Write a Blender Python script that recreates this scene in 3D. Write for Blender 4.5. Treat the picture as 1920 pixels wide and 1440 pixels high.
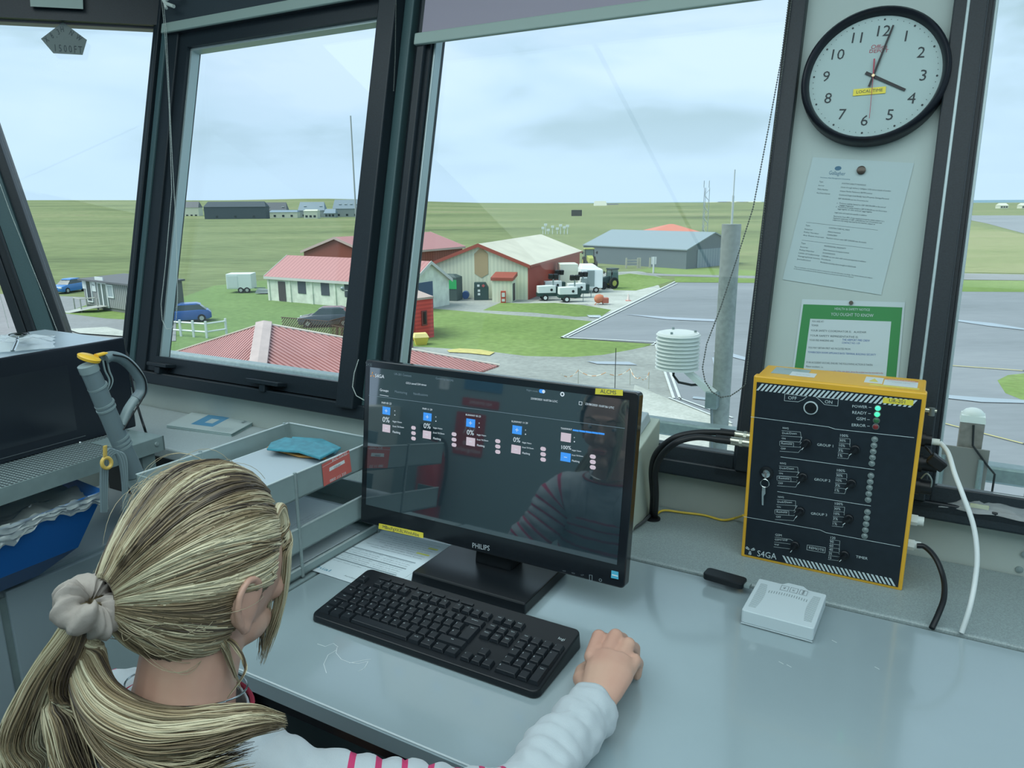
import bpy, bmesh, math, random
from math import sin, cos, tan, pi, radians, hypot, atan2, sqrt
from mathutils import Matrix, Vector, noise
for _o in list(bpy.data.objects): bpy.data.objects.remove(_o)
SC = bpy.context.scene
COL = SC.collection
random.seed(7)

# ------------------------------------------------------------------ camera
FPX, CZ = 1400.0, 1.44
PITCH, ROLL, AZ = math.atan(340/1400.0), radians(.4), radians(29.5)
cd = bpy.data.cameras.new('camera'); cam = bpy.data.objects.new('camera', cd); COL.objects.link(cam)
cd.sensor_width = 36; cd.lens = FPX/1920*36; cd.clip_start = .02; cd.clip_end = 20000
cam.matrix_world = Matrix.Translation((0, 0, CZ)) @ Matrix.Rotation(pi/2-PITCH, 4, 'X') @ Matrix.Rotation(-ROLL, 4, 'Z')
SC.camera = cam
SC.view_settings.view_transform = 'Standard'; SC.view_settings.look = 'None'
SC.view_settings.gamma = 1; SC.view_settings.use_curve_mapping = False
SC.view_settings.exposure = 0.28

# ------------------------------------------------------------------ world: overcast sky
W_ = bpy.data.worlds.new('overcast_sky'); SC.world = W_; W_.use_nodes = True
nt = W_.node_tree; nt.nodes.clear(); L_ = nt.links.new
out = nt.nodes.new('ShaderNodeOutputWorld'); bg = nt.nodes.new('ShaderNodeBackground')
tc = nt.nodes.new('ShaderNodeTexCoord'); mp = nt.nodes.new('ShaderNodeMapping')
mp.inputs['Scale'].default_value = (1.0, 1.0, 3.4); mp.inputs['Location'].default_value = (.35, 1.3, .42)
n1 = nt.nodes.new('ShaderNodeTexNoise'); n1.inputs['Scale'].default_value = 2.1; n1.inputs['Detail'].default_value = 9
n1.inputs['Roughness'].default_value = .52; n1.inputs['Distortion'].default_value = .25
cr = nt.nodes.new('ShaderNodeValToRGB'); e_ = cr.color_ramp.elements
e_[0].position = .41; e_[0].color = (.32, .46, .53, 1); e_[1].position = .60; e_[1].color = (.60, .745, .93, 1)
x_ = cr.color_ramp.elements.new(.50); x_.color = (.50, .665, .83, 1)
sx = nt.nodes.new('ShaderNodeSeparateXYZ'); hr = nt.nodes.new('ShaderNodeMapRange')
hr.inputs['From Min'].default_value = 0.0; hr.inputs['From Max'].default_value = .16
mx = nt.nodes.new('ShaderNodeMix'); mx.data_type = 'RGBA'; mx.inputs[6].default_value = (.51, .68, .86, 1)
L_(tc.outputs['Generated'], mp.inputs['Vector']); L_(mp.outputs[0], n1.inputs['Vector']); L_(n1.outputs['Fac'], cr.inputs['Fac'])
L_(tc.outputs['Generated'], sx.inputs[0]); L_(sx.outputs['Z'], hr.inputs['Value']); L_(hr.outputs[0], mx.inputs[0])
L_(cr.outputs['Color'], mx.inputs[7]); L_(mx.outputs[2], bg.inputs['Color']); bg.inputs['Strength'].default_value = 1.0
L_(bg.outputs[0], out.inputs[0])

# soft overcast sun
sd = bpy.data.lights.new('sun', 'SUN'); sd.energy = 3.0; sd.angle = radians(40); sd.color = (1, .97, .9)
sun = bpy.data.objects.new('sun', sd); COL.objects.link(sun); sun.rotation_euler = (radians(34), radians(0), radians(-80))
# fill light panels added under the ceiling to brighten the cab
FILL_PANELS = [(u, v, 2.62) for v in (-.86, .46) for u in (-2.0, -.67, .67, 2.0)]

# ------------------------------------------------------------------ helpers: frames and pixels
EU = Vector((cos(AZ), -sin(AZ), 0)); EV = Vector((sin(AZ), cos(AZ), 0))
RL = Matrix.Rotation(-AZ, 4, 'Z')
def W(u, v, z): return EU*u + EV*v + Vector((0, 0, z))
def ray(x, y):
    a, b = x-960.0, 720.0-y
    a2, b2 = a*cos(ROLL)+b*sin(ROLL), -a*sin(ROLL)+b*cos(ROLL)
    return Vector((a2, FPX*cos(PITCH)+b2*sin(PITCH), b2*cos(PITCH)-FPX*sin(PITCH)))
GZ = -8.06
def G(x, y, z=GZ):
    r = ray(x, y); s = (z-CZ)/r.z; return Vector((r.x*s, r.y*s, z))
def zat(p, x, y):
    r = ray(x, y); return CZ + r.z/r.y*p[1]

# ------------------------------------------------------------------ materials
MATS = {}
def mat(name, col, rough=.6, metal=0, spec=.5, noise_amt=0, noise_scale=30, bump=0, emit=None, coat=0, col2=None, stretch=None, coords='Object', alpha=1, trans=0, sheen=0):
    if name in MATS: return MATS[name]
    m = bpy.data.materials.new(name); m.use_nodes = True; t = m.node_tree; b = t.nodes['Principled BSDF']
    b.inputs['Base Color'].default_value = (*col, 1); b.inputs['Roughness'].default_value = rough
    b.inputs['Metallic'].default_value = metal; b.inputs['Specular IOR Level'].default_value = spec
    b.inputs['Coat Weight'].default_value = coat; b.inputs['Coat Roughness'].default_value = .05
    if sheen: b.inputs['Sheen Weight'].default_value = sheen
    if emit: b.inputs['Emission Color'].default_value = (*emit[0], 1); b.inputs['Emission Strength'].default_value = emit[1]
    if noise_amt or bump:
        tc = t.nodes.new('ShaderNodeTexCoord'); mp = t.nodes.new('ShaderNodeMapping'); ns = t.nodes.new('ShaderNodeTexNoise')
        if stretch: mp.inputs['Scale'].default_value = stretch
        ns.inputs['Scale'].default_value = noise_scale; ns.inputs['Detail'].default_value = 5
        t.links.new(tc.outputs[coords], mp.inputs[0]); t.links.new(mp.outputs[0], ns.inputs['Vector'])
        if noise_amt:
            c2 = col2 if col2 else tuple(c*(1-noise_amt) for c in col)
            cr = t.nodes.new('ShaderNodeValToRGB'); cr.color_ramp.elements[0].position = .35; cr.color_ramp.elements[1].position = .65
            cr.color_ramp.elements[0].color = (*c2, 1); cr.color_ramp.elements[1].color = (*col, 1)
            t.links.new(ns.outputs['Fac'], cr.inputs['Fac']); t.links.new(cr.outputs['Color'], b.inputs['Base Color'])
        if bump:
            bp = t.nodes.new('ShaderNodeBump'); bp.inputs['Strength'].default_value = bump; bp.inputs['Distance'].default_value = .01
            t.links.new(ns.outputs['Fac'], bp.inputs['Height']); t.links.new(bp.outputs[0], b.inputs['Normal'])
    MATS[name] = m; return m
def stripe_mat(name, c1, c2, axis, period, duty=.5, rough=.6, bump=.0, coords='Object', rot=0):
    """hard stripes along one axis: corrugated sheet, boards"""
    if name in MATS: return MATS[name]
    m = bpy.data.materials.new(name); m.use_nodes = True; t = m.node_tree; b = t.nodes['Principled BSDF']
    b.inputs['Roughness'].default_value = rough
    tc = t.nodes.new('ShaderNodeTexCoord'); mp = t.nodes.new('ShaderNodeMapping'); mp.inputs['Rotation'].default_value = (0, 0, rot)
    sx = t.nodes.new('ShaderNodeSeparateXYZ')
    mu = t.nodes.new('ShaderNodeMath'); mu.operation = 'MULTIPLY'; mu.inputs[1].default_value = 1/period
    fr = t.nodes.new('ShaderNodeMath'); fr.operation = 'FRACT'; gt = t.nodes.new('ShaderNodeMath'); gt.operation = 'GREATER_THAN'; gt.inputs[1].default_value = duty
    mi = t.nodes.new('ShaderNodeMix'); mi.data_type = 'RGBA'; mi.inputs[6].default_value = (*c1, 1); mi.inputs[7].default_value = (*c2, 1)
    t.links.new(tc.outputs[coords], mp.inputs[0]); t.links.new(mp.outputs[0], sx.inputs[0]); t.links.new(sx.outputs[axis], mu.inputs[0])
    t.links.new(mu.outputs[0], fr.inputs[0]); t.links.new(fr.outputs[0], gt.inputs[0]); t.links.new(gt.outputs[0], mi.inputs[0]); t.links.new(mi.outputs[2], b.inputs['Base Color'])
    if bump:
        bp = t.nodes.new('ShaderNodeBump'); bp.inputs['Strength'].default_value = bump; bp.inputs['Distance'].default_value = .02
        t.links.new(gt.outputs[0], bp.inputs['Height']); t.links.new(bp.outputs[0], b.inputs['Normal'])
    MATS[name] = m; return m
def glass_mat(name='window_glass', tint=(.97, 1, .99), refl=1.0, ior=.015):
    if name in MATS: return MATS[name]
    m = bpy.data.materials.new(name); m.use_nodes = True; t = m.node_tree; t.nodes.clear()
    o = t.nodes.new('ShaderNodeOutputMaterial'); tr = t.nodes.new('ShaderNodeBsdfTransparent'); gl = t.nodes.new('ShaderNodeBsdfGlossy')
    lw = t.nodes.new('ShaderNodeLayerWeight'); lw.inputs[0].default_value = .5; pw = t.nodes.new('ShaderNodeMath'); pw.operation = 'POWER'; pw.inputs[1].default_value = 4.5; fr = t.nodes.new('ShaderNodeMath'); fr.operation = 'MULTIPLY_ADD'; fr.inputs[1].default_value = .75; fr.inputs[2].default_value = ior; mi = t.nodes.new('ShaderNodeMixShader'); mu = t.nodes.new('ShaderNodeMath'); mu.operation = 'MULTIPLY'; mu.inputs[1].default_value = refl
    tr.inputs[0].default_value = (*tint, 1); gl.inputs['Roughness'].default_value = .0; t.links.new(lw.outputs['Facing'], pw.inputs[0]); t.links.new(pw.outputs[0], fr.inputs[0])
    t.links.new(fr.outputs[0], mu.inputs[0]); t.links.new(mu.outputs[0], mi.inputs[0]); t.links.new(tr.outputs[0], mi.inputs[1]); t.links.new(gl.outputs[0], mi.inputs[2]); t.links.new(mi.outputs[0], o.inputs[0])
    MATS[name] = m; return m
def plastic_film(name, op=.35, col=(.85, .9, .92)):
    if name in MATS: return MATS[name]
    m = bpy.data.materials.new(name); m.use_nodes = True; t = m.node_tree; b = t.nodes['Principled BSDF']; o = t.nodes['Material Output']
    b.inputs['Base Color'].default_value = (*col, 1); b.inputs['Roughness'].default_value = .12; b.inputs['Specular IOR Level'].default_value = .9
    tr = t.nodes.new('ShaderNodeBsdfTransparent'); mi = t.nodes.new('ShaderNodeMixShader'); mi.inputs[0].default_value = op
    t.links.new(tr.outputs[0], mi.inputs[1]); t.links.new(b.outputs[0], mi.inputs[2]); t.links.new(mi.outputs[0], o.inputs[0])
    MATS[name] = m; return m

# ------------------------------------------------------------------ mesh builder
def Tm(loc=(0, 0, 0), rx=0, ry=0, rz=0, s=1):
    M = Matrix.Translation(loc) @ Matrix.Rotation(rz, 4, 'Z') @ Matrix.Rotation(ry, 4, 'Y') @ Matrix.Rotation(rx, 4, 'X')
    if s != 1: M = M @ (Matrix.Diagonal((*s, 1)) if hasattr(s, '__len__') else Matrix.Scale(s, 4))
    return M
TXT = {}
def text_geo(s):
    if s in TXT: return TXT[s]
    c = bpy.data.curves.new('t', 'FONT'); c.body = s; c.align_x = 'CENTER'; c.align_y = 'CENTER'; c.resolution_u = 2
    o = bpy.data.objects.new('t', c); COL.objects.link(o); bpy.context.view_layer.update()
    me = bpy.data.meshes.new_from_object(o.evaluated_get(bpy.context.evaluated_depsgraph_get()))
    g = ([v.co.copy() for v in me.vertices], [tuple(p.vertices) for p in me.polygons])
    bpy.data.objects.remove(o); bpy.data.curves.remove(c); bpy.data.meshes.remove(me)
    TXT[s] = g; return g
class MB:
    def __init__(s): s.v = []; s.f = []; s.m = []
    def add(s, vs, fs, mi=0, M=None):
        k = len(s.v)
        s.v += [tuple(M @ Vector(p)) if M is not None else tuple(p) for p in vs]
        s.f += [tuple(i+k for i in f) for f in fs]; s.m += [mi]*len(fs); return s
    def box(s, x0, x1, y0, y1, z0, z1, mi=0, M=None):
        return s.add([(x0, y0, z0), (x1, y0, z0), (x1, y1, z0), (x0, y1, z0), (x0, y0, z1), (x1, y0, z1), (x1, y1, z1), (x0, y1, z1)],
                     [(0, 3, 2, 1), (4, 5, 6, 7), (0, 1, 5, 4), (1, 2, 6, 5), (2, 3, 7, 6), (3, 0, 4, 7)], mi, M)
    def hexa(s, b, t, mi=0, M=None):
        n = len(b); fs = [tuple(range(n))[::-1], tuple(range(n, 2*n))]+[(i, (i+1) % n, n+(i+1) % n, n+i) for i in range(n)]
        return s.add(list(b)+list(t), fs, mi, M)
    def prism(s, poly, z0, z1, mi=0, M=None):
        return s.hexa([(x, y, z0) for x, y in poly], [(x, y, z1) for x, y in poly], mi, M)
    def poly(s, pts, mi=0, M=None): return s.add(pts, [tuple(range(len(pts)))], mi, M)
    def frame(s, x0, x1, y0, y1, z0, z1, w, mi=0, M=None):
        """picture frame in x/z, thickness along y"""
        s.box(x0, x0+w, y0, y1, z0, z1, mi, M); s.box(x1-w, x1, y0, y1, z0, z1, mi, M)
        s.box(x0+w, x1-w, y0, y1, z0, z0+w, mi, M); s.box(x0+w, x1-w, y0, y1, z1-w, z1, mi, M); return s
    def lathe(s, prof, seg=24, mi=0, M=None, cap=True):
        vs = []; fs = []
        for r, z in prof:
            for i in range(seg): a = 2*pi*i/seg; vs.append((r*cos(a), r*sin(a), z))
        for j in range(len(prof)-1):
            for i in range(seg): fs.append((j*seg+i, j*seg+(i+1) % seg, (j+1)*seg+(i+1) % seg, (j+1)*seg+i))
        if cap: fs.append(tuple(range(seg))[::-1]); fs.append(tuple((len(prof)-1)*seg+i for i in range(seg)))
        return s.add(vs, fs, mi, M)
    def cyl(s, p0, p1, r, seg=12, mi=0, r1=None, M=None):
        return s.tube([p0, p1], [r, r if r1 is None else r1], seg, mi, M)
    def tube(s, pts, r, seg=8, mi=0, M=None, flat=1, up=None):
        pts = [Vector(p) for p in pts]; n = len(pts)
        if not hasattr(r, '__len__'): r = [r]*n
        vs = []; fs = []; prev = None
        for i, p in enumerate(pts):
            d = (pts[min(i+1, n-1)]-pts[max(i-1, 0)])
            d = d.normalized() if d.length > 1e-9 else Vector((0, 0, 1))
            if prev is None:
                a = Vector(up) if up else (Vector((0, 0, 1)) if abs(d.z) < .9 else Vector((1, 0, 0)))
                prev = (a-d*a.dot(d)).normalized()
            else:
                q = prev-d*prev.dot(d); prev = q.normalized() if q.length > 1e-9 else prev
            b = d.cross(prev)
            for k in range(seg):
                t = 2*pi*k/seg; vs.append(p+prev*(cos(t)*r[i]*flat)+b*(sin(t)*r[i]))
        for i in range(n-1):
            for k in range(seg): fs.append((i*seg+k, i*seg+(k+1) % seg, (i+1)*seg+(k+1) % seg, (i+1)*seg+k))
        fs.append(tuple(range(seg))[::-1]); fs.append(tuple((n-1)*seg+k for k in range(seg)))
        return s.add(vs, fs, mi, M)
    def ball(s, c, r, seg=16, rings=10, mi=0, M=None):
        rr = r if hasattr(r, '__len__') else (r, r, r); vs = []; fs = []
        for j in range(rings+1):
            ph = pi*j/rings
            for i in range(seg):
                a = 2*pi*i/seg; vs.append((c[0]+rr[0]*sin(ph)*cos(a), c[1]+rr[1]*sin(ph)*sin(a), c[2]-rr[2]*cos(ph)))
        for j in range(rings):
            for i in range(seg): fs.append((j*seg+i, j*seg+(i+1) % seg, (j+1)*seg+(i+1) % seg, (j+1)*seg+i))
        return s.add(vs, fs, mi, M)
    def grid(s, fn, nx, ny, mi=0, M=None):
        vs = [fn(i/nx, j/ny) for j in range(ny+1) for i in range(nx+1)]
        fs = [(j*(nx+1)+i, j*(nx+1)+i+1, (j+1)*(nx+1)+i+1, (j+1)*(nx+1)+i) for j in range(ny) for i in range(nx)]
        return s.add(vs, fs, mi, M)
    def text(s, body, size, M, mi=0, sx=1.0):
        g = text_geo(body); return s.add(g[0], g[1], mi, M @ Matrix.Diagonal((size*sx, size, size, 1)))
    def build(s, name, mats, parent=None, loc=None, rot=None, smooth=False, bevel=0, seg=2, ang=40, kind=None, label=None, cat=None, group=None, sub=0, solid=0):
        me = bpy.data.meshes.new(name); me.from_pydata(s.v, [], s.f); me.update()
        if not isinstance(mats, (list, tuple)): mats = [mats]
        for m in mats: me.materials.append(m)
        if len(mats) > 1: me.polygons.foreach_set('material_index', s.m)
        b = bmesh.new(); b.from_mesh(me); bmesh.ops.remove_doubles(b, verts=b.verts, dist=1e-7); bmesh.ops.recalc_face_normals(b, faces=b.faces) if not s.__dict__.get('keepn') else None
        b.to_mesh(me); b.free()
        if smooth: me.shade_smooth(); me.set_sharp_from_angle(angle=radians(ang))
        o = bpy.data.objects.new(name, me); COL.objects.link(o)
        if parent is not None: o.parent = parent
        if loc is not None: o.location = loc
        if rot is not None: o.rotation_euler = rot
        if solid: md = o.modifiers.new('s', 'SOLIDIFY'); md.thickness = solid; md.offset = 0
        if bevel: md = o.modifiers.new('b', 'BEVEL'); md.width = bevel; md.segments = seg; md.limit_method = 'ANGLE'; md.angle_limit = radians(35)
        if sub: md = o.modifiers.new('u', 'SUBSURF'); md.levels = sub; md.render_levels = sub
        return tag(o, label, cat, group, kind)
def tag(o, label=None, cat=None, group=None, kind=None):
    if label: o['label'] = label
    if cat: o['category'] = cat
    if group: o['group'] = group
    if kind: o['kind'] = kind
    return o
def empty(name, loc, rz=0, label=None, cat=None, group=None, kind=None):
    o = bpy.data.objects.new(name, None); COL.objects.link(o); o.location = loc; o.rotation_euler = (0, 0, rz); o.empty_display_size = .1
    return tag(o, label, cat, group, kind)
def room(name, u, v, z, rz=0, **k):      # a thing inside the cab, axes along the front wall
    return empty(name, W(u, v, z), -AZ+rz, **k)
def kids(o): return [c for c in bpy.data.objects if c.parent == o]
def copy_tree(o, parent=None):
    ch = kids(o); c = o.copy(); COL.objects.link(c); c.parent = parent
    if 'label' in c and parent is None: del c['label']
    for k in ch: copy_tree(k, c)
    return c
def local(m, u, v, z, rz=0):     # matrix of a room() frame
    return Matrix.Translation(W(u, v, z)) @ Matrix.Rotation(-AZ+rz, 4, 'Z')

# ================================================================== MATERIALS
frame_m = mat('slate_frame_paint', (.012, .021, .028), .42, spec=.35, noise_amt=.25, noise_scale=300, bump=.04)
teal_m = mat('teal_frame_paint', (.050, .10, .108), .4, spec=.35, noise_amt=.1, noise_scale=300, bump=.05)
alu_m = mat('aluminium_bead', (.36, .45, .46), .35, metal=.4)
wallw_m = mat('white_wall_paint', (.46, .53, .50), .55, noise_amt=.12, noise_scale=5, bump=.02)
panel_m = mat('panel_paint', (.37, .46, .44), .5, noise_amt=.06, noise_scale=4)
counter_m = mat('grey_laminate', (.26, .33, .335), .42, noise_amt=.28, noise_scale=420, bump=.02)
counterl_m = mat('pale_laminate', (.42, .50, .51), .42, noise_amt=.12, noise_scale=300)
desk_m = mat('white_gloss_desk', (.275, .355, .38), .16, spec=.85, noise_amt=.1, noise_scale=2.5, coat=.35)
black_m = mat('black_plastic', (.007, .010, .013), .38, spec=.35)
blackr_m = mat('black_rubber', (.007, .009, .011), .5, spec=.4)
white_m = mat('white_plastic', (.56, .64, .66), .4)
paper_m = mat('paper', (.58, .68, .72), .7)
ink_m = mat('ink', (.05, .07, .08), .7)
yellow_m = mat('yellow_label', (.72, .62, .06), .5)
steel_m = mat('galvanised_steel', (.30, .38, .38), .4, metal=.35, noise_amt=.15, noise_scale=60)
GL = glass_mat()
GE = 'structure'

# ================================================================== THE CAB
TT = tan(radians(14)); CT = cos(radians(14)); ST = sin(radians(14))
V0, Z0 = 1.61, .83
def FV(z): return V0+(z-Z0)*TT
MF = local(None, 0, V0, Z0) @ Matrix.Rotation(-radians(14), 4, 'X')   # x=u, y=outward normal, z=up the slope
def fz(z): return (z-Z0)/CT           # height -> distance up the slope
ZC = 2.62
# floor, ceiling, walls
def struct(name, mb, m, **k): return mb.build(name, m, kind=GE, **k)
RM = local(None, 0, 0, 0)
struct('floor', MB().box(-3.1, 3.0, -1.65, 1.7, -.1, 0, M=RM), mat('floor_carpet', (.06, .075, .085), .9, noise_amt=.3, noise_scale=200))
struct('ceiling', MB().box(-3.6, 3.6, -1.7, 2.1, ZC, ZC+.12, M=RM), mat('ceiling_paint', (.55, .6, .6), .8))
struct('wall_front', MB().box(-2.62, 3.0, V0, V0+.1, -.05, Z0, M=RM), wallw_m)
struct('wall_side', MB().box(-3.0, -2.9, -1.6, 1.30, -.05, Z0, M=RM), wallw_m)
struct('wall_corner', MB().prism([(-2.60, V0+.02), (-2.60, V0+.12), (-3.02, 1.36), (-2.92, 1.28), (-2.85, 1.30)], -.05, Z0+.02, M=RM), wallw_m)
struct('wall_right', MB().box(2.9, 3.0, -1.6, V0, -.05, Z0, M=RM), wallw_m)
struct('wall_back', MB().box(-3.1, 3.0, -1.65, -1.55, -.05, ZC, M=RM), mat('back_wall_paint', (.22, .31, .32), .6))

# front windows ------------------------------------------------------
def fbar(mb, u0, u1, z0, z1, out, inn, mi=0): mb.box(u0, u1, -inn, out, fz(z0), fz(z1), mi, MF)
def front_window(name, u0, u1, z0, z1, sash):
    mb = MB()
    fbar(mb, u0-sash, u0, z0-sash, z1+sash, .02, .035); fbar(mb, u1, u1+sash, z0-sash, z1+sash, .02, .035)
    fbar(mb, u0, u1, z0-sash, z0, .02, .035); fbar(mb, u0, u1, z1, z1+sash, .02, .035)
    for a, b, c, d in ((u0, u0+.008, z0, z1), (u1-.006, u1, z0, z1), (u0, u1, z1-.008, z1)): fbar(mb, a, b, c, d, .01, .022, 1)
    o = mb.build(name, [frame_m, alu_m], kind=GE, bevel=.003)
    g = MB(); fbar(g, u0-.01, u1+.01, z0-.01, z1+.01, .008, 0); g.build('glass_pane', GL, o)
    return o
ZT = 2.62
w1 = front_window('window_1', -2.318, -1.448, .925, 1.957, .05)
w2 = front_window('window_2', -1.288, -.340, .892, 2.25, .035)
w3 = front_window('window_3', .040, 1.35, .892, 2.25, .035)
mb = MB(); fbar(mb, -2.62, -.36, .828, .892, .06, .0); fbar(mb, -2.62, -1.36, .832, .872, .06, .062); fbar(mb, -1.36, 3.0, .828, .862, .06, .048); fbar(mb, -.38, 3, .84, .862, .06, .048)
struct('trim_1', mb, frame_m, bevel=.004)     # sill rail under the front windows
mb = MB(); fbar(mb, -2.45, -1.44, 2.005, 2.62, .06, .05); fbar(mb, -1.44, 3, 2.28, 2.62, .06, .05)
struct('trim_2', mb, frame_m, bevel=.004)     # head of the front windows
# posts of the front wall: dark face, teal groove, dark face
mb = MB()
fbar(mb, -1.400, -1.318, .86, 2.62, .06, .02); fbar(mb, -1.448, -1.385, .86, 2.62, .06, .085); fbar(mb, -1.325, -1.30, .86, 2.62, .05, .050)
fbar(mb, -1.385, -1.352, .86, 2.62, .0, .048, 1)
mb.build('trim_3', [frame_m, teal_m], kind=GE, bevel=.004)
mb = MB()
fbar(mb, -.334, -.302, .86, 2.62, .06, .055); fbar(mb, -.028, .030, .86, 2.62, .06, .055); fbar(mb, -.006, .0, .86, 2.62, 0, .058, 1)
mb.build('trim_4', [frame_m, alu_m], kind=GE, bevel=.003)
mb = MB(); fbar(mb, -.305, -.025, .80, 2.62, .03, .03); struct('trim_5', mb, panel_m)
mb = MB(); fbar(mb, 1.38, 1.55, .86, 2.62, .06, .06); struct('trim_6', mb, frame_m)
# corner post between the front wall and the canted window
NL = Vector((-sin(radians(45)), cos(radians(45)), 0))          # outward, in (u, v)
def LP(t, z, off=0):      # t 0..1 from the right edge to the left edge of the canted window at height z, off = inward
    a = Vector((-2.548, 1.643, .958)).lerp(Vector((-2.519, 1.916, 2.057)), (z-.958)/1.099)
    b = Vector((-2.686, 1.518, 1.02)).lerp(Vector((-2.862, 1.49, 1.684)), (z-1.02)/.664)
    p = a.lerp(b, t) - NL*off
    return W(p.x, p.y, z)
def lbar(mb, a, b, z0, z1, o0, o1, mi=0, flare=0):
    """bar between fixed distances (metres, a/b measured from the right(+)/left(-) glass edge)"""
    def pt(s, z, off):
        side, d = s
        A, B = LP(0, z, off), LP(1, z, off); ax = (B-A).normalized()
        return A-ax*d if side == 'R' else B+ax*d
    q = [pt(a, z0, o0), pt(b, z0, o0), pt(b, z0, o1), pt(a, z0, o1)]; r = [pt(a, z1, o0), pt(b, z1, o0), pt(b, z1, o1), pt(a, z1, o1)]
    mb.hexa(q, r, mi)
mb = MB()
lbar(mb, ('R', 0), ('R', .020), .80, 2.62, -.04, .03); lbar(mb, ('R', .018), ('R', .085), .80, 2.62, -.04, .045, 1)
lbar(mb, ('R', .018), ('R', .03), .80, 2.62, -.04, .055)
# front-wall half of the corner post
fbar(mb, -2.50, -2.36, .84, 2.62, .05, .045); fbar(mb, -2.462, -2.448, .84, 2.62, .05, .06); fbar(mb, -2.44, -2.415, .84, 2.62, .05, .052, 1)
mb.build('trim_7', [frame_m, teal_m], kind=GE, bevel=.003)
mb = MB()
lbar(mb, ('L', 0), ('L', .030), .80, 2.62, -.04, .035); lbar(mb, ('L', .028), ('L', .085), .80, 2.62, -.04, .05, 1); lbar(mb, ('L', .085), ('L', .125), .80, 2.62, -.04, .02)
lbar(mb, ('L', .080), ('L', .09), .80, 2.62, -.04, .055)
lbar(mb, ('L', .12), ('L', .15), .80, 2.62, -.05, .03); lbar(mb, ('L', .15), ('L', .155), .80, 2.62, -.04, .012, 2)
mb.build('trim_8', [frame_m, teal_m, alu_m], kind=GE, bevel=.003)
mb = MB(); mb.hexa([LP(0, .86), LP(1, .86), LP(1, .86, .006), LP(0, .86, .006)], [LP(0, 2.07), LP(1, 2.07), LP(1, 2.07, .006), LP(0, 2.07, .006)])
w4 = MB(); lbar(w4, ('R', 0), ('L', 0), 2.055, 2.62, -.04, .06); lbar(w4, ('R', 0), ('L', 0), 2.049, 2.056, -.04, .02, 1); lbar(w4, ('R', 0), ('L', 0), .80, .90, -.04, .03)
w4 = w4.build('window_4', [frame_m, mat('mauve_bead', (.22, .2, .22), .5)], kind=GE)
mb.build('glass_pane', GL, w4)
# side window
def SU(z): return -2.93-(z-Z0)*TT*.9
mb = MB()
for v0, v1 in ((1.14, 1.30), (.0, .06), (-.92, -.80)):
    mb.hexa([W(SU(.8)-.03, v0, .8), W(SU(.8)+.03, v0, .8), W(SU(.8)+.03, v1, .8), W(SU(.8)-.03, v1, .8)], [W(SU(2.62)-.03, v0, 2.62), W(SU(2.62)+.03, v0, 2.62), W(SU(2.62)+.03, v1, 2.62), W(SU(2.62)-.03, v1, 2.62)])
mb.hexa([W(SU(.8)-.03, -.9, .8), W(SU(.8)+.04, -.9, .8), W(SU(.8)+.04, 1.25, .8), W(SU(.8)-.03, 1.25, .8)], [W(SU(.88)-.03, -.9, .88), W(SU(.88)+.04, -.9, .88), W(SU(.88)+.04, 1.25, .88), W(SU(.88)-.03, 1.25, .88)])
mb.hexa([W(SU(2.2)-.03, -.9, 2.2), W(SU(2.2)+.04, -.9, 2.2), W(SU(2.2)+.04, 1.25, 2.2), W(SU(2.2)-.03, 1.25, 2.2)], [W(SU(2.6)-.03, -.9, 2.6), W(SU(2.6)+.04, -.9, 2.6), W(SU(2.6)+.04, 1.25, 2.6), W(SU(2.6)-.03, 1.25, 2.6)])
w5 = mb.build('window_5', frame_m, kind=GE)
MB().poly([W(SU(.86), -.85, .86), W(SU(.86), 1.2, .86), W(SU(2.25), 1.2, 2.25), W(SU(2.25), -.85, 2.25)]).build('glass_pane', GL, w5)
# right-hand side windows (out of the picture, let daylight in)
mb = MB()
for v in (-1.6, -.1, 1.5): mb.box(2.9, 3.0, v, v+.1, Z0, 2.3, M=RM)
mb.box(2.88, 3.0, -1.6, 1.6, 2.25, ZC, M=RM); w6 = mb.build('window_6', frame_m, kind=GE)
MB().box(2.94, 2.945, -1.5, 1.5, Z0, 2.25, M=RM).build('glass_pane', GL, w6)
# small hardware on window 1
def hook(u, z, w, lab):
    mb = MB(); fbar(mb, u-w/2, u+w/2, z, z+.012, 0, .075); fbar(mb, u-.012, u+.012, z-.022, z, 0, .07)
    return mb.build('window_catch', frame_m, w1, bevel=.002)
hook(-2.26, .893, .10, ''); hook(-1.76, .888, .14, '')

# added fill panels: glowing squares overhead that lift the interior light
for i, (u, v, z) in enumerate(FILL_PANELS):
    r = room('fill_panel', u, v, ZC, label='square ceiling light panel overhead in the %s row, %s' % (('rear', 'front')[i//4], ('far left', 'left of centre', 'right of centre', 'far right')[i % 4]), cat='ceiling light', group='ceiling light panels')
    MB().frame(-.663, .663, -.012, 0, -.663, .663, .012, M=Tm((0, 0, -.0), rx=-pi/2)).build('fill_frame', white_m, r)
    MB().box(-.651, .651, -.651, .651, -.010, -.002).build('fill_face', mat('fill_emitter', (.9, .9, .9), .5, emit=((.84, .97, 1.0), 1.9)), r)

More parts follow.
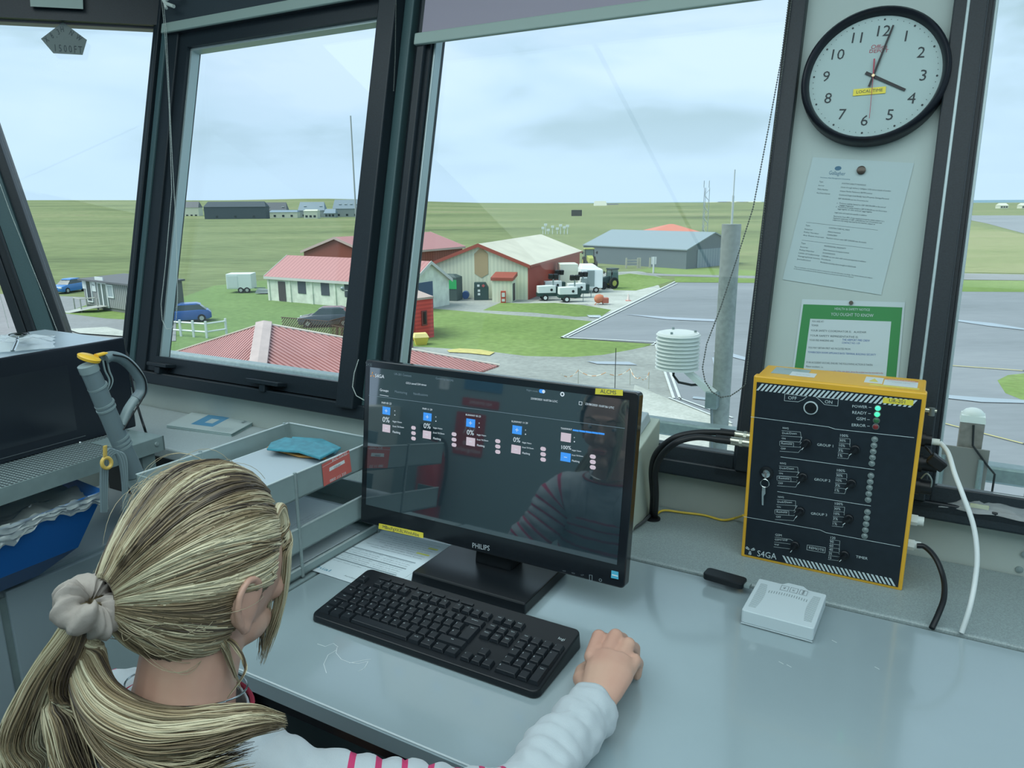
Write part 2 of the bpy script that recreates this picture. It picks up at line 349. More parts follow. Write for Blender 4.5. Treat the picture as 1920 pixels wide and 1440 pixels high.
# ================================================================== BLINDS
blind_m = mat('blind_fabric', (.30, .28, .34), .8); blindbar_m = mat('blind_bar', (.27, .36, .33), .5)
def chain(name, pts, n, label, m, r=.0022, group=None):
    # bead chain: one mesh of beads along a polyline
    pts = [Vector(p) for p in pts]; L = [0]
    for a, b in zip(pts, pts[1:]): L.append(L[-1]+(b-a).length)
    mb = MB()
    oc = [(1, 0, 0), (0, 1, 0), (-1, 0, 0), (0, -1, 0), (0, 0, 1), (0, 0, -1)]; of = [(0, 1, 4), (1, 2, 4), (2, 3, 4), (3, 0, 4), (1, 0, 5), (2, 1, 5), (3, 2, 5), (0, 3, 5)]
    for i in range(n):
        s = L[-1]*i/(n-1); k = max(j for j in range(len(L)) if L[j] <= s+1e-9); k = min(k, len(pts)-2)
        p = pts[k].lerp(pts[k+1], (s-L[k])/max(1e-9, L[k+1]-L[k])); mb.add([p+Vector(c)*r for c in oc], of)
    mb.tube(pts, r*.3, 4)
    return mb.build(name, m, smooth=True, ang=80, label=label, cat='bead chain', group=group)
def onF(x, y, inn):      # point of the front wall plane (shifted into the room) behind a pixel of the photograph
    r = ray(x, y); nr = r.dot(EV); off = inn/CT
    s = (V0-off+(CZ-Z0)*TT)/(nr-r.z*TT); return Vector((0, 0, CZ))+r*s
def onL(x, y, inn):
    r = ray(x, y); t = .157; c = (EU*NL.x+EV*NL.y); d = 2.963-.958*t-inn
    s = (d+CZ*t)/(r.dot(c)-r.z*t); return Vector((0, 0, CZ))+r*s
b1 = empty('roller_blind', W(-1.9, FV(2.05)-.08, 2.05), -AZ, label='rolled-up roller blind above the left front window, only its pale bottom bar down', cat='roller blind')
mb = MB(); fbar(mb, -2.425, -1.455, 2.002, 2.034, -.055, .066); o = mb.build('bottom_bar', blindbar_m, bevel=.003)
o.parent = b1; o.matrix_parent_inverse = (Matrix.Translation(b1.location) @ Matrix.Rotation(-AZ, 4, 'Z')).inverted()
mb = MB(); fbar(mb, -2.43, -1.455, 2.034, 2.62, -.056, .058); o = mb.build('blind_cloth', mat('dark_blind', (.02, .035, .045), .7))
o.parent = b1; o.matrix_parent_inverse = (Matrix.Translation(b1.location) @ Matrix.Rotation(-AZ, 4, 'Z')).inverted()
b2 = empty('roller_blind', W(-.85, FV(1.88)-.08, 1.88), -AZ, label='mauve roller blind lowered a little over the middle front window', cat='roller blind')
mb = MB(); fbar(mb, -1.328, -.352, 1.852, 1.883, -.048, .060); o = mb.build('bottom_bar', blindbar_m, bevel=.003)
o.parent = b2; o.matrix_parent_inverse = (Matrix.Translation(b2.location) @ Matrix.Rotation(-AZ, 4, 'Z')).inverted()
mb = MB(); fbar(mb, -1.31, -.36, 1.883, 2.62, -.049, .051); o = mb.build('blind_cloth', blind_m)
o.parent = b2; o.matrix_parent_inverse = (Matrix.Translation(b2.location) @ Matrix.Rotation(-AZ, 4, 'Z')).inverted()
tag(MB().hexa([onL(54, -40, .08), onL(154, -40, .08), onL(154, -40, .072), onL(54, -40, .072)], [onL(57, 12, .08), onL(156, 17, .08), onL(156, 17, .072), onL(57, 12, .072)]).build('blind_end_bar', blindbar_m), 'short pale blind bar hanging at the head of the canted left window', 'blind bar')
ch_w = mat('white_bead', (.55, .62, .58), .4); ch_d = mat('dark_bead', (.10, .12, .11), .4)
chain('bead_chain', [onF(306, 0, .075), onF(312, 60, .075), onF(318, 190, .075), onF(323, 300, .075), onF(330, 420, .075), onF(333, 560, .075), onF(330, 600, .075), onF(322, 616, .075), onF(312, 617, .075), onF(304, 600, .075), onF(302, 570, .075), onF(310, 500, .075), onF(322, 360, .075), onF(317, 200, .075), onF(309, 60, .075), onF(303, 0, .075)], 420, 'pale bead chain looping down beside the left corner post', ch_w, .0019)
chain('bead_chain', [onF(743, -20, .10), onF(742, 40, .10), onF(741, 110, .10), onF(738, 170, .10)], 70, 'dark bead chain at the right edge of the left front window', ch_d, .002)
chain('bead_chain', [onF(672, 675, .09), onF(664, 700, .09), onF(661, 725, .09), onF(668, 742, .09), onF(682, 750, .09)], 36, 'short chain end looping out beside the monitor top left corner', ch_w, .002)
chain('bead_chain', [onF(1479, 0, .065), onF(1465, 110, .07), onF(1440, 245, .08), onF(1412, 390, .09), onF(1380, 490, .1), onF(1350, 580, .1), onF(1325, 645, .1), onF(1317, 690, .1), onF(1322, 715, .1), onF(1335, 735, .1), onF(1352, 745, .1), onF(1370, 742, .09), onF(1385, 732, .08), onF(1397, 722, .07), onF(1400, 700, .062), onF(1440, 330, .06), onF(1484, 0, .06)], 330, 'dark bead chain swinging across the right side of the middle window', ch_d, .0022)
chain('bead_chain', [onL(0, 345, .075), onL(20, 400, .075), onL(52, 480, .075), onL(82, 555, .075), onL(108, 622, .075)], 110, 'pale bead chain lying over the leftmost leaning post', ch_w, .002)
chain('bead_chain', [onL(-4, 540, .075), onL(6, 575, .075), onL(16, 614, .075)], 30, 'pale bead chain at the far left edge above the microwave', ch_w, .002)
# valve-like blind bracket at the head of the corner post
mb = MB(); mb.tube([onF(300, -12, .1), onF(310, 6, .1), onF(326, 12, .1)], .006, 8); mb.tube([onF(305, -10, .1), onF(312, 16, .1)], .005, 8); mb.tube([onF(330, -14, .1), onF(308, 2, .1)], .006, 8)
mb.build('blind_bracket', ch_w, smooth=True, label='white plastic blind bracket at the top of the left corner post', cat='bracket')
# pentagon tag on the canted window, written side towards the glass
P = [onL(118, 42, .03), onL(77, 73, .03), onL(100, 100, .03), onL(155, 103, .03), onL(163, 75, .03)]
tagr = empty('paper_tag', P[2]); Mi = Matrix.Translation(P[2]).inverted()
nrm = (P[1]-P[2]).cross(P[3]-P[2]).normalized(); nrm = nrm if nrm.dot(Vector((0, -1, 0))) > 0 else -nrm
MB().hexa([Mi @ p for p in P], [Mi @ (p+nrm*.002) for p in P]).build('tag_card', mat('grey_card', (.15, .19, .185), .7), tagr)
ax = (P[3]-P[2]).normalized(); ay = nrm.cross(ax); ay = ay if ay.z > 0 else -ay
def tagM(x, y, rot=0):
    p = onL(x, y, .03); o = (p-P[2])+nrm*.003
    M = Matrix(((ax.x, ay.x, nrm.x, o.x), (ax.y, ay.y, nrm.y, o.y), (ax.z, ay.z, nrm.z, o.z), (0, 0, 0, 1)))
    return M @ Matrix.Rotation(rot, 4, 'Z')
mb = MB()
for s, x, y, r in (('N', 134, 63, -.5), ('W', 148, 72, -.6), ('H', 117, 56, 0.1), ('3', 110, 61, .3), ('.', 105, 67, .5), ('8', 98, 68, .5), ('X', 88, 75, .6)): mb.text(s, .026, tagM(x, y, r), sx=.62)
for i, s in enumerate('1500FT'): mb.text(s, .034, tagM(104+i*9.4, 91+i*.7), sx=.62)
mb.build('lettering', ink_m, tagr)
tag(tagr, 'grey pentagon paper tag with hand lettering hung in the canted left window', 'paper tag')

# ================================================================== GROUND OUTSIDE
def field_mat(name, cols, sc=.02, stretch=(1, 1, 1), rough=.95, fine=.0):
    if name in MATS: return MATS[name]
    m = bpy.data.materials.new(name); m.use_nodes = True; t = m.node_tree; b = t.nodes['Principled BSDF']; b.inputs['Roughness'].default_value = rough
    b.inputs['Specular IOR Level'].default_value = .15
    tc = t.nodes.new('ShaderNodeTexCoord'); mp = t.nodes.new('ShaderNodeMapping'); mp.inputs['Scale'].default_value = stretch; mp.inputs['Rotation'].default_value = (0, 0, .15)
    ns = t.nodes.new('ShaderNodeTexNoise'); ns.inputs['Scale'].default_value = sc; ns.inputs['Detail'].default_value = 12; ns.inputs['Roughness'].default_value = .68
    cr = t.nodes.new('ShaderNodeValToRGB'); n = len(cols)
    for i, c in enumerate(cols):
        p = .33+.34*i/(n-1); e = cr.color_ramp.elements[i] if i < 2 else cr.color_ramp.elements.new(p)
        e.position = p; e.color = (*c, 1)
    t.links.new(tc.outputs['Object'], mp.inputs[0]); t.links.new(mp.outputs[0], ns.inputs['Vector']); t.links.new(ns.outputs['Fac'], cr.inputs['Fac'])
    n2 = t.nodes.new('ShaderNodeTexNoise'); n2.inputs['Scale'].default_value = max(.6, sc*25); n2.inputs['Detail'].default_value = 6
    mr = t.nodes.new('ShaderNodeMapRange'); mr.inputs['From Min'].default_value = .3; mr.inputs['From Max'].default_value = .7; mr.inputs['To Min'].default_value = 1-fine; mr.inputs['To Max'].default_value = 1+fine
    t.links.new(mp.outputs[0], n2.inputs['Vector']); t.links.new(n2.outputs['Fac'], mr.inputs['Value'])
    vm = t.nodes.new('ShaderNodeVectorMath'); vm.operation = 'SCALE'; t.links.new(cr.outputs['Color'], vm.inputs[0]); t.links.new(mr.outputs[0], vm.inputs['Scale'])
    t.links.new(vm.outputs[0], b.inputs['Base Color'])
    MATS[name] = m; return m
field_m = field_mat('rough_pasture', [(.095, .125, .06), (.165, .21, .095), (.205, .245, .115), (.26, .255, .145)], .012, (.35, 1, 1), fine=.22)
lawn_m = field_mat('mown_grass', [(.145, .225, .07), (.18, .27, .085), (.225, .31, .115)], .08, (1, 1, 1), fine=.15)
lawn2_m = field_mat('longer_grass', [(.135, .22, .08), (.175, .27, .10)], .08, (1, 1, 1), fine=.15)
tar_m = field_mat('apron_tarmac', [(.20, .225, .24), (.24, .265, .285), (.28, .305, .325)], .05, (.5, 1.6, 1), rough=.55, fine=.05)
yard_m = field_mat('yard_tarmac', [(.24, .26, .245), (.31, .335, .315), (.36, .385, .36)], .12, (1, 1, 1), rough=.7, fine=.12)
road_m = field_mat('lane_tarmac', [(.23, .245, .25), (.28, .30, .31)], .1, rough=.8, fine=.08)
conc_m = field_mat('yard_concrete', [(.36, .39, .35), (.46, .49, .45), (.54, .56, .52)], .25, (1, 1, 1), rough=.6, fine=.12)
puddle_m = mat('puddle', (.30, .36, .40), .05, spec=.9)
line_m = mat('road_paint', (.62, .68, .66), .6, noise_amt=.15, noise_scale=3)
yline_m = mat('yellow_paint', (.62, .55, .18), .6, noise_amt=.2, noise_scale=3)
def hill(x, y):
    d = hypot(x, y); h = 0
    if d > 600:
        k = min(1, (d-600)/600)
        left = max(0, min(1, (-x/max(1, y)+.05)/.3))
        h = k*(left*(17+8*noise.noise(Vector((x*.002, y*.0015, 0))))+(5.5+2.5*noise.noise(Vector((x*.004, y*.004, 3))))*(1-left)*max(0, min(1, (.50-x/max(1, y))/.12)))
        if d > 2600: h -= (d-2600)*.02*(1-left)
    return h
mb = MB(); NA, NR = 90, 60
for j in range(NR+1):
    rr = 6*(3200/6)**(j/NR)
    for i in range(NA+1):
        a = radians(-75+150*i/NA); x, y = rr*sin(a), rr*cos(a); mb.v.append((x, y, GZ+hill(x, y)))
for j in range(NR):
    for i in range(NA): k = j*(NA+1)+i; mb.f.append((k, k+1, k+NA+2, k+NA+1)); mb.m.append(0)
mb.build('ground_field', field_m, kind=GE, smooth=True)
MB().poly([(-9000, 2500, GZ-3), (9000, 2500, GZ-3), (9000, 15000, GZ-3), (-9000, 15000, GZ-3)]).build('sea', mat('sea', (.12, .24, .30), .5, spec=.2), kind=GE)
_gl = [0]
def patch(name, pts, m, dz=None, z=GZ):
    _gl[0] += 1
    dz = .002*_gl[0] if dz is None else dz
    q = [G(x, y, z) for x, y in pts]
    return MB().poly([(p.x, p.y, p.z+dz) for p in q]).build(name, m, kind=GE)
def line(mb, pts, w, dz=.07):
    q = [G(x, y) for x, y in pts]
    for a, b in zip(q, q[1:]):
        d = (b-a).normalized()*(w/2); n = Vector((-d.y, d.x, 0)); u = Vector((0, 0, dz)); mb.poly([a-d-n+u, b+d-n+u, b+d+n+u, a-d+n+u])
patch('ground_green', [(255, 590), (400, 536), (500, 525), (800, 520), (1010, 545), (1010, 600), (900, 720), (300, 720), (245, 660)], lawn2_m)
patch('ground_yard', [(770, 545), (1110, 512), (1200, 508), (1240, 520), (1232, 540), (1150, 590), (1052, 634), (900, 625), (770, 577)], yard_m)
patch('ground_concrete', [(975, 575), (1090, 530), (1235, 535), (1240, 545), (1150, 588), (1100, 570)], conc_m)
patch('ground_lawn', [(740, 572), (816, 579), (945, 590), (1050, 597), (1125, 604), (1053, 634), (1222, 646), (1185, 657), (1130, 667), (1072, 671), (985, 669), (922, 661), (810, 653), (740, 648)], lawn_m)
patch('ground_lawn', [(905, 582), (940, 567), (975, 569), (1040, 568), (1092, 572), (1146, 581), (1128, 593), (1080, 594), (995, 586)], lawn_m)
patch('ground_lawn', [(1145, 530), (1152, 517), (1180, 513), (1228, 518), (1262, 526), (1225, 537), (1192, 545), (1150, 544)], lawn_m)
patch('ground_lawn', [(1190, 508), (1230, 500), (1300, 501), (1420, 508), (1440, 518), (1300, 516), (1250, 514)], lawn_m)
patch('ground_lawn', [(1265, 519), (1420, 522), (1480, 531), (1265, 529)], lawn_m)
patch('ground_track', [(1190, 511), (1250, 514), (1440, 518), (1700, 519), (1700, 522), (1440, 523), (1265, 518), (1225, 517)], road_m)
patch('ground_road', [(735, 648), (810, 652), (922, 660), (985, 668), (1072, 670), (1130, 666), (1185, 656), (1235, 645), (1275, 760), (1440, 1000), (700, 1000), (690, 720), (700, 655)], yard_m)
patch('ground_apron', [(1053, 634), (1232, 645), (1265, 750), (1440, 860), (1500, 1100), (2300, 1300), (2300, 620), (1920, 548), (1420, 531), (1265, 530)], tar_m)
patch('ground_pad', [(1190, 722), (1262, 752), (1370, 790), (1400, 900), (1150, 900)], conc_m)
patch('ground_lawn', [(1870, 714), (1890, 704), (1920, 701), (2100, 715), (2050, 770), (1920, 752), (1885, 738)], lawn_m)
patch('ground_lawn', [(1600, 524), (1920, 527), (2300, 545), (2300, 562), (1920, 548), (1600, 546)], lawn_m)
patch('ground_runway', [(1600, 509), (1920, 515), (2300, 525), (2300, 538), (1920, 526), (1600, 522)], road_m)
patch('ground_rough', [(1600, 412), (1780, 412), (1830, 425), (1920, 440), (2300, 470), (2300, 523), (1920, 513), (1600, 508)], field_mat('dry_grass', [(.19, .24, .10), (.26, .29, .14), (.30, .31, .17)], .05, (.4, 1, 1), fine=.15))
patch('ground_runway', [(1700, 404), (1920, 404), (2200, 410), (2200, 450), (1920, 438), (1850, 419), (1800, 409), (1700, 411)], tar_m)
patch('ground_road', [(-200, 640), (-200, 545), (100, 555), (160, 558), (180, 566), (150, 577), (118, 588), (200, 598), (238, 600), (330, 602), (330, 640), (120, 650)], road_m)
patch('ground_lawn', [(118, 588), (150, 577), (180, 566), (236, 570), (300, 580), (238, 600), (200, 598)], lawn_m)
patch('ground_parapet', [(125, 620), (200, 616), (238, 625), (238, 634), (150, 628)], conc_m, dz=.14)
mb = MB(); line(mb, [(1053, 634), (1265, 529)], .22); line(mb, [(1062, 634), (1270, 532)], .16); line(mb, [(1053, 634), (1232, 643)], .20)
line(mb, [(1228, 644), (1263, 748)], .14); line(mb, [(1236, 644), (1275, 750)], .14); line(mb, [(1255, 748), (1370, 795)], .12); line(mb, [(1272, 748), (1372, 785)], .12); line(mb, [(1236, 644), (1222, 648)], .2)
mb.build('ground_marking', line_m, kind=GE)
mb = MB(); line(mb, [(1780, 687), (1920, 697), (2200, 717)], .14); line(mb, [(1765, 795), (1920, 835), (2100, 885)], .10)
mb.build('ground_marking', yline_m, kind=GE)
patch('ground_marking', [(838, 658), (862, 655), (900, 657), (928, 662), (918, 668), (880, 664), (842, 662)], yline_m, dz=.07)
for q in ([(1335, 672), (1370, 672), (1372, 690), (1350, 692), (1338, 686)], [(1340, 655), (1400, 672), (1400, 678), (1338, 662)], [(1100, 679), (1180, 680), (1195, 686), (1120, 684)], [(1100, 592), (1125, 592), (1130, 597), (1105, 596)], [(1300, 745), (1345, 750), (1340, 754), (1298, 749)],
          [(1770, 742), (1850, 748), (1920, 752), (1920, 758), (1840, 756), (1770, 748)], [(1790, 600), (1860, 607), (1920, 617), (1920, 620), (1850, 612), (1790, 603)], [(1170, 590), (1260, 596), (1340, 600), (1340, 604), (1250, 600)]):
    patch('ground_puddle', q, puddle_m, dz=.06)

# ================================================================== BUILDINGS
red_m = stripe_mat('red_sheet_wall', (.44, .07, .045), (.36, .055, .035), 0, .35)
redroof_m = stripe_mat('red_sheet_roof', (.47, .22, .21), (.39, .17, .17), 0, .5, rough=.5)
cream_m = mat('cream_render', (.52, .58, .46), .8, noise_amt=.12, noise_scale=.8)
creamroof_m = mat('cream_roof', (.66, .64, .52), .6, noise_amt=.12, noise_scale=.5)
greyshed_m = stripe_mat('grey_sheet_wall', (.125, .17, .20), (.11, .15, .18), 0, .6)
greyroof_m = stripe_mat('grey_sheet_roof', (.24, .31, .345), (.22, .29, .325), 0, 1.0)
winm = mat('dark_window', (.03, .045, .055), .15); whitepaint = mat('white_paint', (.70, .76, .76), .6)
green_m = mat('dark_green_paint', (.02, .06, .055), .5); brown_m = mat('brown_door', (.07, .06, .065), .6)
def basis(a, b):
    """matrix at ground point a, x towards b, z up"""
    d = (b-a); d.z = 0; L = d.length; ang = atan2(d.y, d.x); return Matrix.Translation(a) @ Matrix.Rotation(ang, 4, 'Z'), L
def gable(name, a, b, depth, eave, ridge, walls, roof, lab, cat='building', ridge_along='y', over=.3, trim=None, right_wall=None):
    """footprint: a-b is the near wall (x axis), depth goes away from the camera"""
    M, L = basis(a, b); r = empty(name, a, M.to_euler().z, label=lab, cat=cat); mb = MB()
    if ridge_along == 'y':
        mb.hexa([(0, 0, 0), (L, 0, 0), (L, 0, eave), (L/2, 0, ridge), (0, 0, eave)], [(0, depth, 0), (L, depth, 0), (L, depth, eave), (L/2, depth, ridge), (0, depth, eave)])
        mb.build('walls', walls, r)
        if right_wall: MB().box(L, L+.06, -.02, depth, 0, eave).build('side_wall', right_wall, r)
        rb = MB(); o = over; k = (ridge-eave)/(L/2)
        for s in (0, 1):
            x0 = -o if s == 0 else L+o; z0 = eave-k*o
            rb.hexa([(x0, -o, z0), (L/2, -o, ridge), (L/2, depth+o, ridge), (x0, depth+o, z0)], [(x0, -o, z0+.12), (L/2, -o, ridge+.12), (L/2, depth+o, ridge+.12), (x0, depth+o, z0+.12)])
        rb.build('roof', roof, r)
        if trim:
            t = MB()
            for s in (0, 1):
                x0 = -o if s == 0 else L+o; z0 = eave-k*o
                t.hexa([(x0, -o-.06, z0-.2), (L/2, -o-.06, ridge-.2), (L/2, -o, ridge-.2), (x0, -o, z0-.2)], [(x0, -o-.06, z0+.15), (L/2, -o-.06, ridge+.15), (L/2, -o, ridge+.15), (x0, -o, z0+.15)])
                t.box(x0-.06 if s == 0 else x0, x0 if s == 0 else x0+.06, -o, depth+o, z0-.1, z0+.1)
            t.build('barge_board', trim, r)
    else:
        mb.hexa([(0, 0, 0), (0, 0, eave), (0, depth/2, ridge), (0, depth, eave), (0, depth, 0)], [(L, 0, 0), (L, 0, eave), (L, depth/2, ridge), (L, depth, eave), (L, depth, 0)])
        mb.build('walls', walls, r); rb = MB(); o = over; k = (ridge-eave)/(depth/2)
        for s in (0, 1):
            y0 = -o if s == 0 else depth+o; z0 = eave-k*o
            rb.hexa([(-o, y0, z0), (-o, depth/2, ridge), (L+o, depth/2, ridge), (L+o, y0, z0)], [(-o, y0, z0+.12), (-o, depth/2, ridge+.12), (L+o, depth/2, ridge+.12), (L+o, y0, z0+.12)])
        rb.build('roof', roof, r)
        if trim:
            t = MB(); t.box(-o, L+o, -o-.05, -o, eave-k*o-.15, eave-k*o+.1)
            for x in (-o-.03, L+o):
                for s in (0, 1):
                    y0 = -o if s == 0 else depth+o; z0 = eave-k*o
                    t.hexa([(x, y0, z0-.15), (x, depth/2, ridge-.15), (x+.05, depth/2, ridge-.15), (x+.05, y0, z0-.15)], [(x, y0, z0+.16), (x, depth/2, ridge+.16), (x+.05, depth/2, ridge+.16), (x+.05, y0, z0+.16)])
            t.build('barge_board', trim, r)
    return r, M, L
def local_x(M, p): return (M.inverted() @ p).x
def opening(r, name, x0, x1, z0, z1, m, y=0, fr=None, w=.07):
    o = MB().box(x0, x1, y-.05, y-.01, z0, z1).build(name, m, r)
    if fr: MB().frame(x0-w, x1+w, y-.09, y-.005, z0-w, z1+w, w).build(name+'_frame', fr, o)
    return o
# cream barn with red side
b = G(990, 562); c = G(1087, 521); dep = (c-b).length; cb = (c-b).normalized()
a = b-Vector((cb.y, -cb.x, 0))*10.3
ev = zat(b, 988, 497)-GZ; rd = zat((a+b)/2, 900, 459)-GZ
r, M, L = gable('barn', a, b, dep*.98, ev, rd, stripe_mat('cream_sheet', (.68, .74, .58), (.60, .67, .52), 0, .4), creamroof_m, 'cream gabled barn with a red long wall and a tan patch high on its gable', trim=mat('red_trim', (.32, .08, .055), .6), right_wall=red_m)
x0 = local_x(M, G(884, 561)); x1 = local_x(M, G(912, 561))
MB().prism([(x0, rd-.9), (x0, rd-2.9), ((x0+x1)/2, rd-3.3), (x1, rd-2.9), (x1, rd-.9), ((x0+x1)/2, rd-.25)], .0, .05, M=Tm(rx=pi/2)).build('tan_patch', mat('tan_paint', (.42, .34, .20), .8), r)
# lean-to
a = G(923, 566); b = G(960, 567)
r2 = empty('lean_to_shed', a, basis(a, b)[0].to_euler().z, label='small cream lean-to shed with red roof against the cream barn', cat='shed'); Lx = (b-a).length
MB().box(0, Lx, 0, 1.6, 0, 2.1).build('walls', MATS['cream_sheet'], r2)
MB().hexa([(-.1, -.15, 2.1), (Lx+.15, -.15, 2.1), (Lx+.15, 1.7, 2.45), (-.1, 1.7, 2.45)], [(-.1, -.15, 2.4), (Lx+.15, -.15, 2.4), (Lx+.15, 1.7, 2.8), (-.1, 1.7, 2.8)]).build('roof', MATS['red_trim'], r2)
MB().box(Lx, Lx+.04, .35, 1.1, .1, 1.8).build('door', brown_m, r2)
a = G(944, 566); r3 = empty('red_cabinet', a-Vector((0, .7, 0)), label='small red cabinet standing before the lean-to shed', cat='cabinet')
MB().box(-.25, .25, -.2, .2, 0, 1.15).build('cabinet_body', mat('bright_red', (.52, .09, .06), .5), r3); MB().box(-.15, .15, -.23, -.2, .6, 1.0).build('vent_panel', whitepaint, r3); MB().box(-.15, .15, -.23, -.2, .15, .4).build('vent_panel', whitepaint, r3)
# red-roofed store behind the barn
a, b = G(765, 540), G(868, 528)
gable('store_building', G(700, 533), G(868, 511), 12, 3.6, 5.4, stripe_mat('brick_red_sheet', (.26, .07, .05), (.21, .055, .04), 0, .5), redroof_m, 'long store with pinkish red roof and dark red wall behind the cream barn', ridge_along='x', trim=mat('pink_trim', (.5, .38, .36), .6))
a = G(780, 556)+Vector((-2.2, 0, 0)); r = empty('shipping_container', a, radians(4), label='dark blue-green container between the white building and the cream barn', cat='container')
MB().box(0, 2.6, 0, 5, 0, 2.7).build('container_body', stripe_mat('container_blue', (.04, .085, .11), (.03, .065, .085), 0, .3), r); MB().box(.1, 2.5, -.04, 0, .15, 2.6).build('door', mat('container_door', (.05, .10, .17), .5), r)
# white building with red roof
a, b = G(505, 563), G(700, 580)
ev = zat(a, 505, 517)-GZ
r, M, L = gable('office_building', a, b+(b-a)*.31, 6.0, ev, ev+1.75, mat('roughcast', (.78, .84, .74), .85, noise_amt=.2, noise_scale=1.5), redroof_m, 'long white building with a pinkish red roof and boarded windows', ridge_along='x', over=.25, trim=mat('pale_trim', (.6, .62, .6), .6))
for px0, px1, t in ((526, 540, 'door'), (565, 580, 'window'), (609, 624, 'window'), (652, 668, 'window')):
    xa, xb = local_x(M, G(px0, 566)), local_x(M, G(px1, 567)); xa = a.x and (M.inverted() @ (a+(b-a)*((px0-505)/195))).x; xb = (M.inverted() @ (a+(b-a)*((px1-505)/195))).x
    if t == 'door': opening(r, 'door', xa, xb, .05, 2.0, brown_m)
    else: opening(r, 'window', xa, xb, .95, 2.15, mat('boarded_window', (.06, .075, .10), .6))
for k in range(6): MB().box(L*k/6, L*k/6+.25, -.1, 0, 0, ev-.1).build('buttress', MATS['roughcast'], r)
MB().box(L, L+.05, 1.3, 3.4, .1, 2.5).build('side_door', mat('blue_door', (.06, .11, .2), .5), r)
# timber hut
a, b = G(162, 577), G(240, 589)
hutm = stripe_mat('weathered_boards', (.34, .36, .36), (.17, .185, .19), 0, .34, rough=.9)
L = (b-a).length; d = (b-a).normalized(); b = a+d*10.4; L = 10.4; ang = atan2(d.y, d.x)
r = empty('timber_hut', a, ang, label='weathered grey timber hut with white double door and ramp', cat='hut')
hh = zat(a, 158, 523)-GZ
MB().box(0, L, 0, 3.9, .35, hh).build('walls', hutm, r)
MB().hexa([(-.25, -.35, hh-.1), (L+.2, -.35, hh-.1), (L+.2, 4.1, hh+.05), (-.25, 4.1, hh+.05)], [(-.25, -.35, hh+.05), (L+.2, -.35, hh+.05), (L+.2, 4.1, hh+.2), (-.25, 4.1, hh+.2)]).build('roof', mat('felt_roof', (.13, .14, .155), .9), r)
MB().box(.1, L, .1, 3.8, 0, .35).build('plinth', mat('plinth_blocks', (.20, .21, .20), .9), r)
def hx(px): return (px-160)/80*6.05*1.0
for x0, x1, z0, z1 in ((.75, 1.55, .75, 2.6),): opening(r, 'window', x0, x1, z0, z1, winm, fr=whitepaint, w=.12)
for x0, x1 in ((2.95, 3.55), (3.75, 4.45)): opening(r, 'door', x0, x1, .4, 2.5, mat('door_glass', (.12, .16, .15), .2), fr=whitepaint, w=.10)
opening(r, 'window', 4.75, 5.6, 1.4, 2.4, mat('bright_window', (.35, .42, .45), .2), fr=whitepaint, w=.10)
MB().box(-.05, .5, -.06, -.02, 1.85, 2.7).build('sign', whitepaint, r); MB().box(1.75, 2.45, -.06, -.02, 1.7, 2.6).text('Office', .2, Tm((2.1, -.07, 2.3), rx=pi/2), 1).build('sign', [whitepaint, ink_m], r)
MB().box(2.6, 4.1, -.1, -.02, 2.58, 3.1).build('sign', whitepaint, r)
MB().hexa([(1.2, -2.6, .0), (2.9, -1.5, .45), (4.5, -1.5, .45), (2.6, -2.9, .0)], [(1.2, -2.6, .06), (2.9, -.1, .5), (4.5, -.1, .5), (2.4, -2.9, .06)]).build('ramp', mat('ramp_boards', (.40, .43, .41), .8), r)
mb = MB()
for x, y in ((.8, -1.4), (1.1, -.4), (3.2, -1.9), (3.6, -.6)): mb.cyl((x, y, 0), (x, y, 1.2), .06, 6)
mb.tube([(.8, -1.4, 1.15), (3.2, -1.9, 1.25)], .05, 6); mb.tube([(3.2, -1.9, 1.25), (4.6, -1.2, 1.4)], .05, 6); mb.build('handrail', mat('rail_wood', (.4, .42, .38), .8), r)
# grey hangar
a, b, c = G(1167, 500), G(1286, 505), G(1382, 494)
ea = zat(b, 1286, 469)-GZ; ra = zat((b+c)/2, 1338, 437)-GZ
dd = (c-b).normalized(); r = empty('grey_hangar', b, atan2(dd.y, dd.x), label='dark grey steel hangar with wide doors at the edge of the apron', cat='hangar'); Lg = (c-b).length; dg = 19.5
MB().hexa([(0, 0, 0), (Lg, 0, 0), (Lg, 0, ea), (Lg/2, 0, ra), (0, 0, ea)], [(0, dg, 0), (Lg, dg, 0), (Lg, dg, ea), (Lg/2, dg, ra), (0, dg, ea)]).build('walls', greyshed_m, r)
mb = MB()
for s in (0, 1):
    x0 = -.2 if s == 0 else Lg+.2
    mb.hexa([(x0, -.2, ea-.05), (Lg/2, -.2, ra), (Lg/2, dg, ra), (x0, dg, ea-.05)], [(x0, -.2, ea+.1), (Lg/2, -.2, ra+.15), (Lg/2, dg, ra+.15), (x0, dg, ea+.1)])
mb.build('roof', greyroof_m, r)
o = MB().box(Lg*.19, Lg*.87, -.12, -.03, 0, ea*.98).build('hangar_door', stripe_mat('hangar_door', (.26, .33, .39), (.21, .28, .34), 0, .7), r)
# terracotta roofed house behind it
a = G(1216, 466); r = empty('hip_roof_building', a, radians(-4), label='orange hipped roof rising behind the grey hangar', cat='building')
zr0 = zat(a, 1216, 435)-GZ; zr1 = zat(a+Vector((0, 6, 0)), 1262, 420)-GZ; WH = 93/1400*a.y
MB().box(.5, WH-.5, .5, 11.5, 0, zr0).build('walls', cream_m, r)
MB().hexa([(0, 0, zr0), (WH, 0, zr0), (WH, 12, zr0), (0, 12, zr0)], [(WH*.47, 5.5, zr1), (WH*.55, 5.5, zr1), (WH*.55, 6.5, zr1), (WH*.47, 6.5, zr1)]).build('roof', mat('terracotta_roof', (.58, .20, .14), .7), r)
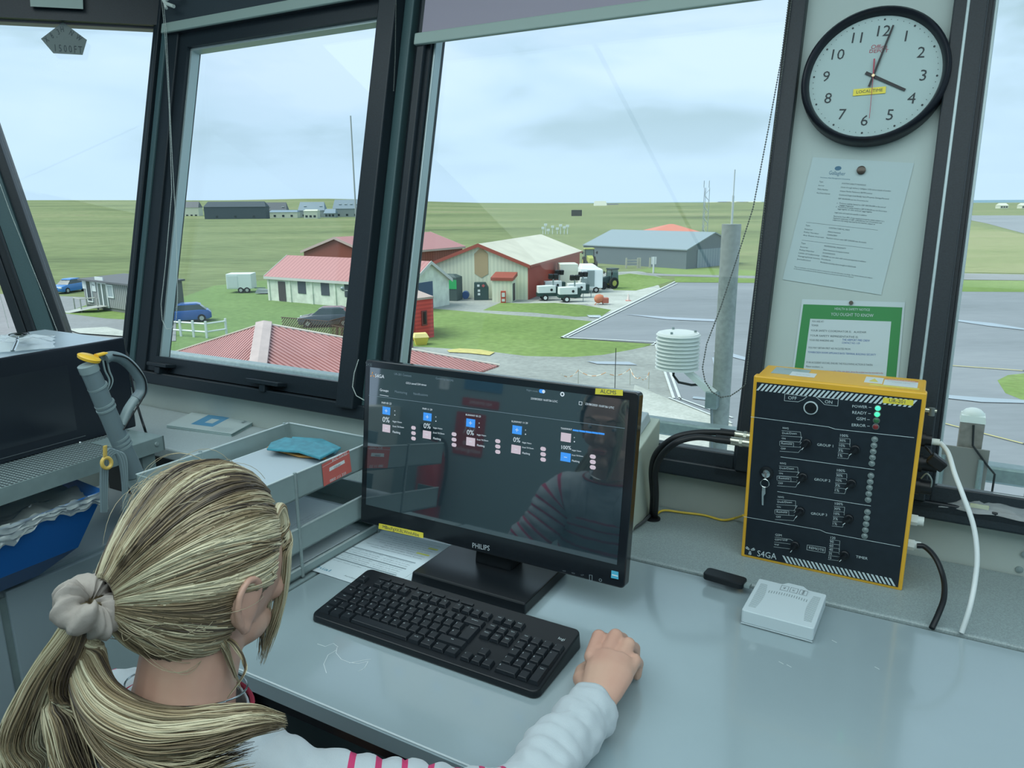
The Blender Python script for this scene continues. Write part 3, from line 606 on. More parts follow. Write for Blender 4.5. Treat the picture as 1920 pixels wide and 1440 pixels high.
# red hut
a, b = G(770, 648), G(813, 633)
hz = zat(b, 813, 560)-GZ
mred = stripe_mat('red_boards', (.70, .08, .07), (.56, .06, .055), 2, .28)
r = empty('red_hut', G(762, 640), 0, label='bright red boarded hut on the lawn, partly behind the window post', cat='hut')
p0 = G(740, 622); pA = G(768, 640); pB = G(814, 632); pC = pB+(p0-pA)
ctr = Matrix.Translation(G(762, 640)).inverted()
q = [ctr @ p for p in (pA, pB, pC, p0)]
MB().hexa([p for p in q], [p+Vector((0, 0, hz)) for p in q]).build('walls', mred, r)
MB().hexa([p+(p-(q[0]+q[2])/2)*.04+Vector((0, 0, hz)) for p in q], [p+(p-(q[0]+q[2])/2)*.04+Vector((0, 0, hz+.15)) for p in q]).build('roof', mat('hut_roof', (.45, .36, .32), .8), r)
dq = (q[1]-q[0]).normalized(); nq = Vector((dq.y, -dq.x, 0))
if nq.y > 0: nq = -nq
def onwall(s0, s1, z0, z1, m, nm):
    A = q[0]+(q[1]-q[0])*s0; B = q[0]+(q[1]-q[0])*s1; u = Vector((0, 0, 1))
    return MB().hexa([A+u*z0, B+u*z0, B+u*z1, A+u*z1], [A+u*z0+nq*.06, B+u*z0+nq*.06, B+u*z1+nq*.06, A+u*z1+nq*.06]).build(nm, m, r)
onwall(.50, .72, hz*.34, hz*.72, mat('hut_window_frame', (.2, .05, .05), .5), 'window'); onwall(.54, .68, hz*.38, hz*.69, winm, 'pane')
onwall(.0, .22, .1, hz*.68, mat('hut_door', (.42, .03, .03), .5), 'door')
# yellow bin + post
a = G(789, 646); r = empty('yellow_bin', a, .3, label='yellow plastic grit bin beside the red hut', cat='bin')
MB().hexa([(-.35, -.3, 0), (.35, -.3, 0), (.35, .3, 0), (-.35, .3, 0)], [(-.5, -.42, .55), (.5, -.42, .55), (.5, .42, .55), (-.5, .42, .55)]).build('bin_body', mat('bin_yellow', (.78, .62, .12), .5), r)
MB().hexa([(-.52, -.44, .55), (.52, -.44, .55), (.52, .44, .55), (-.52, .44, .55)], [(-.4, -.3, .8), (.4, -.3, .8), (.4, .3, .8), (-.4, .3, .8)]).build('bin_lid', mat('bin_lid', (.82, .72, .3), .5), r)
a = G(769, 652); tag(MB().box(-.2, .2, -.12, .12, 0, 1.7).box(-.12, .12, -.16, -.12, 1.35, 1.6).build('gate_post', mat('post_brown', (.22, .16, .14), .8), loc=a), 'brown service post with a small plate by the yellow bin', 'post')

# --------------------------------------------------------------- near roof below the cab
ZE = -5.2; ap = G(495, 608, -3.0)
er = G(936, 686, ZE); ee = G(870, 709, ZE); el = G(326, 662, ZE)
best = None
for k in range(200):
    y = 700+k*3; c = G(495-.141*(y-608), y, ZE); q = abs((c-er).cross((ee-er).normalized()).z)
    if best is None or q < best[0]: best = (q, c)
ec = best[1]
r = empty('annex_roof', ap, label='red corrugated hipped roof with pale hip cap just below the tower windows', cat='roof')
inv = Matrix.Translation(ap).inverted()
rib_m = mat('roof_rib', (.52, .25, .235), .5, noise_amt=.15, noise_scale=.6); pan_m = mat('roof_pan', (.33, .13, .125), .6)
def roof_face(e0, e1, n):
    A, E0, E1 = inv @ ap, inv @ e0, inv @ e1; ed = E1-E0; Le = ed.length; ed.normalize(); s0 = (A-E0).dot(ed)/Le; F0 = E0+ed*s0*Le
    nn = ed.cross(A-F0).normalized(); nn = nn if nn.z > 0 else -nn; mb = MB()
    def top(t):
        t = min(max(t, 0), 1); f = t/s0 if t < s0 else (1-t)/(1-s0)
        return E0+ed*Le*t, E0+ed*Le*t+(A-F0)*f
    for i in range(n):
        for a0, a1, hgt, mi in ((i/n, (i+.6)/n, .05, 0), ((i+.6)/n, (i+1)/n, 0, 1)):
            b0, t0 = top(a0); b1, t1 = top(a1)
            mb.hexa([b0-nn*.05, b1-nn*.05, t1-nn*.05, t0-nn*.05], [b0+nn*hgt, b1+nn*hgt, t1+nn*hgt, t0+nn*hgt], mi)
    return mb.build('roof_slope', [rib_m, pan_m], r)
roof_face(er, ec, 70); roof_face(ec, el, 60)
def hipcap(nm, e, w, m): MB().tube([inv @ (ap+Vector((0, 0, .04))), inv @ (e+Vector((0, 0, .04)))], w, 6, flat=.35, up=(0, 0, 1)).build(nm, m, r)
hipcap('hip_cap', ec, .34, mat('ridge_cap', (.52, .43, .41), .6, noise_amt=.15, noise_scale=2))
vc = mat('verge_cream', (.62, .58, .5), .6); hipcap('hip_trim', er, .12, vc); hipcap('hip_trim', el, .12, vc)
MB().hexa([inv @ (p+(ap-p)*.12-Vector((0, 0, .4))) for p in (er, ec, el)], [Vector(((inv @ p).x*.88, (inv @ p).y*.88, GZ+3.0)) for p in (er, ec, el)]).build('walls', cream_m, r)
# handrail round the balcony
r = room('balcony_rail', -.6, 2.6, .655, label='galvanised balcony rail running outside below the front windows', cat='handrail')
MB().box(-3.6, 4.5, -.03, .03, -.055, .0).build('top_rail', steel_m, r, bevel=.008)
for x in (-2.0, .5, 3.2): MB().box(x-.03, x+.03, -.02, .02, -1.6, -.055).build('rail_post', steel_m, r)
for x in (-2.16, -2.06): MB().cyl((x, -.045, -.035), (x, -.02, -.035), .012, 8).build('bolt', steel_m, r)

# ================================================================== VEHICLES AND YARD THINGS
tyre_m = mat('tyre', (.015, .017, .018), .8); hub_m = mat('wheel_hub', (.45, .48, .48), .4); carglass = mat('car_glass', (.05, .08, .09), .08)
def wheel(r, x, y, rad, w=.22, hub=hub_m):
    o = MB().cyl((x, y-w/2, rad), (x, y+w/2, rad), rad, 18).build('wheel', tyre_m, r, smooth=True)
    MB().cyl((x, y-w/2-.01, rad), (x, y+w/2+.01, rad), rad*.55, 14).build('hub', hub, o)
def car(loc, rz, m, lab, L=4.1, H=1.55, Wd=1.75):
    r = empty('car', loc, rz, label=lab, cat='car'); mb = MB()
    secs = [(0, .35, .62, .80), (.12, .22, .80, .96), (.9, .22, .93, 1.0), (1.3, .22, .98, 1.0), (3.3, .22, 1.02, 1.0), (3.95, .25, .98, .97), (L, .35, .75, .85)]
    def ring(x, z0, z1, k): w = Wd/2*k; return [(x, -w, z0), (x, w, z0), (x, w*1.0, z1*.75), (x, w*.9, z1), (x, -w*.9, z1), (x, -w, z1*.75)]
    vs = []; fs = []
    for s in secs: vs += ring(*s)
    n = len(secs)
    for i in range(n-1):
        for k in range(6): fs.append((i*6+k, i*6+(k+1) % 6, (i+1)*6+(k+1) % 6, (i+1)*6+k))
    fs += [tuple(range(6)), tuple((n-1)*6+k for k in range(6))]
    mb.add(vs, fs).build('car_body', m, r, smooth=True, bevel=.04, ang=50)
    w = Wd/2*.86; c = [(1.05, -w, .93), (L-.35, -w, .98), (L-.35, w, .98), (1.05, w, .93)]; t = [(1.75, -w*.8, H-.08), (L-.95, -w*.8, H-.06), (L-.95, w*.8, H-.06), (1.75, w*.8, H-.08)]
    MB().hexa(c, t).build('window_band', carglass, r, bevel=.03)
    MB().hexa([(1.6, -w*.84, H-.12), (L-.75, -w*.84, H-.12), (L-.75, w*.84, H-.12), (1.6, w*.84, H-.12)], [(1.9, -w*.72, H), (L-1.1, -w*.72, H), (L-1.1, w*.72, H), (1.9, w*.72, H)]).build('car_roof', m, r, bevel=.03)
    for x in (.8, L-.8):
        for y in (-Wd/2+.1, Wd/2-.1): wheel(r, x, y, .33)
    for y in (-.6, .6): MB().box(-.02, .1, y-.18, y+.18, .62, .76).build('headlight', whitepaint, r)
    return r
blue_m = mat('car_blue', (.02, .19, .52), .25, coat=.5); blue2_m = mat('car_dark_blue', (.02, .10, .34), .25, coat=.5); dgrey_m = mat('car_grey', (.06, .085, .11), .25, coat=.5)
p = G(104, 553); q = G(155, 546); d = q-p; car(p+Vector((-.3, .6, 0)), atan2(d.y, d.x)+.1, blue_m, 'bright blue crossover car parked left of the timber hut', L=4.1)
p = G(296, 606); car(p, radians(22), blue2_m, 'darker blue car parked at the far right end of the timber hut', L=4.2)
p = G(562, 612); car(p, radians(5), dgrey_m, 'dark grey car parked behind the brown lattice fence', L=4.4)
# box trailer
def box_trailer(x0, x1, yb, yt, depth, lab, rz=.0):
    a = G(x0, yb); b = G(x1, yb-1); L = (b-a).length; h = zat(a, x0, yt)-GZ
    r = empty('box_trailer', a, rz, label=lab, cat='trailer')
    MB().box(0, L, 0, depth, .45, h).build('trailer_body', mat('trailer_white', (.72, .80, .80), .5), r, bevel=.05)
    MB().box(.15, L*.45, -.03, 0, .6, h-.2).build('trailer_door', mat('trailer_door', (.66, .74, .75), .5), r)
    for x in (L*.55, L*.8): wheel(r, x, .1, .32)
    MB().box(L, L+1.2, depth/2-.05, depth/2+.05, .4, .5).build('drawbar', steel_m, r)
    return r
box_trailer(426, 474, 550, 514, 2.0, 'white box trailer standing on the grass left of the white building', .05)
a = G(478, 552); tag(MB().hexa([(0, 0, .1), (2.6, .2, .1), (2.4, 1.2, .1), (.2, 1.1, .1)], [(.2, .2, .55), (2.2, .35, .4), (2.0, 1.0, .4), (.3, .9, .55)]).build('covered_load', mat('grey_cover', (.22, .27, .28), .8), loc=a), 'low grey covered load beside the white box trailer', 'trailer')
a = G(560, 597)
# white post and rail fence
r = empty('paddock_fence', G(318, 630), 0, label='white post and rail fence beyond the red roof', cat='fence'); o_ = G(318, 630)
pts = [G(316, 629), G(350, 631), G(388, 634), G(425, 628)]
mb = MB()
for p in [pts[0].lerp(pts[2], k/3) for k in range(4)]+[pts[3]]:
    q = p-o_; MB().box(q.x-.07, q.x+.07, q.y-.07, q.y+.07, 0, 1.25).build('fence_post', whitepaint, r)
for z in (.45, 1.05):
    mb = MB(); mb.tube([p-o_+Vector((0, 0, z)) for p in pts], .07, 4); mb.build('fence_rail', whitepaint, r)
# brown lattice fence around a small yard
r = empty('lattice_fence', G(530, 655), 0, label='brown diagonal lattice fence in front of the white building', cat='fence'); o_ = G(530, 655)
latt = mat('lattice_brown', (.12, .075, .06), .8)
def lattice(p, q, h):
    p = p-o_; q = q-o_; d = q-p; L = d.length; M = Matrix.Translation(p) @ Matrix.Rotation(atan2(d.y, d.x), 4, 'Z'); mb = MB(); n = int(L/.22)
    for i in range(-int(h/.22), n):
        x0 = i*.22; s = max(0, -x0); e = min(h, L-x0)
        if e > s: mb.hexa([(x0+s, -.01, s), (x0+s+.1, -.01, s), (x0+s+.1, .01, s), (x0+s, .01, s)], [(x0+e, -.01, e), (x0+e+.1, -.01, e), (x0+e+.1, .01, e), (x0+e, .01, e)], 0, M)
    mb.box(0, L, -.03, .03, h-.05, h, 0, M); mb.box(0, L, -.03, .03, 0, .06, 0, M)
    mb.build('lattice_panel', latt, r)
for (a, b, h) in (((530, 632), (618, 641), 1.5), ((618, 641), (680, 622), 1.5), ((630, 606), (690, 604), 1.3), ((625, 650), (690, 664), 1.5)): lattice(G(*a), G(*b), h)
# masts
def pole_thing(name, base, h, rad, lab, cat, m, dx=0):
    return tag(MB().tube([(0, 0, 0), (dx*.5, 0, h/2), (dx, 0, h)], [rad*1.2, rad, rad*.75], 10).build(name, m, loc=base, smooth=True), lab, cat)
polem = mat('pole_grey', (.34, .38, .36), .5)
p = G(684, 705, -5.5); Hh = zat(p, 655, 217)-p.z; r = pole_thing('whip_aerial', p, Hh, .035, 'tall thin grey whip aerial rising above the horizon outside the left window', 'aerial', polem)
p = G(661, 640); r = empty('wind_mast', p, 0, label='short pole with anemometer heads before the white building', cat='wind sensor'); Hh = zat(p, 655, 545)-GZ
MB().cyl((0, 0, 0), (0, 0, Hh), .06, 8).build('pole', polem, r); mb = MB().tube([(-.5, 0, Hh), (.45, 0, Hh)], .04, 6); mb.build('cross_arm', polem, r)
MB().ball((-.5, 0, Hh+.15), .14, 10, 6).build('sensor_head', steel_m, r); MB().ball((.45, 0, Hh+.1), (.3, .2, .2), 10, 6).build('sensor_head', mat('sensor_white', (.6, .65, .65), .5), r)
# green tanks, barrel, pallet against the barn
p = G(812, 561)+Vector((-.2, -.9, 0)); r = empty('oil_tank', p, -.30, label='large dark green oil tank with bright green sign at the left of the barn', cat='tank')
MB().box(0, 2.9, 0, 1.6, 0, 2.35).hexa([(.05, .05, 2.35), (2.85, .05, 2.35), (2.85, 1.55, 2.35), (.05, 1.55, 2.35)], [(.5, .4, 2.6), (2.4, .4, 2.6), (2.4, 1.2, 2.6), (.5, 1.2, 2.6)]).build('tank_body', mat('tank_green', (.055, .095, .09), .6), r, bevel=.05)
MB().box(2.0, 2.88, -.04, 0, 1.2, 2.1).build('sign', mat('green_sign', (.03, .42, .13), .5), r); MB().box(1.1, 1.28, -.03, 0, 1.3, 1.45).build('label_plate', whitepaint, r)
MB().box(1.15, 1.3, -.03, 0, .75, .9).build('label_plate', whitepaint, r)
p = G(889, 563); r = empty('fuel_tank', p, 0, label='dark green fuel tank with sloping shoulder and hazard diamond by the barn', cat='tank')
MB().hexa([(0, 0, 0), (1.45, 0, 0), (1.45, 1, 0), (0, 1, 0)], [(0, 0, 1.25), (1.45, 0, 1.25), (1.45, 1, 1.25), (0, 1, 1.25)]).hexa([(.02, .02, 1.25), (1.43, .02, 1.25), (1.43, 1, 1.25), (.02, 1, 1.25)], [(.02, .1, 1.75), (1.15, .1, 1.75), (1.15, .9, 1.75), (.02, .9, 1.75)]).build('tank_body', green_m, r, bevel=.03)
for x, z in ((.45, 1.35), (.5, .85), (.5, .5)): MB().box(x-.12, x+.12, -.03, -.0, z, z+.22).build('label_plate', whitepaint, r)
MB().box(-.12, .12, -.02, 0, -.12, .12, 0, Tm((.95, -.01, 1.45), ry=pi/4)).build('hazard_diamond', mat('diamond_red', (.5, .1, .1), .5), r)
tag(MB().cyl((-.0, -.45, .38), (0, .45, .38), .38, 16).build('barrel', mat('barrel_blue', (.02, .10, .30), .5), loc=G(874, 558)+Vector((0, -.75, 0)), smooth=True), 'blue barrel lying against the barn wall between the two tanks', 'barrel')
tag(MB().box(-.6, .6, -.3, .3, 0, .7).box(-.5, .5, -.33, -.3, .1, .6).build('white_crate', mat('crate_white', (.50, .52, .48), .7), loc=G(809, 561)+Vector((-.9, -1.2, 0)), bevel=.03), 'pale crate on the ground at the left end of the green oil tank', 'crate')
# lighting towers
def light_tower(px, py, lab, s=1.0):
    r = empty('lighting_tower', G(px, py), radians(8), label=lab, cat='lighting tower', group='mobile lighting towers by the red barn wall')
    MB().hexa([(-.9, -.5, .75), (.9, -.5, .75), (.9, .5, .75), (-.9, .5, .75)], [(-.9, -.45, 1.45), (.9, -.45, 1.5), (.9, .45, 1.5), (-.9, .45, 1.45)]).build('hood', mat('tower_white', (.72, .80, .78), .5), r, bevel=.05)
    MB().box(-.95, 1.2, -.5, .5, .45, .78).build('chassis', green_m, r); MB().box(.92, 1.3, -.4, .4, .7, 1.35).build('control_end', green_m, r)
    MB().cyl((.45, -.52, 1.08), (.45, -.5, 1.08), .13, 12).build('vent', black_m, r)
    wheel(r, -.2, -.55, .32, hub=whitepaint); wheel(r, -.2, .55, .32, hub=whitepaint)
    MB().cyl((.7, 0, 1.4), (.7, 0, 2.1), .08, 8).build('mast', steel_m, r)
    for x, y in ((.45, -.2), (.95, -.2), (.45, .2), (.95, .2)): MB().box(-.2, .2, -.09, .09, -.25, .25, 0, Tm((x, y, 2.35), rx=.4)).build('lamp_head', black_m, r, bevel=.03)
    MB().cyl((1.5, -.3, 0), (1.5, -.3, .8), .04, 6).build('jack_leg', steel_m, r)
    return r
light_tower(1024, 563, 'front left white lighting tower parked beside the red barn wall')
light_tower(1036, 553, 'lighting tower directly behind the front left one by the red wall')
light_tower(1064, 566, 'nearest lighting tower, right of the pair by the red wall')
light_tower(1080, 558, 'rightmost lighting tower beside the white cabin')
# white welfare cabin and site trailers
p = G(1050, 545); r = empty('site_cabin', p, radians(4), label='pale flat-sided site cabin behind the lighting towers', cat='cabin')
MB().box(0, 2.0, .0, 2.4, .3, 2.9).build('cabin_body', mat('cabin_cream', (.62, .68, .58), .6), r, bevel=.05)
p = G(1085, 549); r = empty('catering_trailer', p+Vector((.25, -.3, 0)), radians(2), label='bright white trailer with grey door between the cabin and the dark tractor', cat='trailer')
MB().hexa([(-.1, 0, .5), (2.3, 0, .5), (2.3, 2.4, .5), (-.1, 2.4, .5)], [(-.1, .0, 2.6), (2.3, 0, 2.5), (2.3, 2.4, 2.5), (-.1, 2.4, 2.6)]).hexa([(-.1, .1, 2.5), (2.25, .1, 2.4), (2.25, 2.3, 2.4), (-.1, 2.3, 2.5)], [(0, .4, 3.0), (1.4, .4, 3.0), (1.4, 2.0, 3.0), (0, 2.0, 3.0)]).build('trailer_body', mat('trailer_bright', (.82, .9, .9), .4), r, bevel=.08)
MB().box(.6, 1.4, -.04, 0, .7, 2.4).build('trailer_door', steel_m, r); MB().box(-.1, .55, -.5, -.05, .7, 1.6).build('generator_box', steel_m, r); wheel(r, .5, .1, .32); wheel(r, 1.6, .1, .32)
# dark tractor (mower) and the green farm tractor
def tractor(p, rz, lab, body, s=1.0):
    r = empty('tractor', p, rz, label=lab, cat='tractor')
    for x, y, rad in ((.75, 0, .8), (-.75, 0, .8)): o = MB().cyl((x-.2, y, .8), (x+.2, y, .8), .8, 20).build('rear_wheel', tyre_m, r, smooth=True); MB().cyl((x-.22, y, .8), (x+.22, y, .8), .4, 14).build('hub', mat('hub_yellow', (.45, .45, .1), .5), o)
    for x in (-.72, .72): MB().cyl((x-.15, -1.9, .55), (x+.15, -1.9, .55), .55, 18).build('front_wheel', tyre_m, r, smooth=True)
    MB().hexa([(-.4, -2.3, .8), (.4, -2.3, .8), (.45, -.4, .8), (-.45, -.4, .8)], [(-.32, -2.2, 1.5), (.32, -2.2, 1.5), (.45, -.4, 1.8), (-.45, -.4, 1.8)]).build('bonnet', body, r, bevel=.06)
    MB().hexa([(-.7, -.5, 1.2), (.7, -.5, 1.2), (.7, .9, 1.2), (-.7, .9, 1.2)], [(-.65, -.35, 2.65), (.65, -.35, 2.65), (.65, .8, 2.65), (-.65, .8, 2.65)]).build('cab_glass', mat('cab_glass', (.10, .17, .16), .1), r)
    MB().box(-.75, .75, -.5, .95, 2.65, 2.85).build('cab_roof', body, r, bevel=.05)
    for x in (-.68, .68):
        MB().tube([(x, -.5, 1.2), (x*.95, -.36, 2.66)], .05, 6).build('cab_pillar', black_m, r); MB().tube([(x*1.0, -.5, 2.2), (x*1.6, -.6, 2.2)], .03, 6).box(x*1.6-.1, x*1.6+.1, -.64, -.58, 2.0, 2.4).build('mirror', black_m, r)
    return r
tractor(G(1104, 501), radians(4), 'yellow-green farm tractor facing the tower beyond the barn', mat('tractor_lime', (.42, .46, .12), .5))
r = tractor(G(1143, 543)+Vector((.3, 1.2, 0)), radians(-62), 'dark green tractor at the right end of the trailer row', mat('tractor_dark', (.02, .05, .05), .5)); r.scale = (.72, .72, .80)
# orange mixer, cone
p = G(1122, 571); r = empty('cement_mixer', p, 0, label='rusty orange cement mixer lying on the wet concrete', cat='cement mixer')
orm = mat('rust_orange', (.55, .19, .10), .6)
MB().lathe([(.18, -.4), (.42, -.15), (.42, .2), (.22, .5)], 16, M=Tm((0, 0, .55), ry=1.3)).build('drum', orm, r, smooth=True); MB().box(.35, .95, -.3, .3, .15, .65).build('motor_housing', mat('rust_red', (.42, .12, .08), .6), r, bevel=.05)
MB().tube([(-.4, -.3, 0), (.1, 0, .5), (.5, .3, 0)], .04, 6).build('stand', orm, r)
r = empty('traffic_cone', G(1178, 564), 0, label='small red and white traffic cone at the apron edge', cat='cone')
MB().lathe([(.16, .05), (.04, .7)], 12).build('cone_body', mat('cone_white', (.75, .65, .6), .6), r); MB().box(-.25, .25, -.25, .25, 0, .05).build('cone_base', mat('cone_red', (.6, .2, .15), .6), r)
# field furniture
r = empty('field_gate', G(1172, 503), 0, label='weathered wooden field gate and posts before the grey hangar', cat='gate'); o_ = G(1172, 503); wood = mat('old_wood', (.42, .43, .36), .9)
for x in (1174, 1196, 1200, 1219): q = G(x, 503)-o_; MB().box(q.x-.12, q.x+.12, -.1, .1, 0, 1.5).build('gate_post', wood, r)
mb = MB(); q0, q1 = G(1174, 503)-o_, G(1196, 503)-o_
for z in (.4, .8, 1.2): MB().box(q0.x, q1.x, -.03, .03, z-.05, z+.05).build('gate_bar', wood, r)
tag(MB().cyl((0, 0, 0), (0, 0, 2.2), .12, 8).box(-.35, .35, -.05, .0, 1.2, 2.2).build('marker_post', mat('marker_white', (.6, .65, .65), .6), loc=G(1225, 512)), 'white marker board on a post at the corner of the grey hangar', 'post')
r = empty('lattice_mast', G(1320, 440), 0, label='tall grey lattice radio mast behind the grey hangar', cat='radio mast'); Hh = zat(G(1320, 440), 1320, 352)-GZ
mb = MB(); w = .75
for x, y in ((-w, -w), (w, -w), (0, w)): mb.cyl((x, y, 0), (x, y, Hh), .09, 5)
for k in range(int(Hh/1.6)):
    z = k*1.6; a_, b_ = (-w, w) if k % 2 else (w, -w); mb.cyl((a_, -w, z), (b_, -w, z+1.6), .06, 4); mb.cyl((a_, -w, z), (0, w, z+1.6), .06, 4)
mb.build('lattice', mat('mast_grey', (.30, .36, .40), .6), r)
for x in (-w, w): MB().cyl((x, 0, Hh), (x, 0, Hh+2), .1, 5).build('antenna', MATS['mast_grey'], r)
tag(MB().box(-3.6, 3.6, -2, 2, 0, 4.2).build('block_hut', mat('black_hut', (.03, .045, .045), .8), loc=G(1081, 405)), 'small square black hut alone in the middle of the pasture', 'hut')
rnd = random.Random(3)
for i, (x, h) in enumerate(((1018, 2.2), (1023, 3.2), (1028, 1.6), (1036, 2.6), (1045, 2.0), (1051, 3.0), (1058, 2.4), (1064, 2.8))):
    p = G(x, 439); r = empty('weather_instrument', p, 0, label='white weather instrument in the little fenced enclosure in the pasture', cat='weather instrument', group='instruments in the met enclosure')
    MB().cyl((0, 0, 0), (0, 0, h), .12, 6).build('post', whitepaint, r); MB().box(-.45, .45, -.3, .3, h-.7, h).build('housing', whitepaint, r)
rnd = random.Random(5)
# distant houses
def house(px, w, py, wall, roof, lab, h=3, rh=3, depth=8, cat='house', grp=None, nsky=0):
    a = G(px, py); b = G(px+w, py); M, L = basis(a, b); D = a.length; r = empty('house', a, 0, label=lab, cat=cat, group=grp)
    MB().box(0, L, 0, depth, 0, h).build('walls', wall, r)
    MB().hexa([(-.3, -.3, h), (L+.3, -.3, h), (L+.3, depth+.3, h), (-.3, depth+.3, h)], [(L*.04, depth/2-.1, h+rh), (L*.96, depth/2-.1, h+rh), (L*.96, depth/2+.1, h+rh), (L*.04, depth/2+.1, h+rh)]).build('roof', roof, r)
    for i in range(nsky):
        x = L*(.25+.6*i/max(1, nsky-1)); k = rh/(depth/2+.2); y = depth*.22; z = h+(y+.3)*k; MB().box(x-1, x+1, y-.5, y+.5, z, z+.35).build('skylight', whitepaint, r)
    for i in range(3): x = L*(.2+.3*i); MB().box(x-.8, x+.8, -.1, 0, .8, 2.2).build('window', winm, r)
    return r
slate = mat('slate_roof', (.10, .12, .14), .6); slate_l = mat('slate_roof_light', (.20, .28, .34), .5); hwall = mat('house_white', (.58, .62, .52), .8); hgrey = mat('house_grey', (.26, .31, .32), .8); hdark = mat('barn_dark', (.055, .08, .10), .8)
house(346, 22, 408, hwall, slate, 'cream two-storey farmhouse far off at the left of the house row', h=7.5, rh=4.5)
house(384, 98, 411, hdark, hdark, 'very long dark barn far off below the hill', h=8, rh=3.5, cat='barn')
house(492, 38, 407, hgrey, slate, 'far house with dark roof and small skylights', h=4, rh=7, nsky=2); house(505, 45, 409, hwall, slate_l, 'low white annexe in front of the dark-roofed far house', h=4, rh=1.5, cat='annexe')
house(560, 42, 408, hgrey, slate_l, 'far grey house with blue-grey roof, middle of the row', h=5, rh=6, nsky=2); house(570, 22, 410, hwall, hwall, 'small white outbuilding before the middle far house', h=5, rh=1)
house(608, 18, 408, hgrey, slate_l, 'small far shed between two slate-roofed houses', h=3, rh=3, cat='shed'); house(625, 45, 407, hgrey, slate_l, 'far grey house with four bright skylights behind the whip aerial', h=6, rh=6.5, nsky=4)
house(674, 32, 405, hwall, slate, 'far low white cottage right of the whip aerial', h=4, rh=6, nsky=2)
house(832, 15, 383.5, hgrey, slate, 'tiny dark house on the skyline right of the window post', h=5, rh=4)
house(1114, 20, 392, hwall, hwall, 'small white gabled croft house out on the plain', h=4, rh=7); house(1134, 22, 391, hgrey, slate, 'low dark sheds beside the white croft house', h=4, rh=3, cat='shed')
for i, (x, w, y) in enumerate(((1320, 16, 383), (1346, 14, 383), (1362, 12, 382), (1380, 12, 382), (1394, 14, 381))):
    house(x, w, y, hwall, slate if i % 2 else hwall, 'pale house of the far village on the right skyline', h=3.5+i % 3, rh=3.5, grp='village houses on the right skyline')
for i, (x, w) in enumerate(((1875, 18), (1916, 14))): house(x, w, 391, hwall, hwall, 'white far-off %s seen through the right window' % ('bungalow by the runway', 'house at the picture edge')[i], h=3, rh=2.5)
p = G(173, 391); tag(MB().cyl((0, 0, 0), (0, 0, 16), .5, 5).build('distant_mast', polem, loc=p+Vector((0, 0, 3))), 'tiny mast on the far left skyline', 'mast')
# farm machinery behind the white building
tag(MB().box(-1.4, 1.4, -1, 1, 0, 1.6).ball((-.6, -.3, 1.7), (.9, .7, .5), 10, 6).ball((.7, 0, 1.8), (.7, .7, .6), 10, 6).build('scrap_heap', mat('scrap_blue', (.05, .10, .16), .7, noise_amt=.6, noise_scale=1.2), loc=G(682, 478)), 'blue heap of machinery beyond the white building', 'machinery')
# rope barrier near the tower
r = empty('rope_barrier', G(1155, 715), 0, label='red and white tape strung between thin stakes on the tarmac', cat='barrier'); o_ = G(1155, 715)
tp = [(1052, 712), (1084, 697), (1120, 715), (1155, 716), (1181, 699), (1178, 722)]; zz = .75
for k, (x, y) in enumerate(((1084, 725), (1181, 722), (1216, 730))):
    q = G(x, y)-o_; MB().cyl((q.x, q.y, 0), (q.x, q.y, .95), .02, 5).build('stake', wood, r)
k = 0
for A, B in (((1052, 733), (1084, 725)), ((1084, 725), (1135, 730)), ((1135, 730), (1181, 722)), ((1181, 722), (1200, 740)), ((1200, 740), (1216, 730))):
    p, q = G(*A)-o_, G(*B)-o_; n = 6
    for i in range(n):
        f = lambda t: p.lerp(q, t)+Vector((0, 0, .9-.5*4*t*(1-t)*.5))
        MB().tube([f(i/n), f((i+1)/n)], .022, 4).build('tape', (mat('tape_white', (.7, .7, .6), .6), mat('tape_red', (.55, .3, .15), .6))[k % 2], r); k += 1
# aerial rising just behind the monitor
p = W(-1.02, 2.6, .655)
tag(MB().tube([(0, 0, 0), (0, 0, .055), (0, 0, .065)], [.006, .005, .003], 8).tube([(0, 0, .06), (0, 0, .25)], .0014, 6).build('whip_antenna', blackr_m, loc=p, smooth=True), 'short black whip antenna on the balcony rail, behind the monitor top', 'aerial')
# mast pipe with radiation shield
r = room('mast_pipe', -.665, 2.8, -2.0, label='thick galvanised pipe standing outside the middle window', cat='pipe')
zt = zat(W(-.66, 2.8, 0), 1397, 420); pm = mat('pipe_grey', (.36, .40, .38), .7, noise_amt=.2, noise_scale=60)
MB().cyl((0, 0, 0), (0, 0, zt+2.0), .034, 24).build('pipe', pm, r, smooth=True)
tag(MB().cyl((0, 0, 0), (0, 0, .10), .004, 6).cyl((0, 0, .1), (0, 0, .19), .0022, 6).build('thin_aerial', whitepaint, loc=W(-.665, 2.8, zt)), 'thin white aerial on top of the galvanised pipe', 'aerial')
sc = W(-.828, 2.75, 0); z0 = zat(sc, 1293, 690); z1 = zat(sc, 1293, 625)
r = room('radiation_shield', -.828, 2.75, z0, label='white louvred temperature shield on an arm outside the middle window', cat='weather sensor')
shm = mat('shield_white', (.84, .88, .84), .45); R = .083; n = 10; hgt = z1-z0
for i in range(n):
    z = hgt*i/(n-.5); MB().lathe([(R*.80, z+.005), (R, z), (R*1.0, z+.003), (R*.80, z+hgt/n*.95), (R*.66, z+hgt/n*.95)], 36).build('louvre', shm, r, smooth=True, ang=30)
MB().lathe([(R*.98, hgt*.95), (R*1.0, hgt*.955), (R*.93, hgt*1.02), (R*.2, hgt*1.045)], 36).build('cap', shm, r, smooth=True, ang=30)
for a_ in (.3, 2.2, 4.6): MB().cyl((R*.75*cos(a_), R*.75*sin(a_), hgt*1.02), (R*.75*cos(a_), R*.75*sin(a_), hgt*1.10), .005, 8).build('bolt', steel_m, r)
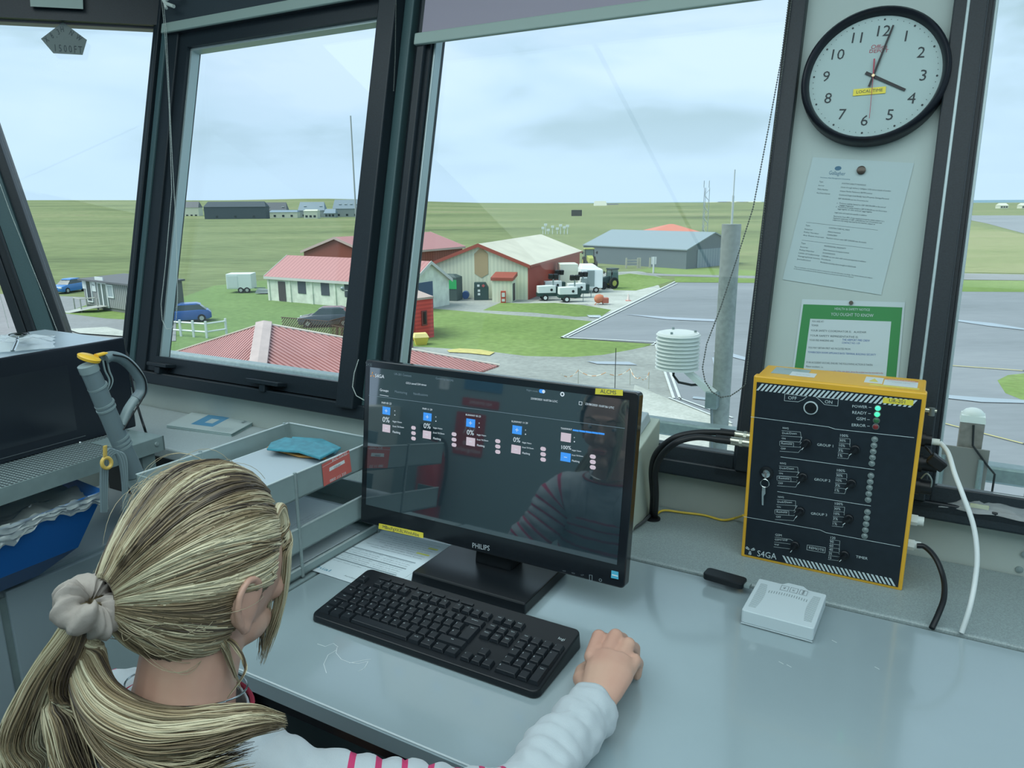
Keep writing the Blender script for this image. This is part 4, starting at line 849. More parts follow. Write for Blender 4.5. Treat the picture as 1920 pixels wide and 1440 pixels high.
MB().hexa([(.02, -.012, -.005), (.05, -.012, -.005), (.05, .018, -.005), (.02, .018, -.005)], [(.125, -.012, -.085), (.155, -.012, -.075), (.155, .018, -.075), (.125, .018, -.085)]).build('bracket_arm', shm, r)
MB().box(.12, .165, -.02, .03, -.14, -.075).build('clamp', steel_m, r, bevel=.003)
MB().tube([(-.01, 0, 0), (-.012, 0, -.03), (.01, 0, -.055), (.06, 0, -.06), (.10, .02, -.058)], .005, 8).build('sensor_cable', blackr_m, r, smooth=True)
MB().tube([(.14, 0, -.13), (.15, 0, -.25), (.15, 0, -.45)], .005, 8).build('sensor_cable', mat('cable_grey', (.25, .29, .3), .5), r, smooth=True)
# GNSS antenna on the rail outside the right window
c = W(.13, 2.55, 0); zb = zat(c, 1828, 880)
r = room('gps_antenna', .14, 2.53, .655, label='small white dome antenna on a metal bracket outside the right window', cat='antenna')
MB().hexa([(-.03, -.03, .145), (.035, -.03, .145), (.035, .03, .145), (-.03, .03, .145)], [(-.028, -.028, .165), (.033, -.028, .165), (.033, .028, .165), (-.028, .028, .165)]).ball((.002, 0, .165), (.03, .028, .02), 16, 8).build('dome', shm, r, smooth=True)
MB().box(-.028, .034, -.028, .02, .03, .145).build('mount', mat('rust_steel', (.30, .27, .24), .6, noise_amt=.3, noise_scale=40), r, bevel=.003)
MB().box(-.08, .055, -.035, -.03, -.07, .07).build('bracket_plate', mat('bracket_steel', (.27, .26, .24), .5, metal=.3), r, bevel=.002)
for x in (-.062, .037): MB().tube([(x, -.04, .04), (x, -.045, -.05)], .008, 8).build('u_bolt', steel_m, r, smooth=True)
MB().tube([(.005, -.03, .14), (.01, -.04, .08), (.05, -.045, .03), (.075, -.035, -.0), (.075, -.035, -.08)], .003, 6).build('antenna_cable', blackr_m, r, smooth=True)

# ================================================================== SURFACE FRAMES
class Surf:
    def __init__(s, P, X, Y):
        s.P = Vector(P); s.X = Vector(X).normalized(); s.Y = Vector(Y).normalized(); s.N = s.X.cross(s.Y)
        s.M = Matrix(((s.X.x, s.Y.x, s.N.x, s.P.x), (s.X.y, s.Y.y, s.N.y, s.P.y), (s.X.z, s.Y.z, s.N.z, s.P.z), (0, 0, 0, 1)))
    def hit(s, px, py, off=0):
        """local x, y of the photograph's pixel on this surface (lifted by off)"""
        C0 = Vector((0, 0, CZ)); r = ray(px, py); t = (s.P+s.N*off-C0).dot(s.N)/r.dot(s.N); q = C0+r*t-s.P
        return q.dot(s.X), q.dot(s.Y)
    def root(s, name, px=None, off=0, **k):
        o = bpy.data.objects.new(name, None); COL.objects.link(o); o.empty_display_size = .05
        M = s.M.copy()
        if px is not None:
            x, y = px; p = s.P+s.X*x+s.Y*y+s.N*off; M = M.copy(); M.translation = p
        o.matrix_world = M; return tag(o, **k)
def fit(mb, surf, s, a, b, z=.0006, mi=0, hs=1.0, org=(0, 0), size=None):
    """text whose middle line runs from pixel a to pixel b on the surface"""
    p, q = Vector(surf.hit(*a)), Vector(surf.hit(*b)); d = q-p; L = d.length; g = text_geo(s)
    w = max(v.x for v in g[0])-min(v.x for v in g[0]); k = L/w; c = (p+q)/2
    M = Matrix.Translation((c.x-org[0], c.y-org[1], z)) @ Matrix.Rotation(atan2(d.y, d.x), 4, 'Z') @ Matrix.Diagonal((k, k*hs, k, 1))
    mb.add(g[0], g[1], mi, M)
def strip(mb, surf, a, b, w, z=.0004, mi=0, org=(0, 0)):
    p, q = Vector(surf.hit(*a)), Vector(surf.hit(*b)); d = (q-p).normalized()*0+(q-p).normalized(); n = Vector((-d.y, d.x))*w/2; o = Vector(org)
    P = [p-n-o, q-n-o, q+n-o, p+n-o]; mb.poly([(v.x, v.y, z) for v in P], mi)
def quadpx(mb, surf, pts, z=.0004, mi=0, org=(0, 0), th=0):
    P = [surf.hit(*p) for p in pts]; P = [(x-org[0], y-org[1]) for x, y in P]
    if th: mb.prism(P, z, z+th, mi)
    else: mb.poly([(x, y, z) for x, y in P], mi)

# ================================================================== DESK AND COUNTERS
def rounded_poly(w0, w1, d0, d1, r, n=5):
    pts = []
    for cx, cy, a0 in ((w1-r, d1-r, 0), (w0+r, d1-r, pi/2), (w0+r, d0+r, pi), (w1-r, d0+r, 3*pi/2)):
        for i in range(n+1): a = a0+pi/2*i/n; pts.append((cx+r*cos(a), cy+r*sin(a)))
    return pts
r = room('desk', .0, 1.0, 0, label='white glossy desk with the keyboard and monitor on it', cat='desk')
MB().box(-.985, 1.75, -.322, .316, .712, .740).build('desk_top', desk_m, r, bevel=.003)
MB().box(-.983, 1.75, -.3245, -.322, .713, .738).build('edge_band', mat('edge_band', (.22, .29, .31), .4), r)
for x in (-.95, 1.5): MB().box(x, x+.045, -.29, -.245, 0, .712).build('leg', black_m, r); MB().box(x, x+.045, .2, .245, 0, .712).build('leg', black_m, r)
MB().box(-.95, 1.6, -.27, -.245, .64, .70).build('front_rail', black_m, r)
MB().box(-.9, 1.6, .15, .17, .2, .70).build('modesty_panel', mat('dark_panel', (.02, .025, .028), .5), r)
tag(MB().box(-.42, -.02, .55, .6, .05, .60, M=RM).box(-.40, -.05, .6, 1.0, .05, .6, M=RM).build('pedestal', mat('pedestal_dark', (.02, .024, .028), .4), bevel=.004), 'dark drawer pedestal under the white desk', 'pedestal') if 0 else None
r = room('worktop', 0, 1.46, 0, label='grey speckled worktop running along the foot of the front windows', cat='worktop')
MB().box(-1.30, 2.85, -.135, .148, .706, .742).build('slab', counter_m, r, bevel=.006, seg=3)
MB().box(-2.56, -1.302, -.135, .148, .706, .742).build('pale_slab', counterl_m, r, bevel=.006, seg=3)
MB().box(-2.5, 2.8, .02, .04, 0, .706).build('back_support', mat('dark_support', (.03, .035, .04), .6), r)
mb = MB()
for u in (-1.28, .205): MB().lathe([(.006, 0), (.006, .002), (.002, .003)], 12, M=Tm((u, .1475, .785 if u > 0 else .80), rx=pi/2)).build('screw', steel_m, r)
# screws fixed low on the white wall
mb = MB(); Pw = Surf(W(0, V0-.0005, 0), EU, (0, 0, 1))
x, y = Pw.hit(1911, 1068); tag(MB().lathe([(.007, 0), (.006, .002), (.002, .003)], 14, M=Pw.M @ Tm((x, y, 0))).build('wall_screw', steel_m), 'domed screw in the white wall at the right edge', 'screw')
quadpx(mb, Pw, [(1255, 881), (1269, 884), (1269, 892), (1255, 889)], th=.0005); mb.build('tape_scrap', mat('tape_tan', (.38, .36, .26), .7)).matrix_world = Pw.M
o = bpy.data.objects['tape_scrap']; tag(o, 'scrap of tan tape under the window rail left of the yellow control box', 'tape')
# right-hand power cable grommet holes and the cables ------------------------------------------------
def Wz(px, py, z=.742): p = G(px, py, z); return p
def pV(px, py, v):      # world point behind a pixel, at distance v from the camera along the wall normal
    rr = ray(px, py); return Vector((0, 0, CZ))+rr*(v/rr.dot(EV))
def spline(pts, n=8):
    P = [Vector(p) for p in pts]; out = []; P = [P[0]*2-P[1]]+P+[P[-1]*2-P[-2]]
    for i in range(1, len(P)-2):
        for k in range(n):
            t = k/n; a, b, c, d = P[i-1:i+3]; out.append(.5*((2*b)+(c-a)*t+(2*a-5*b+4*c-d)*t*t+(3*b-a-3*c+d)*t**3))
    out.append(P[-2]); return out
def cable(name, pts, r, m, lab, cat='cable', group=None, n=8): return tag(MB().tube(spline(pts, n), r, 10).build(name, m, smooth=True, ang=80), lab, cat, group)
cable('coaxial_cable', [Wz(1222, 968), pV(1224, 930, 1.50), pV(1222, 880, 1.48), pV(1232, 848, 1.46), pV(1262, 822, 1.45), pV(1300, 812, 1.47), pV(1345, 811, 1.49), pV(1386, 815, 1.50)], .0066, blackr_m, 'thick black coaxial cable curving up to the upper connector of the yellow box')
cable('coaxial_cable', [Wz(1228, 972), pV(1230, 930, 1.485), pV(1229, 885, 1.465), pV(1240, 855, 1.445), pV(1268, 830, 1.43), pV(1305, 820, 1.45), pV(1345, 824, 1.465), pV(1377, 828, 1.475)], .0066, blackr_m, 'thick black coaxial cable curving to the lower connector of the yellow box')
cable('yellow_cable', [Wz(1229, 965, .745), Wz(1245, 957, .748), Wz(1280, 961, .746), Wz(1320, 966, .746), Wz(1355, 975, .746), Wz(1380, 971, .752), pV(1394, 966, 1.52)], .0026, mat('yellow_wire', (.62, .46, .05), .5), 'thin yellow cable lying along the foot of the wall')
MBk = MB(); p = Wz(1224, 973, .7425); tag(MB().lathe([(.017, 0), (.017, .003), (.010, .003)], 20, M=Matrix.Translation(p)).build('cable_grommet', blackr_m), 'black cable grommet ring in the grey worktop', 'grommet')
cable('power_lead', [Wz(1180, 995, .746), Wz(1200, 983, .748), Wz(1215, 970, .75), Wz(1221, 963, .746)], .0035, mat('grey_lead', (.05, .06, .065), .5), 'dark lead running behind the monitor along the white case foot', n=5)
cable('black_cable', [pV(1719, 1023, 1.46), pV(1735, 1026, 1.46), pV(1755, 1048, 1.44), pV(1769, 1085, 1.41), pV(1770, 1120, 1.37), pV(1760, 1150, 1.34), Wz(1747, 1178, .744)], .0048, black_m, 'black power cable arching from the lower right gland to the desk gap')
cable('white_cable', [pV(1763, 830, 1.50), pV(1778, 850, 1.48), pV(1790, 888, 1.45), pV(1806, 930, 1.42), pV(1825, 985, 1.40), pV(1832, 1040, 1.38), pV(1828, 1090, 1.36), pV(1818, 1140, 1.335), Wz(1803, 1186, .744)], .0042, mat('white_cable_m', (.60, .66, .66), .4), 'white network cable looping down right of the yellow box')

# ================================================================== MONITOR
TM = radians(7.2); Sm = Surf(W(-.70, 1.10, .796), EU, EV*sin(TM)+Vector((0, 0, cos(TM))))
c4 = [Sm.hit(*p) for p in ((680, 678), (1192, 730), (1178, 1100), (680, 985))]
mx0, mx1 = (c4[0][0]+c4[3][0])/2, (c4[1][0]+c4[2][0])/2; my0, my1 = (c4[2][1]+c4[3][1])/2, (c4[0][1]+c4[1][1])/2
mon = Sm.root('monitor', label='black widescreen monitor showing the airfield lighting panel', cat='monitor')
MB().prism(rounded_poly(mx0, mx1, my0, my1, .008), -.022, 0).build('bezel', mat('monitor_gloss_black', (.010, .014, .018), .12, spec=.6), mon, bevel=.002)
MB().prism(rounded_poly(mx0+.06, mx1-.06, my0+.05, my1-.05, .02), -.055, -.022).build('back_shell', black_m, mon, bevel=.01)
sx0, sx1, sy0, sy1 = mx0+.014, mx1-.016, my0+.040, my1-.014
scr_m = mat('lcd_glass', (.010, .018, .022), .03, spec=1.0, emit=((.004, .010, .014), 1.0), coat=1.0); scr_m.node_tree.nodes['Principled BSDF'].inputs['IOR'].default_value = 1.9
scr = MB().poly([(sx0, sy0, .0008), (sx1, sy0, .0008), (sx1, sy1, .0008), (sx0, sy1, .0008)]).build('screen', scr_m, mon)
def em(nm, c, s=1.0): return mat(nm, tuple(v*.3 for v in c), .3, emit=(c, s))
ui = [em('ui_white', (.42, .50, .55)), em('ui_blue', (.04, .22, .62)), em('ui_pink', (.40, .35, .40)), em('ui_dim', (.10, .15, .18)), em('ui_orange', (.42, .22, .08)), em('ui_panel', (.022, .05, .075))]
Z1 = .0014
def S(p): return Sm.hit(*p)
mb = MB()
fit(mb, Sm, 'S4GA', (704, 704.5), (721, 706.5), Z1, 0)
for a in (pi/2, pi/2+2.094, pi/2+4.188):
    x, y = S((699, 703)); mb.poly([(x+.001*cos(a+1.5), y+.001*sin(a+1.5), Z1), (x+.0055*cos(a-.2), y+.0055*sin(a-.2), Z1), (x+.0065*cos(a), y+.0065*sin(a), Z1), (x+.0055*cos(a+.2), y+.0055*sin(a+.2), Z1)], 4)
for s, a, b, m in (('UR-201 Connect', (740, 701), (772, 705), 3), ('Control by ALCMS', (818, 709), (851, 714), 3), ('CCU saved 534 times', (762, 718), (800, 722), 0), ('Groups', (713, 731), (729, 733), 0), ('Monitoring', (741, 734), (764, 737), 3), ('Notifications', (776, 738), (803, 741), 3),
                  ('Night mode', (988, 731), (1009, 734), 3), ('23/08/2023 16:07:56 LOC', (996, 747), (1046, 753), 0), ('23/08/2023 15:07:56 UTC', (1098, 757), (1152, 765), 0),
                  ('PAPI 05 23', (716.5, 755), (734.5, 757), 0), ('PAPI 11 29', (793, 766), (811, 768.5), 0), ('RUNWAY 05 23', (874, 777.5), (902, 781), 0), ('RUNWAY 11 29', (960, 790), (990, 793.5), 0), ('TAXIWAY', (1052, 803), (1073, 805.5), 0)): fit(mb, Sm, s, a, b, Z1, m)
def rect(px, py, w, h, m, z=Z1-.0002):
    x, y = S((px, py)); mb.poly([(x-w/2, y-h/2, z), (x+w/2, y-h/2, z), (x+w/2, y+h/2, z), (x-w/2, y+h/2, z)], m)
def pill(px, py, w, h, m, z=Z1):
    x, y = S((px, py)); mb.poly([(x+p[0], y+p[1], z) for p in rounded_poly(-w/2, w/2, -h/2, h/2, h*.499)], m)
rect(721, 741.5, .022, .0008, 0); strip(mb, Sm, (692, 741), (1172, 803), .0008, Z1-.0003, 3)
for (bx, by, px_, s, mx_, my_, flip) in ((725, 770, 724, '0%', 725, 803, 0), (802, 781.5, 801, '0%', 801, 815, 0), (883, 793, 883, '0%', 883, 828, 0), (970, 806, 969, '0%', 968, 842.5, 0), (1061.5, 820, 1062, '100%', 1061, 857, 1)):
    yc = (by+my_)/2+.5
    rect(bx, by, .0195, .0155, 2 if flip else 1); rect(mx_, my_, .0195, .0155, 1 if flip else 2)
    if not flip: rect(bx, by, .007, .0009, 0, Z1+.0002); rect(bx, by, .0009, .007, 0, Z1+.0002)
    rect(mx_, my_, .006, .0009, 0, Z1+.0002)
    fit(mb, Sm, s, (bx-(7 if not flip else 9), yc-.5), (bx+(6 if not flip else 9), yc+1), Z1, 0)
    for k, t in enumerate(('Night Vision', 'Dusk Till Dawn', 'Flashing')):
        yy = my_-(13, 4, -5.5)[k]+ (1 if k == 2 else 0); fit(mb, Sm, t, (mx_+12, yy), (mx_+(29, 33, 26)[k], yy+(2, 2.5, 2)[k]), Z1, 0)
        pill(mx_+51, my_-(7-10*k)+6-1.5*0, .011, .0072, 2)
    fit(mb, Sm, '^', (bx+15, by+1), (bx+17, by+1.3), Z1, 0); pill(bx+16, by+8, .0022, .0022, 0)
for k in range(5): rect(1080+12.0*k, 807+1.5*k, .0115, .003, 1)
pill(1017, 733.5, .012, .007, 1); pill(1020, 734, .006, .006, 0, Z1+.0002); x, y = S((1055, 739)); mb.lathe([(.0022, 0), (.0042, 0), (.0042, .0001), (.0022, .0001)], 8, 0, M=Tm((x, y, Z1)), cap=False)
x, y = S((1089, 756)); mb.frame(-.003, .003, 0, .0002, -.003, .003, .0006, 0, M=Tm((x, y, Z1), rx=-pi/2))
mb.build('screen_display', ui, scr)
mb = MB(); fit(mb, Sm, 'PHILIPS', (886, 1022.5), (918, 1028.5), .0006, 0, 1.15); mb.build('maker_mark', mat('silver_print', (.45, .52, .55), .4), mon)
mb = MB(); fit(mb, Sm, '243S', (687, 683), (698, 684.5), .0006); [fit(mb, Sm, t, (x-3, y), (x+3, y+1), .0006) for t, x, y in (('+/<', 1058, 1070), ('</v', 1075, 1074), ('</^', 1092, 1078), ('[]', 1108, 1082), ('o', 1126, 1086))]; mb.build('button_marks', mat('faint_print', (.16, .2, .22), .4), mon)
def label(name, pts, s, a, b, surf, par, m=None, z=.0004, org=(0, 0), hs=1.0):
    mb = MB(); quadpx(mb, surf, pts, z, 0, org, th=.0003); fit(mb, surf, s, a, b, z+.0006, 1, hs, org); return mb.build(name, [m or yellow_m, ink_m], par)
label('yellow_label', [(1117, 728), (1168, 731), (1168, 742), (1116, 739)], 'ALCMS', (1126, 733.5), (1156, 736.5), Sm, mon); label('yellow_label', [(711, 981), (794, 999), (794, 1009), (710, 991)], 'MBncFgXKBLWmhAbe', (718, 987.5), (786, 1003), Sm, mon)
mb = MB(); quadpx(mb, Sm, [(1147, 1069), (1160, 1072), (1160, 1086), (1146, 1083)], .0010, 0, th=.0002); mb.build('energy_sticker', mat('cyan_sticker', (.08, .42, .60), .4), mon)
mb = MB(); quadpx(mb, Sm, [(1148, 1076), (1159, 1079), (1159, 1081), (1148, 1078)], .0014, 0); mb.build('sticker_wave', whitepaint, mon)
st = mat('stand_black', (.008, .011, .014), .3, spec=.4); p = Sm.M.inverted()
def loc(u, v, z): return p @ W(u, v, z)
MB().hexa([loc(-.805, 1.026, .741), loc(-.558, 1.026, .741), loc(-.558, 1.20, .741), loc(-.805, 1.20, .741)], [loc(-.803, 1.030, .762), loc(-.560, 1.030, .762), loc(-.560, 1.20, .762), loc(-.803, 1.20, .762)]).build('stand_base', st, mon, bevel=.003)
MB().hexa([loc(-.72, 1.12, .76), loc(-.64, 1.12, .76), loc(-.64, 1.17, .76), loc(-.72, 1.17, .76)], [loc(-.72, 1.15, .95), loc(-.64, 1.15, .95), loc(-.64, 1.19, .95), loc(-.72, 1.19, .95)]).build('stand_neck', st, mon, bevel=.004)

# ================================================================== KEYBOARD
kb = empty('keyboard', W(-.655, .835, .741), -AZ, label='black full-size keyboard on the white desk below the monitor', cat='keyboard')
KW, KD = .444, .158; tilt = radians(6.0)
kbm = mat('keyboard_black', (.007, .010, .013), .34, spec=.35); keym = mat('key_black', (.010, .014, .018), .36, spec=.4)
body = []
for (x, y) in rounded_poly(-KW/2, KW/2, 0, KD, .012): body.append((x, y+(-.010*cos(pi*x/KW) if y < KD*.5 else 0)))
MB().hexa([(x, y, 0) for x, y in body], [(x*.992, y*.985+.001, .011+y*tan(tilt)) for x, y in body]).build('case', kbm, kb, bevel=.002)
KM = Matrix.Translation((-.2135, .012, .0125)) @ Matrix.Rotation(tilt, 4, 'X'); U = .019
leg_m = mat('key_print', (.42, .50, .52), .5)
def key(x, y, w=1.0, d=1.0, s='', small=False, h=.0055):
    mb = MB(); a, b = w*U/2-.0008, d*U/2-.0008; t = .0022
    mb.hexa([(-a, -b, 0), (a, -b, 0), (a, b, 0), (-a, b, 0)], [(-a+t, -b+t*1.2, h), (a-t, -b+t*1.2, h), (a-t, b-t*.4, h), (-a+t, b-t*.4, h)])
    if s.strip():
        sz = .0042 if not small else .0030; g = text_geo(s); wd = max(v.x for v in g[0])-min(v.x for v in g[0]); cx = -a+t+.0012+wd*sz/2 if not small else 0
        mb.text(s, sz, Tm((cx, b-.0055, h+.0002)), 1)
    o = mb.build('key', [keym, leg_m], kb, bevel=.0005, seg=1); o.matrix_local = KM @ Matrix.Translation((x*U, y*U, 0))
def krow(y, x, items, d=1.0):
    for it in items:
        if isinstance(it, (int, float)): x += it; continue
        s, w = it if isinstance(it, tuple) else (it, 1.0)
        key(x+w/2, y, w, 1.0, s, len(s) > 1); x += w
krow(.5, 0, [('Ctrl', 1.25), ('#', 1.25), ('Alt', 1.25), (' ', 6.25), ('Alt Gr', 1.25), ('Fn', 1.25), ('=', 1.25), ('Ctrl', 1.25)])
krow(1.5, 0, [('Shift', 1.25), '|']+list('ZXCVBNM,./')+[('Shift', 2.75)])
krow(2.5, 0, [('Caps', 1.75)]+list("ASDFGHJKL;'#"))
krow(3.5, 0, [('Tab', 1.5)]+list('QWERTYUIOP[]')); key(14.375, 3.0, 1.25, 2.0, 'Enter', True)
krow(4.5, 0, list('`1234567890-=')+[('Backspace', 2.0)])
krow(5.75, 0, ['Esc', 1.0, 'F1', 'F2', 'F3', 'F4', .5, 'F5', 'F6', 'F7', 'F8', .5, 'F9', 'F10', 'F11', 'F12'])
X1 = 15.3; krow(5.75, X1, ['PrtSc', 'ScrLk', 'Pause']); krow(4.5, X1, ['Insert', 'Home', 'PgUp']); krow(3.5, X1, ['Delete', 'End', 'PgDn']); krow(1.5, X1+1, ['^']); krow(.5, X1, ['<', 'v', '>'])
X2 = 18.6; krow(4.5, X2, ['Num', '/', '*', '-']); krow(3.5, X2, list('789')); krow(2.5, X2, list('456')); krow(1.5, X2, list('123')); krow(.5, X2, [('0', 2.0), '.']); key(X2+3.5, 3.0, 1, 2, '+'); key(X2+3.5, 1.0, 1, 2, 'Enter', True)
o = MB().box(X2*U+.03, X2*U+.033, 0, 0, 0, 0).text('logi', .0085, Tm(((X2+3.2)*U, 5.85*U, .0008)), 0).build('maker_mark', leg_m, kb); o.matrix_local = KM
for k in range(7): o = MB().box(.034+k*.030, .058+k*.030, 6.55*U, 6.9*U, 0, .0022).build('media_button', keym, kb, bevel=.0005); o.matrix_local = KM

# ================================================================== PAPERS ON THE DESK
St = Surf(W(0, 1.0, .7412), EU, EV)     # desk surface
def sheet(name, pts, lab, surf=St, lift=0, cat='paper sheet', th=.0006, m=paper_m, bend=0):
    P = [Vector(surf.hit(*p, lift)) for p in pts]; o = P[0]; r = surf.root(name, (o.x, o.y), lift, label=lab, cat=cat)
    b, t = [], []
    MB().prism([(p.x-o.x, p.y-o.y) for p in P], 0, th).build('sheet', m, r); return r, P, o
def bil(P, o, s, t): p = P[0].lerp(P[1], s).lerp(P[3].lerp(P[2], s), t); return p-o
def tline(mb, P, o, s0, s1, t, txt, h, mi=0, z=.0009):
    a, b = bil(P, o, s0, t), bil(P, o, s1, t); d = b-a; g = text_geo(txt); w = max(v.x for v in g[0])-min(v.x for v in g[0]); c = (a+b)/2; k = d.length/w
    mb.add(g[0], g[1], mi, Matrix.Translation((c.x, c.y, z)) @ Matrix.Rotation(atan2(d.y, d.x), 4, 'Z') @ Matrix.Diagonal((k, h, 1, 1)))
greyp = mat('grey_print', (.22, .29, .32), .7); highl = mat('highlighter', (.62, .66, .14), .7); bluep = mat('blue_print', (.10, .30, .42), .7)
# upside-down to the camera: its top is the near edge
r, P, o = sheet('document', [(850, 1024), (712, 993), (565, 1063), (716, 1112)], 'printed form with yellow highlighted words, partly under the keyboard and monitor')
mb = MB(); words = ['date time runway in use surface wind', 'cloud and visibility report for the day', 'signed duty officer air traffic services', 'lighting level group selected and reason']
for k in range(8): tline(mb, P, o, .10, .86-.1*(k % 3), .08+.04*k, words[k % 4], .0042, 0)
for k in range(3): mb.poly([tuple(bil(P, o, s, t))+(.0008,) for s, t in ((.1, .44+.13*k), (.92, .44+.13*k), (.92, .455+.13*k), (.1, .455+.13*k))], 0)
for k in range(9): tline(mb, P, o, .12, .45, .47+.035*k, words[(k+1) % 4][:22], .0036, 0); tline(mb, P, o, .50, .88, .47+.035*k, words[(k+2) % 4][:20], .0036, 0)
for s0, s1, t in ((.08, .2, .13), (.08, .24, .26)): mb.poly([tuple(bil(P, o, s, t))+(.0010,) for s, t in ((s0, t), (s1, t), (s1, t+.025), (s0, t+.025))], 1)
tline(mb, P, o, .86, .70, .93, 'hial', .012, 2); tline(mb, P, o, .52, .2, .93, 'Aerodrome log sheet', .007, 0)
mb.build('print', [greyp, highl, bluep], r)
r, P, o = sheet('note_sheet', [(844, 1030), (838, 1070), (745, 1117), (700, 1108)], 'white sheet showing beneath the form beside the monitor stand', lift=-.0004, th=.0003)

# scratches worn into the desk top
mb = MB(); sd_ = lambda pts: mb.tube([tuple(G(x, y, .7403)) for x, y in pts], .0006, 3, flat=.3)
sd_([(595, 1207), (610, 1212), (625, 1206), (634, 1213)]); sd_([(632, 1214), (630, 1224), (640, 1236), (655, 1242), (672, 1244), (690, 1240)]); sd_([(655, 1243), (680, 1238), (695, 1236)]); sd_([(632, 1218), (615, 1228), (607, 1245), (612, 1262)]); sd_([(690, 1240), (684, 1252), (672, 1259)])
for x, y in ((1460, 1240), (1475, 1246), (1640, 1250), (1560, 1200)): sd_([(x, y), (x+9, y+5)])
o = mb.build('desk_scratches', mat('scratch_pale', (.55, .62, .64), .6)); o.parent = bpy.data.objects['desk']; o.matrix_parent_inverse = (Matrix.Translation(W(0, 1.0, 0)) @ Matrix.Rotation(-AZ, 4, 'Z')).inverted()

# ================================================================== ROUTER
Sr = Surf(W(-.225, 1.178, .742), EU, EV)
r = room('router', -.165, 1.243, .741, rz=radians(-1.5), label='small white router box on the right part of the desk', cat='router')
wr = mat('router_white', (.50, .59, .62), .38)
MB().prism(rounded_poly(-.058, .058, -.063, .063, .004), .003, .026).build('case', wr, r, bevel=.0015)
MB().box(-.055, .055, -.060, .06, .0, .004).build('base', mat('router_seam', (.10, .14, .15), .5), r)
MB().box(-.0575, .0575, -.0635, -.0625, .001, .003).build('base_rim', wr, r)
mb = MB(); gm = mat('vent_grey', (.22, .28, .29), .6)
for k in range(22): y = -.045+.0042*k; mb.box(-.051, -.051+.012+.004*sin(k/21*pi), y, y+.0012, .0260, .0263); mb.box(.051-.012-.004*sin(k/21*pi), .051, y, y+.0012, .0260, .0263)
for k in range(16): x = -.032+.0042*k; mb.box(x, x+.0012, .018+.004*sin(k/15*pi), .027+.004*sin(k/15*pi), .0260, .0263)
mb.build('vents', gm, r)
mb = MB(); mb.prism([(-.018, .036), (.030, .036), (.030, .058), (.018, .070), (-.008, .070), (-.018, .058)], .0262, .0268)
for x in (-.016, 0, .016): mb.frame(x-.0065+.006, x+.0065+.006, .0, .0002, -.009, .009, .0006, 1, M=Tm((0, .047, .0270), rx=-pi/2))
for s, x in (('4G', -.010), ('PC', .006), ('WAN', .022)): mb.text(s, .006, Tm((x, .047, .0272), rz=pi/2), 1)
mb.build('port_label', [wr, ink_m], r)
r = room('usb_modem', -.272, 1.293, .752, rz=radians(-6), label='black usb modem stick plugged into the left side of the router', cat='usb stick')
MB().prism(rounded_poly(-.046, .030, -.016, .016, .008), 0, .012).build('stick', black_m, r, bevel=.002); MB().box(.030, .040, -.007, .007, .003, .008).build('plug', steel_m, r)

# ================================================================== YELLOW CONTROL BOX
Sb = Surf(W(-.2785, 1.433, .743), EU, (0, 0, 1))
bx = Sb.root('control_box', label='yellow and black airfield lighting control box leaning upright on the worktop', cat='control box')
BW, BH, BD = .285, .372, .12
amber = mat('amber_paint', (.72, .40, .03), .38, noise_amt=.05, noise_scale=8); panel_b = mat('panel_black', (.012, .020, .028), .4, spec=.35, noise_amt=.15, noise_scale=60)
MB().box(0, BW, 0, BH, -BD, -.022).build('enclosure', amber, bx, bevel=.003); MB().box(-.003, BW+.003, -.002, BH+.002, -.021, 0).build('lid', amber, bx, bevel=.003)
fp = MB().box(.004, BW-.004, .005, BH-.010, 0, .0015).build('front_panel', panel_b, bx)
wp = mat('panel_print', (.50, .60, .62), .5)
mb = MB(); B = lambda *a, **k: strip(mb, Sb, *a, z=.0019, **k); T = lambda s, a, b, **k: fit(mb, Sb, s, a, b, .0019, **k)
# hatched bands
def hatch(y0, y1, x0, x1, n, w, sl):
    for i in range(n): x = x0+(x1-x0)*i/(n-1); mb.poly([(x, y0, .0019), (x+w, y0, .0019), (x+w+sl, y1, .0019), (x+sl, y1, .0019)])
hatch(BH-.026, BH-.012, .004, BW-.024, 34, .0042, .0095)
hatch(.006, .020, .085, BW-.012, 26, .0040, -.0090)
for a, b in (((1408, 781), (1554, 800)), ((1554, 800), (1566, 804)), ((1566, 804), (1714, 820)), ((1464, 856), (1640, 880)), ((1458, 921), (1633, 948)), ((1395, 968), (1538, 993)), ((1538, 993), (1549, 998)), ((1549, 998), (1688, 1024))): B(a, b, .0009)
for P_, s, a, b in (([(1472, 738), (1514, 743), (1506, 749), (1497, 753), (1471, 751)], 'OFF', (1478, 745.5), (1494, 746.8)), ([(1530, 744), (1572, 748), (1571, 761), (1546, 758), (1538, 750)], 'ON', (1547, 753), (1561, 754.2))):
    for i in range(5): B(P_[i], P_[(i+1) % 5], .0007)
    T(s, a, b)
for s, x0, x1, y in (('POWER', 1598, 1626, 762), ('READY', 1598, 1625, 773.5), ('GSM', 1606, 1623, 784.8), ('ERROR', 1597, 1623, 797)): T(s, (x0, y-.5), (x1, y+1)); B((x1+3, y+1.3), (x1+8, y+1.6), .0008)
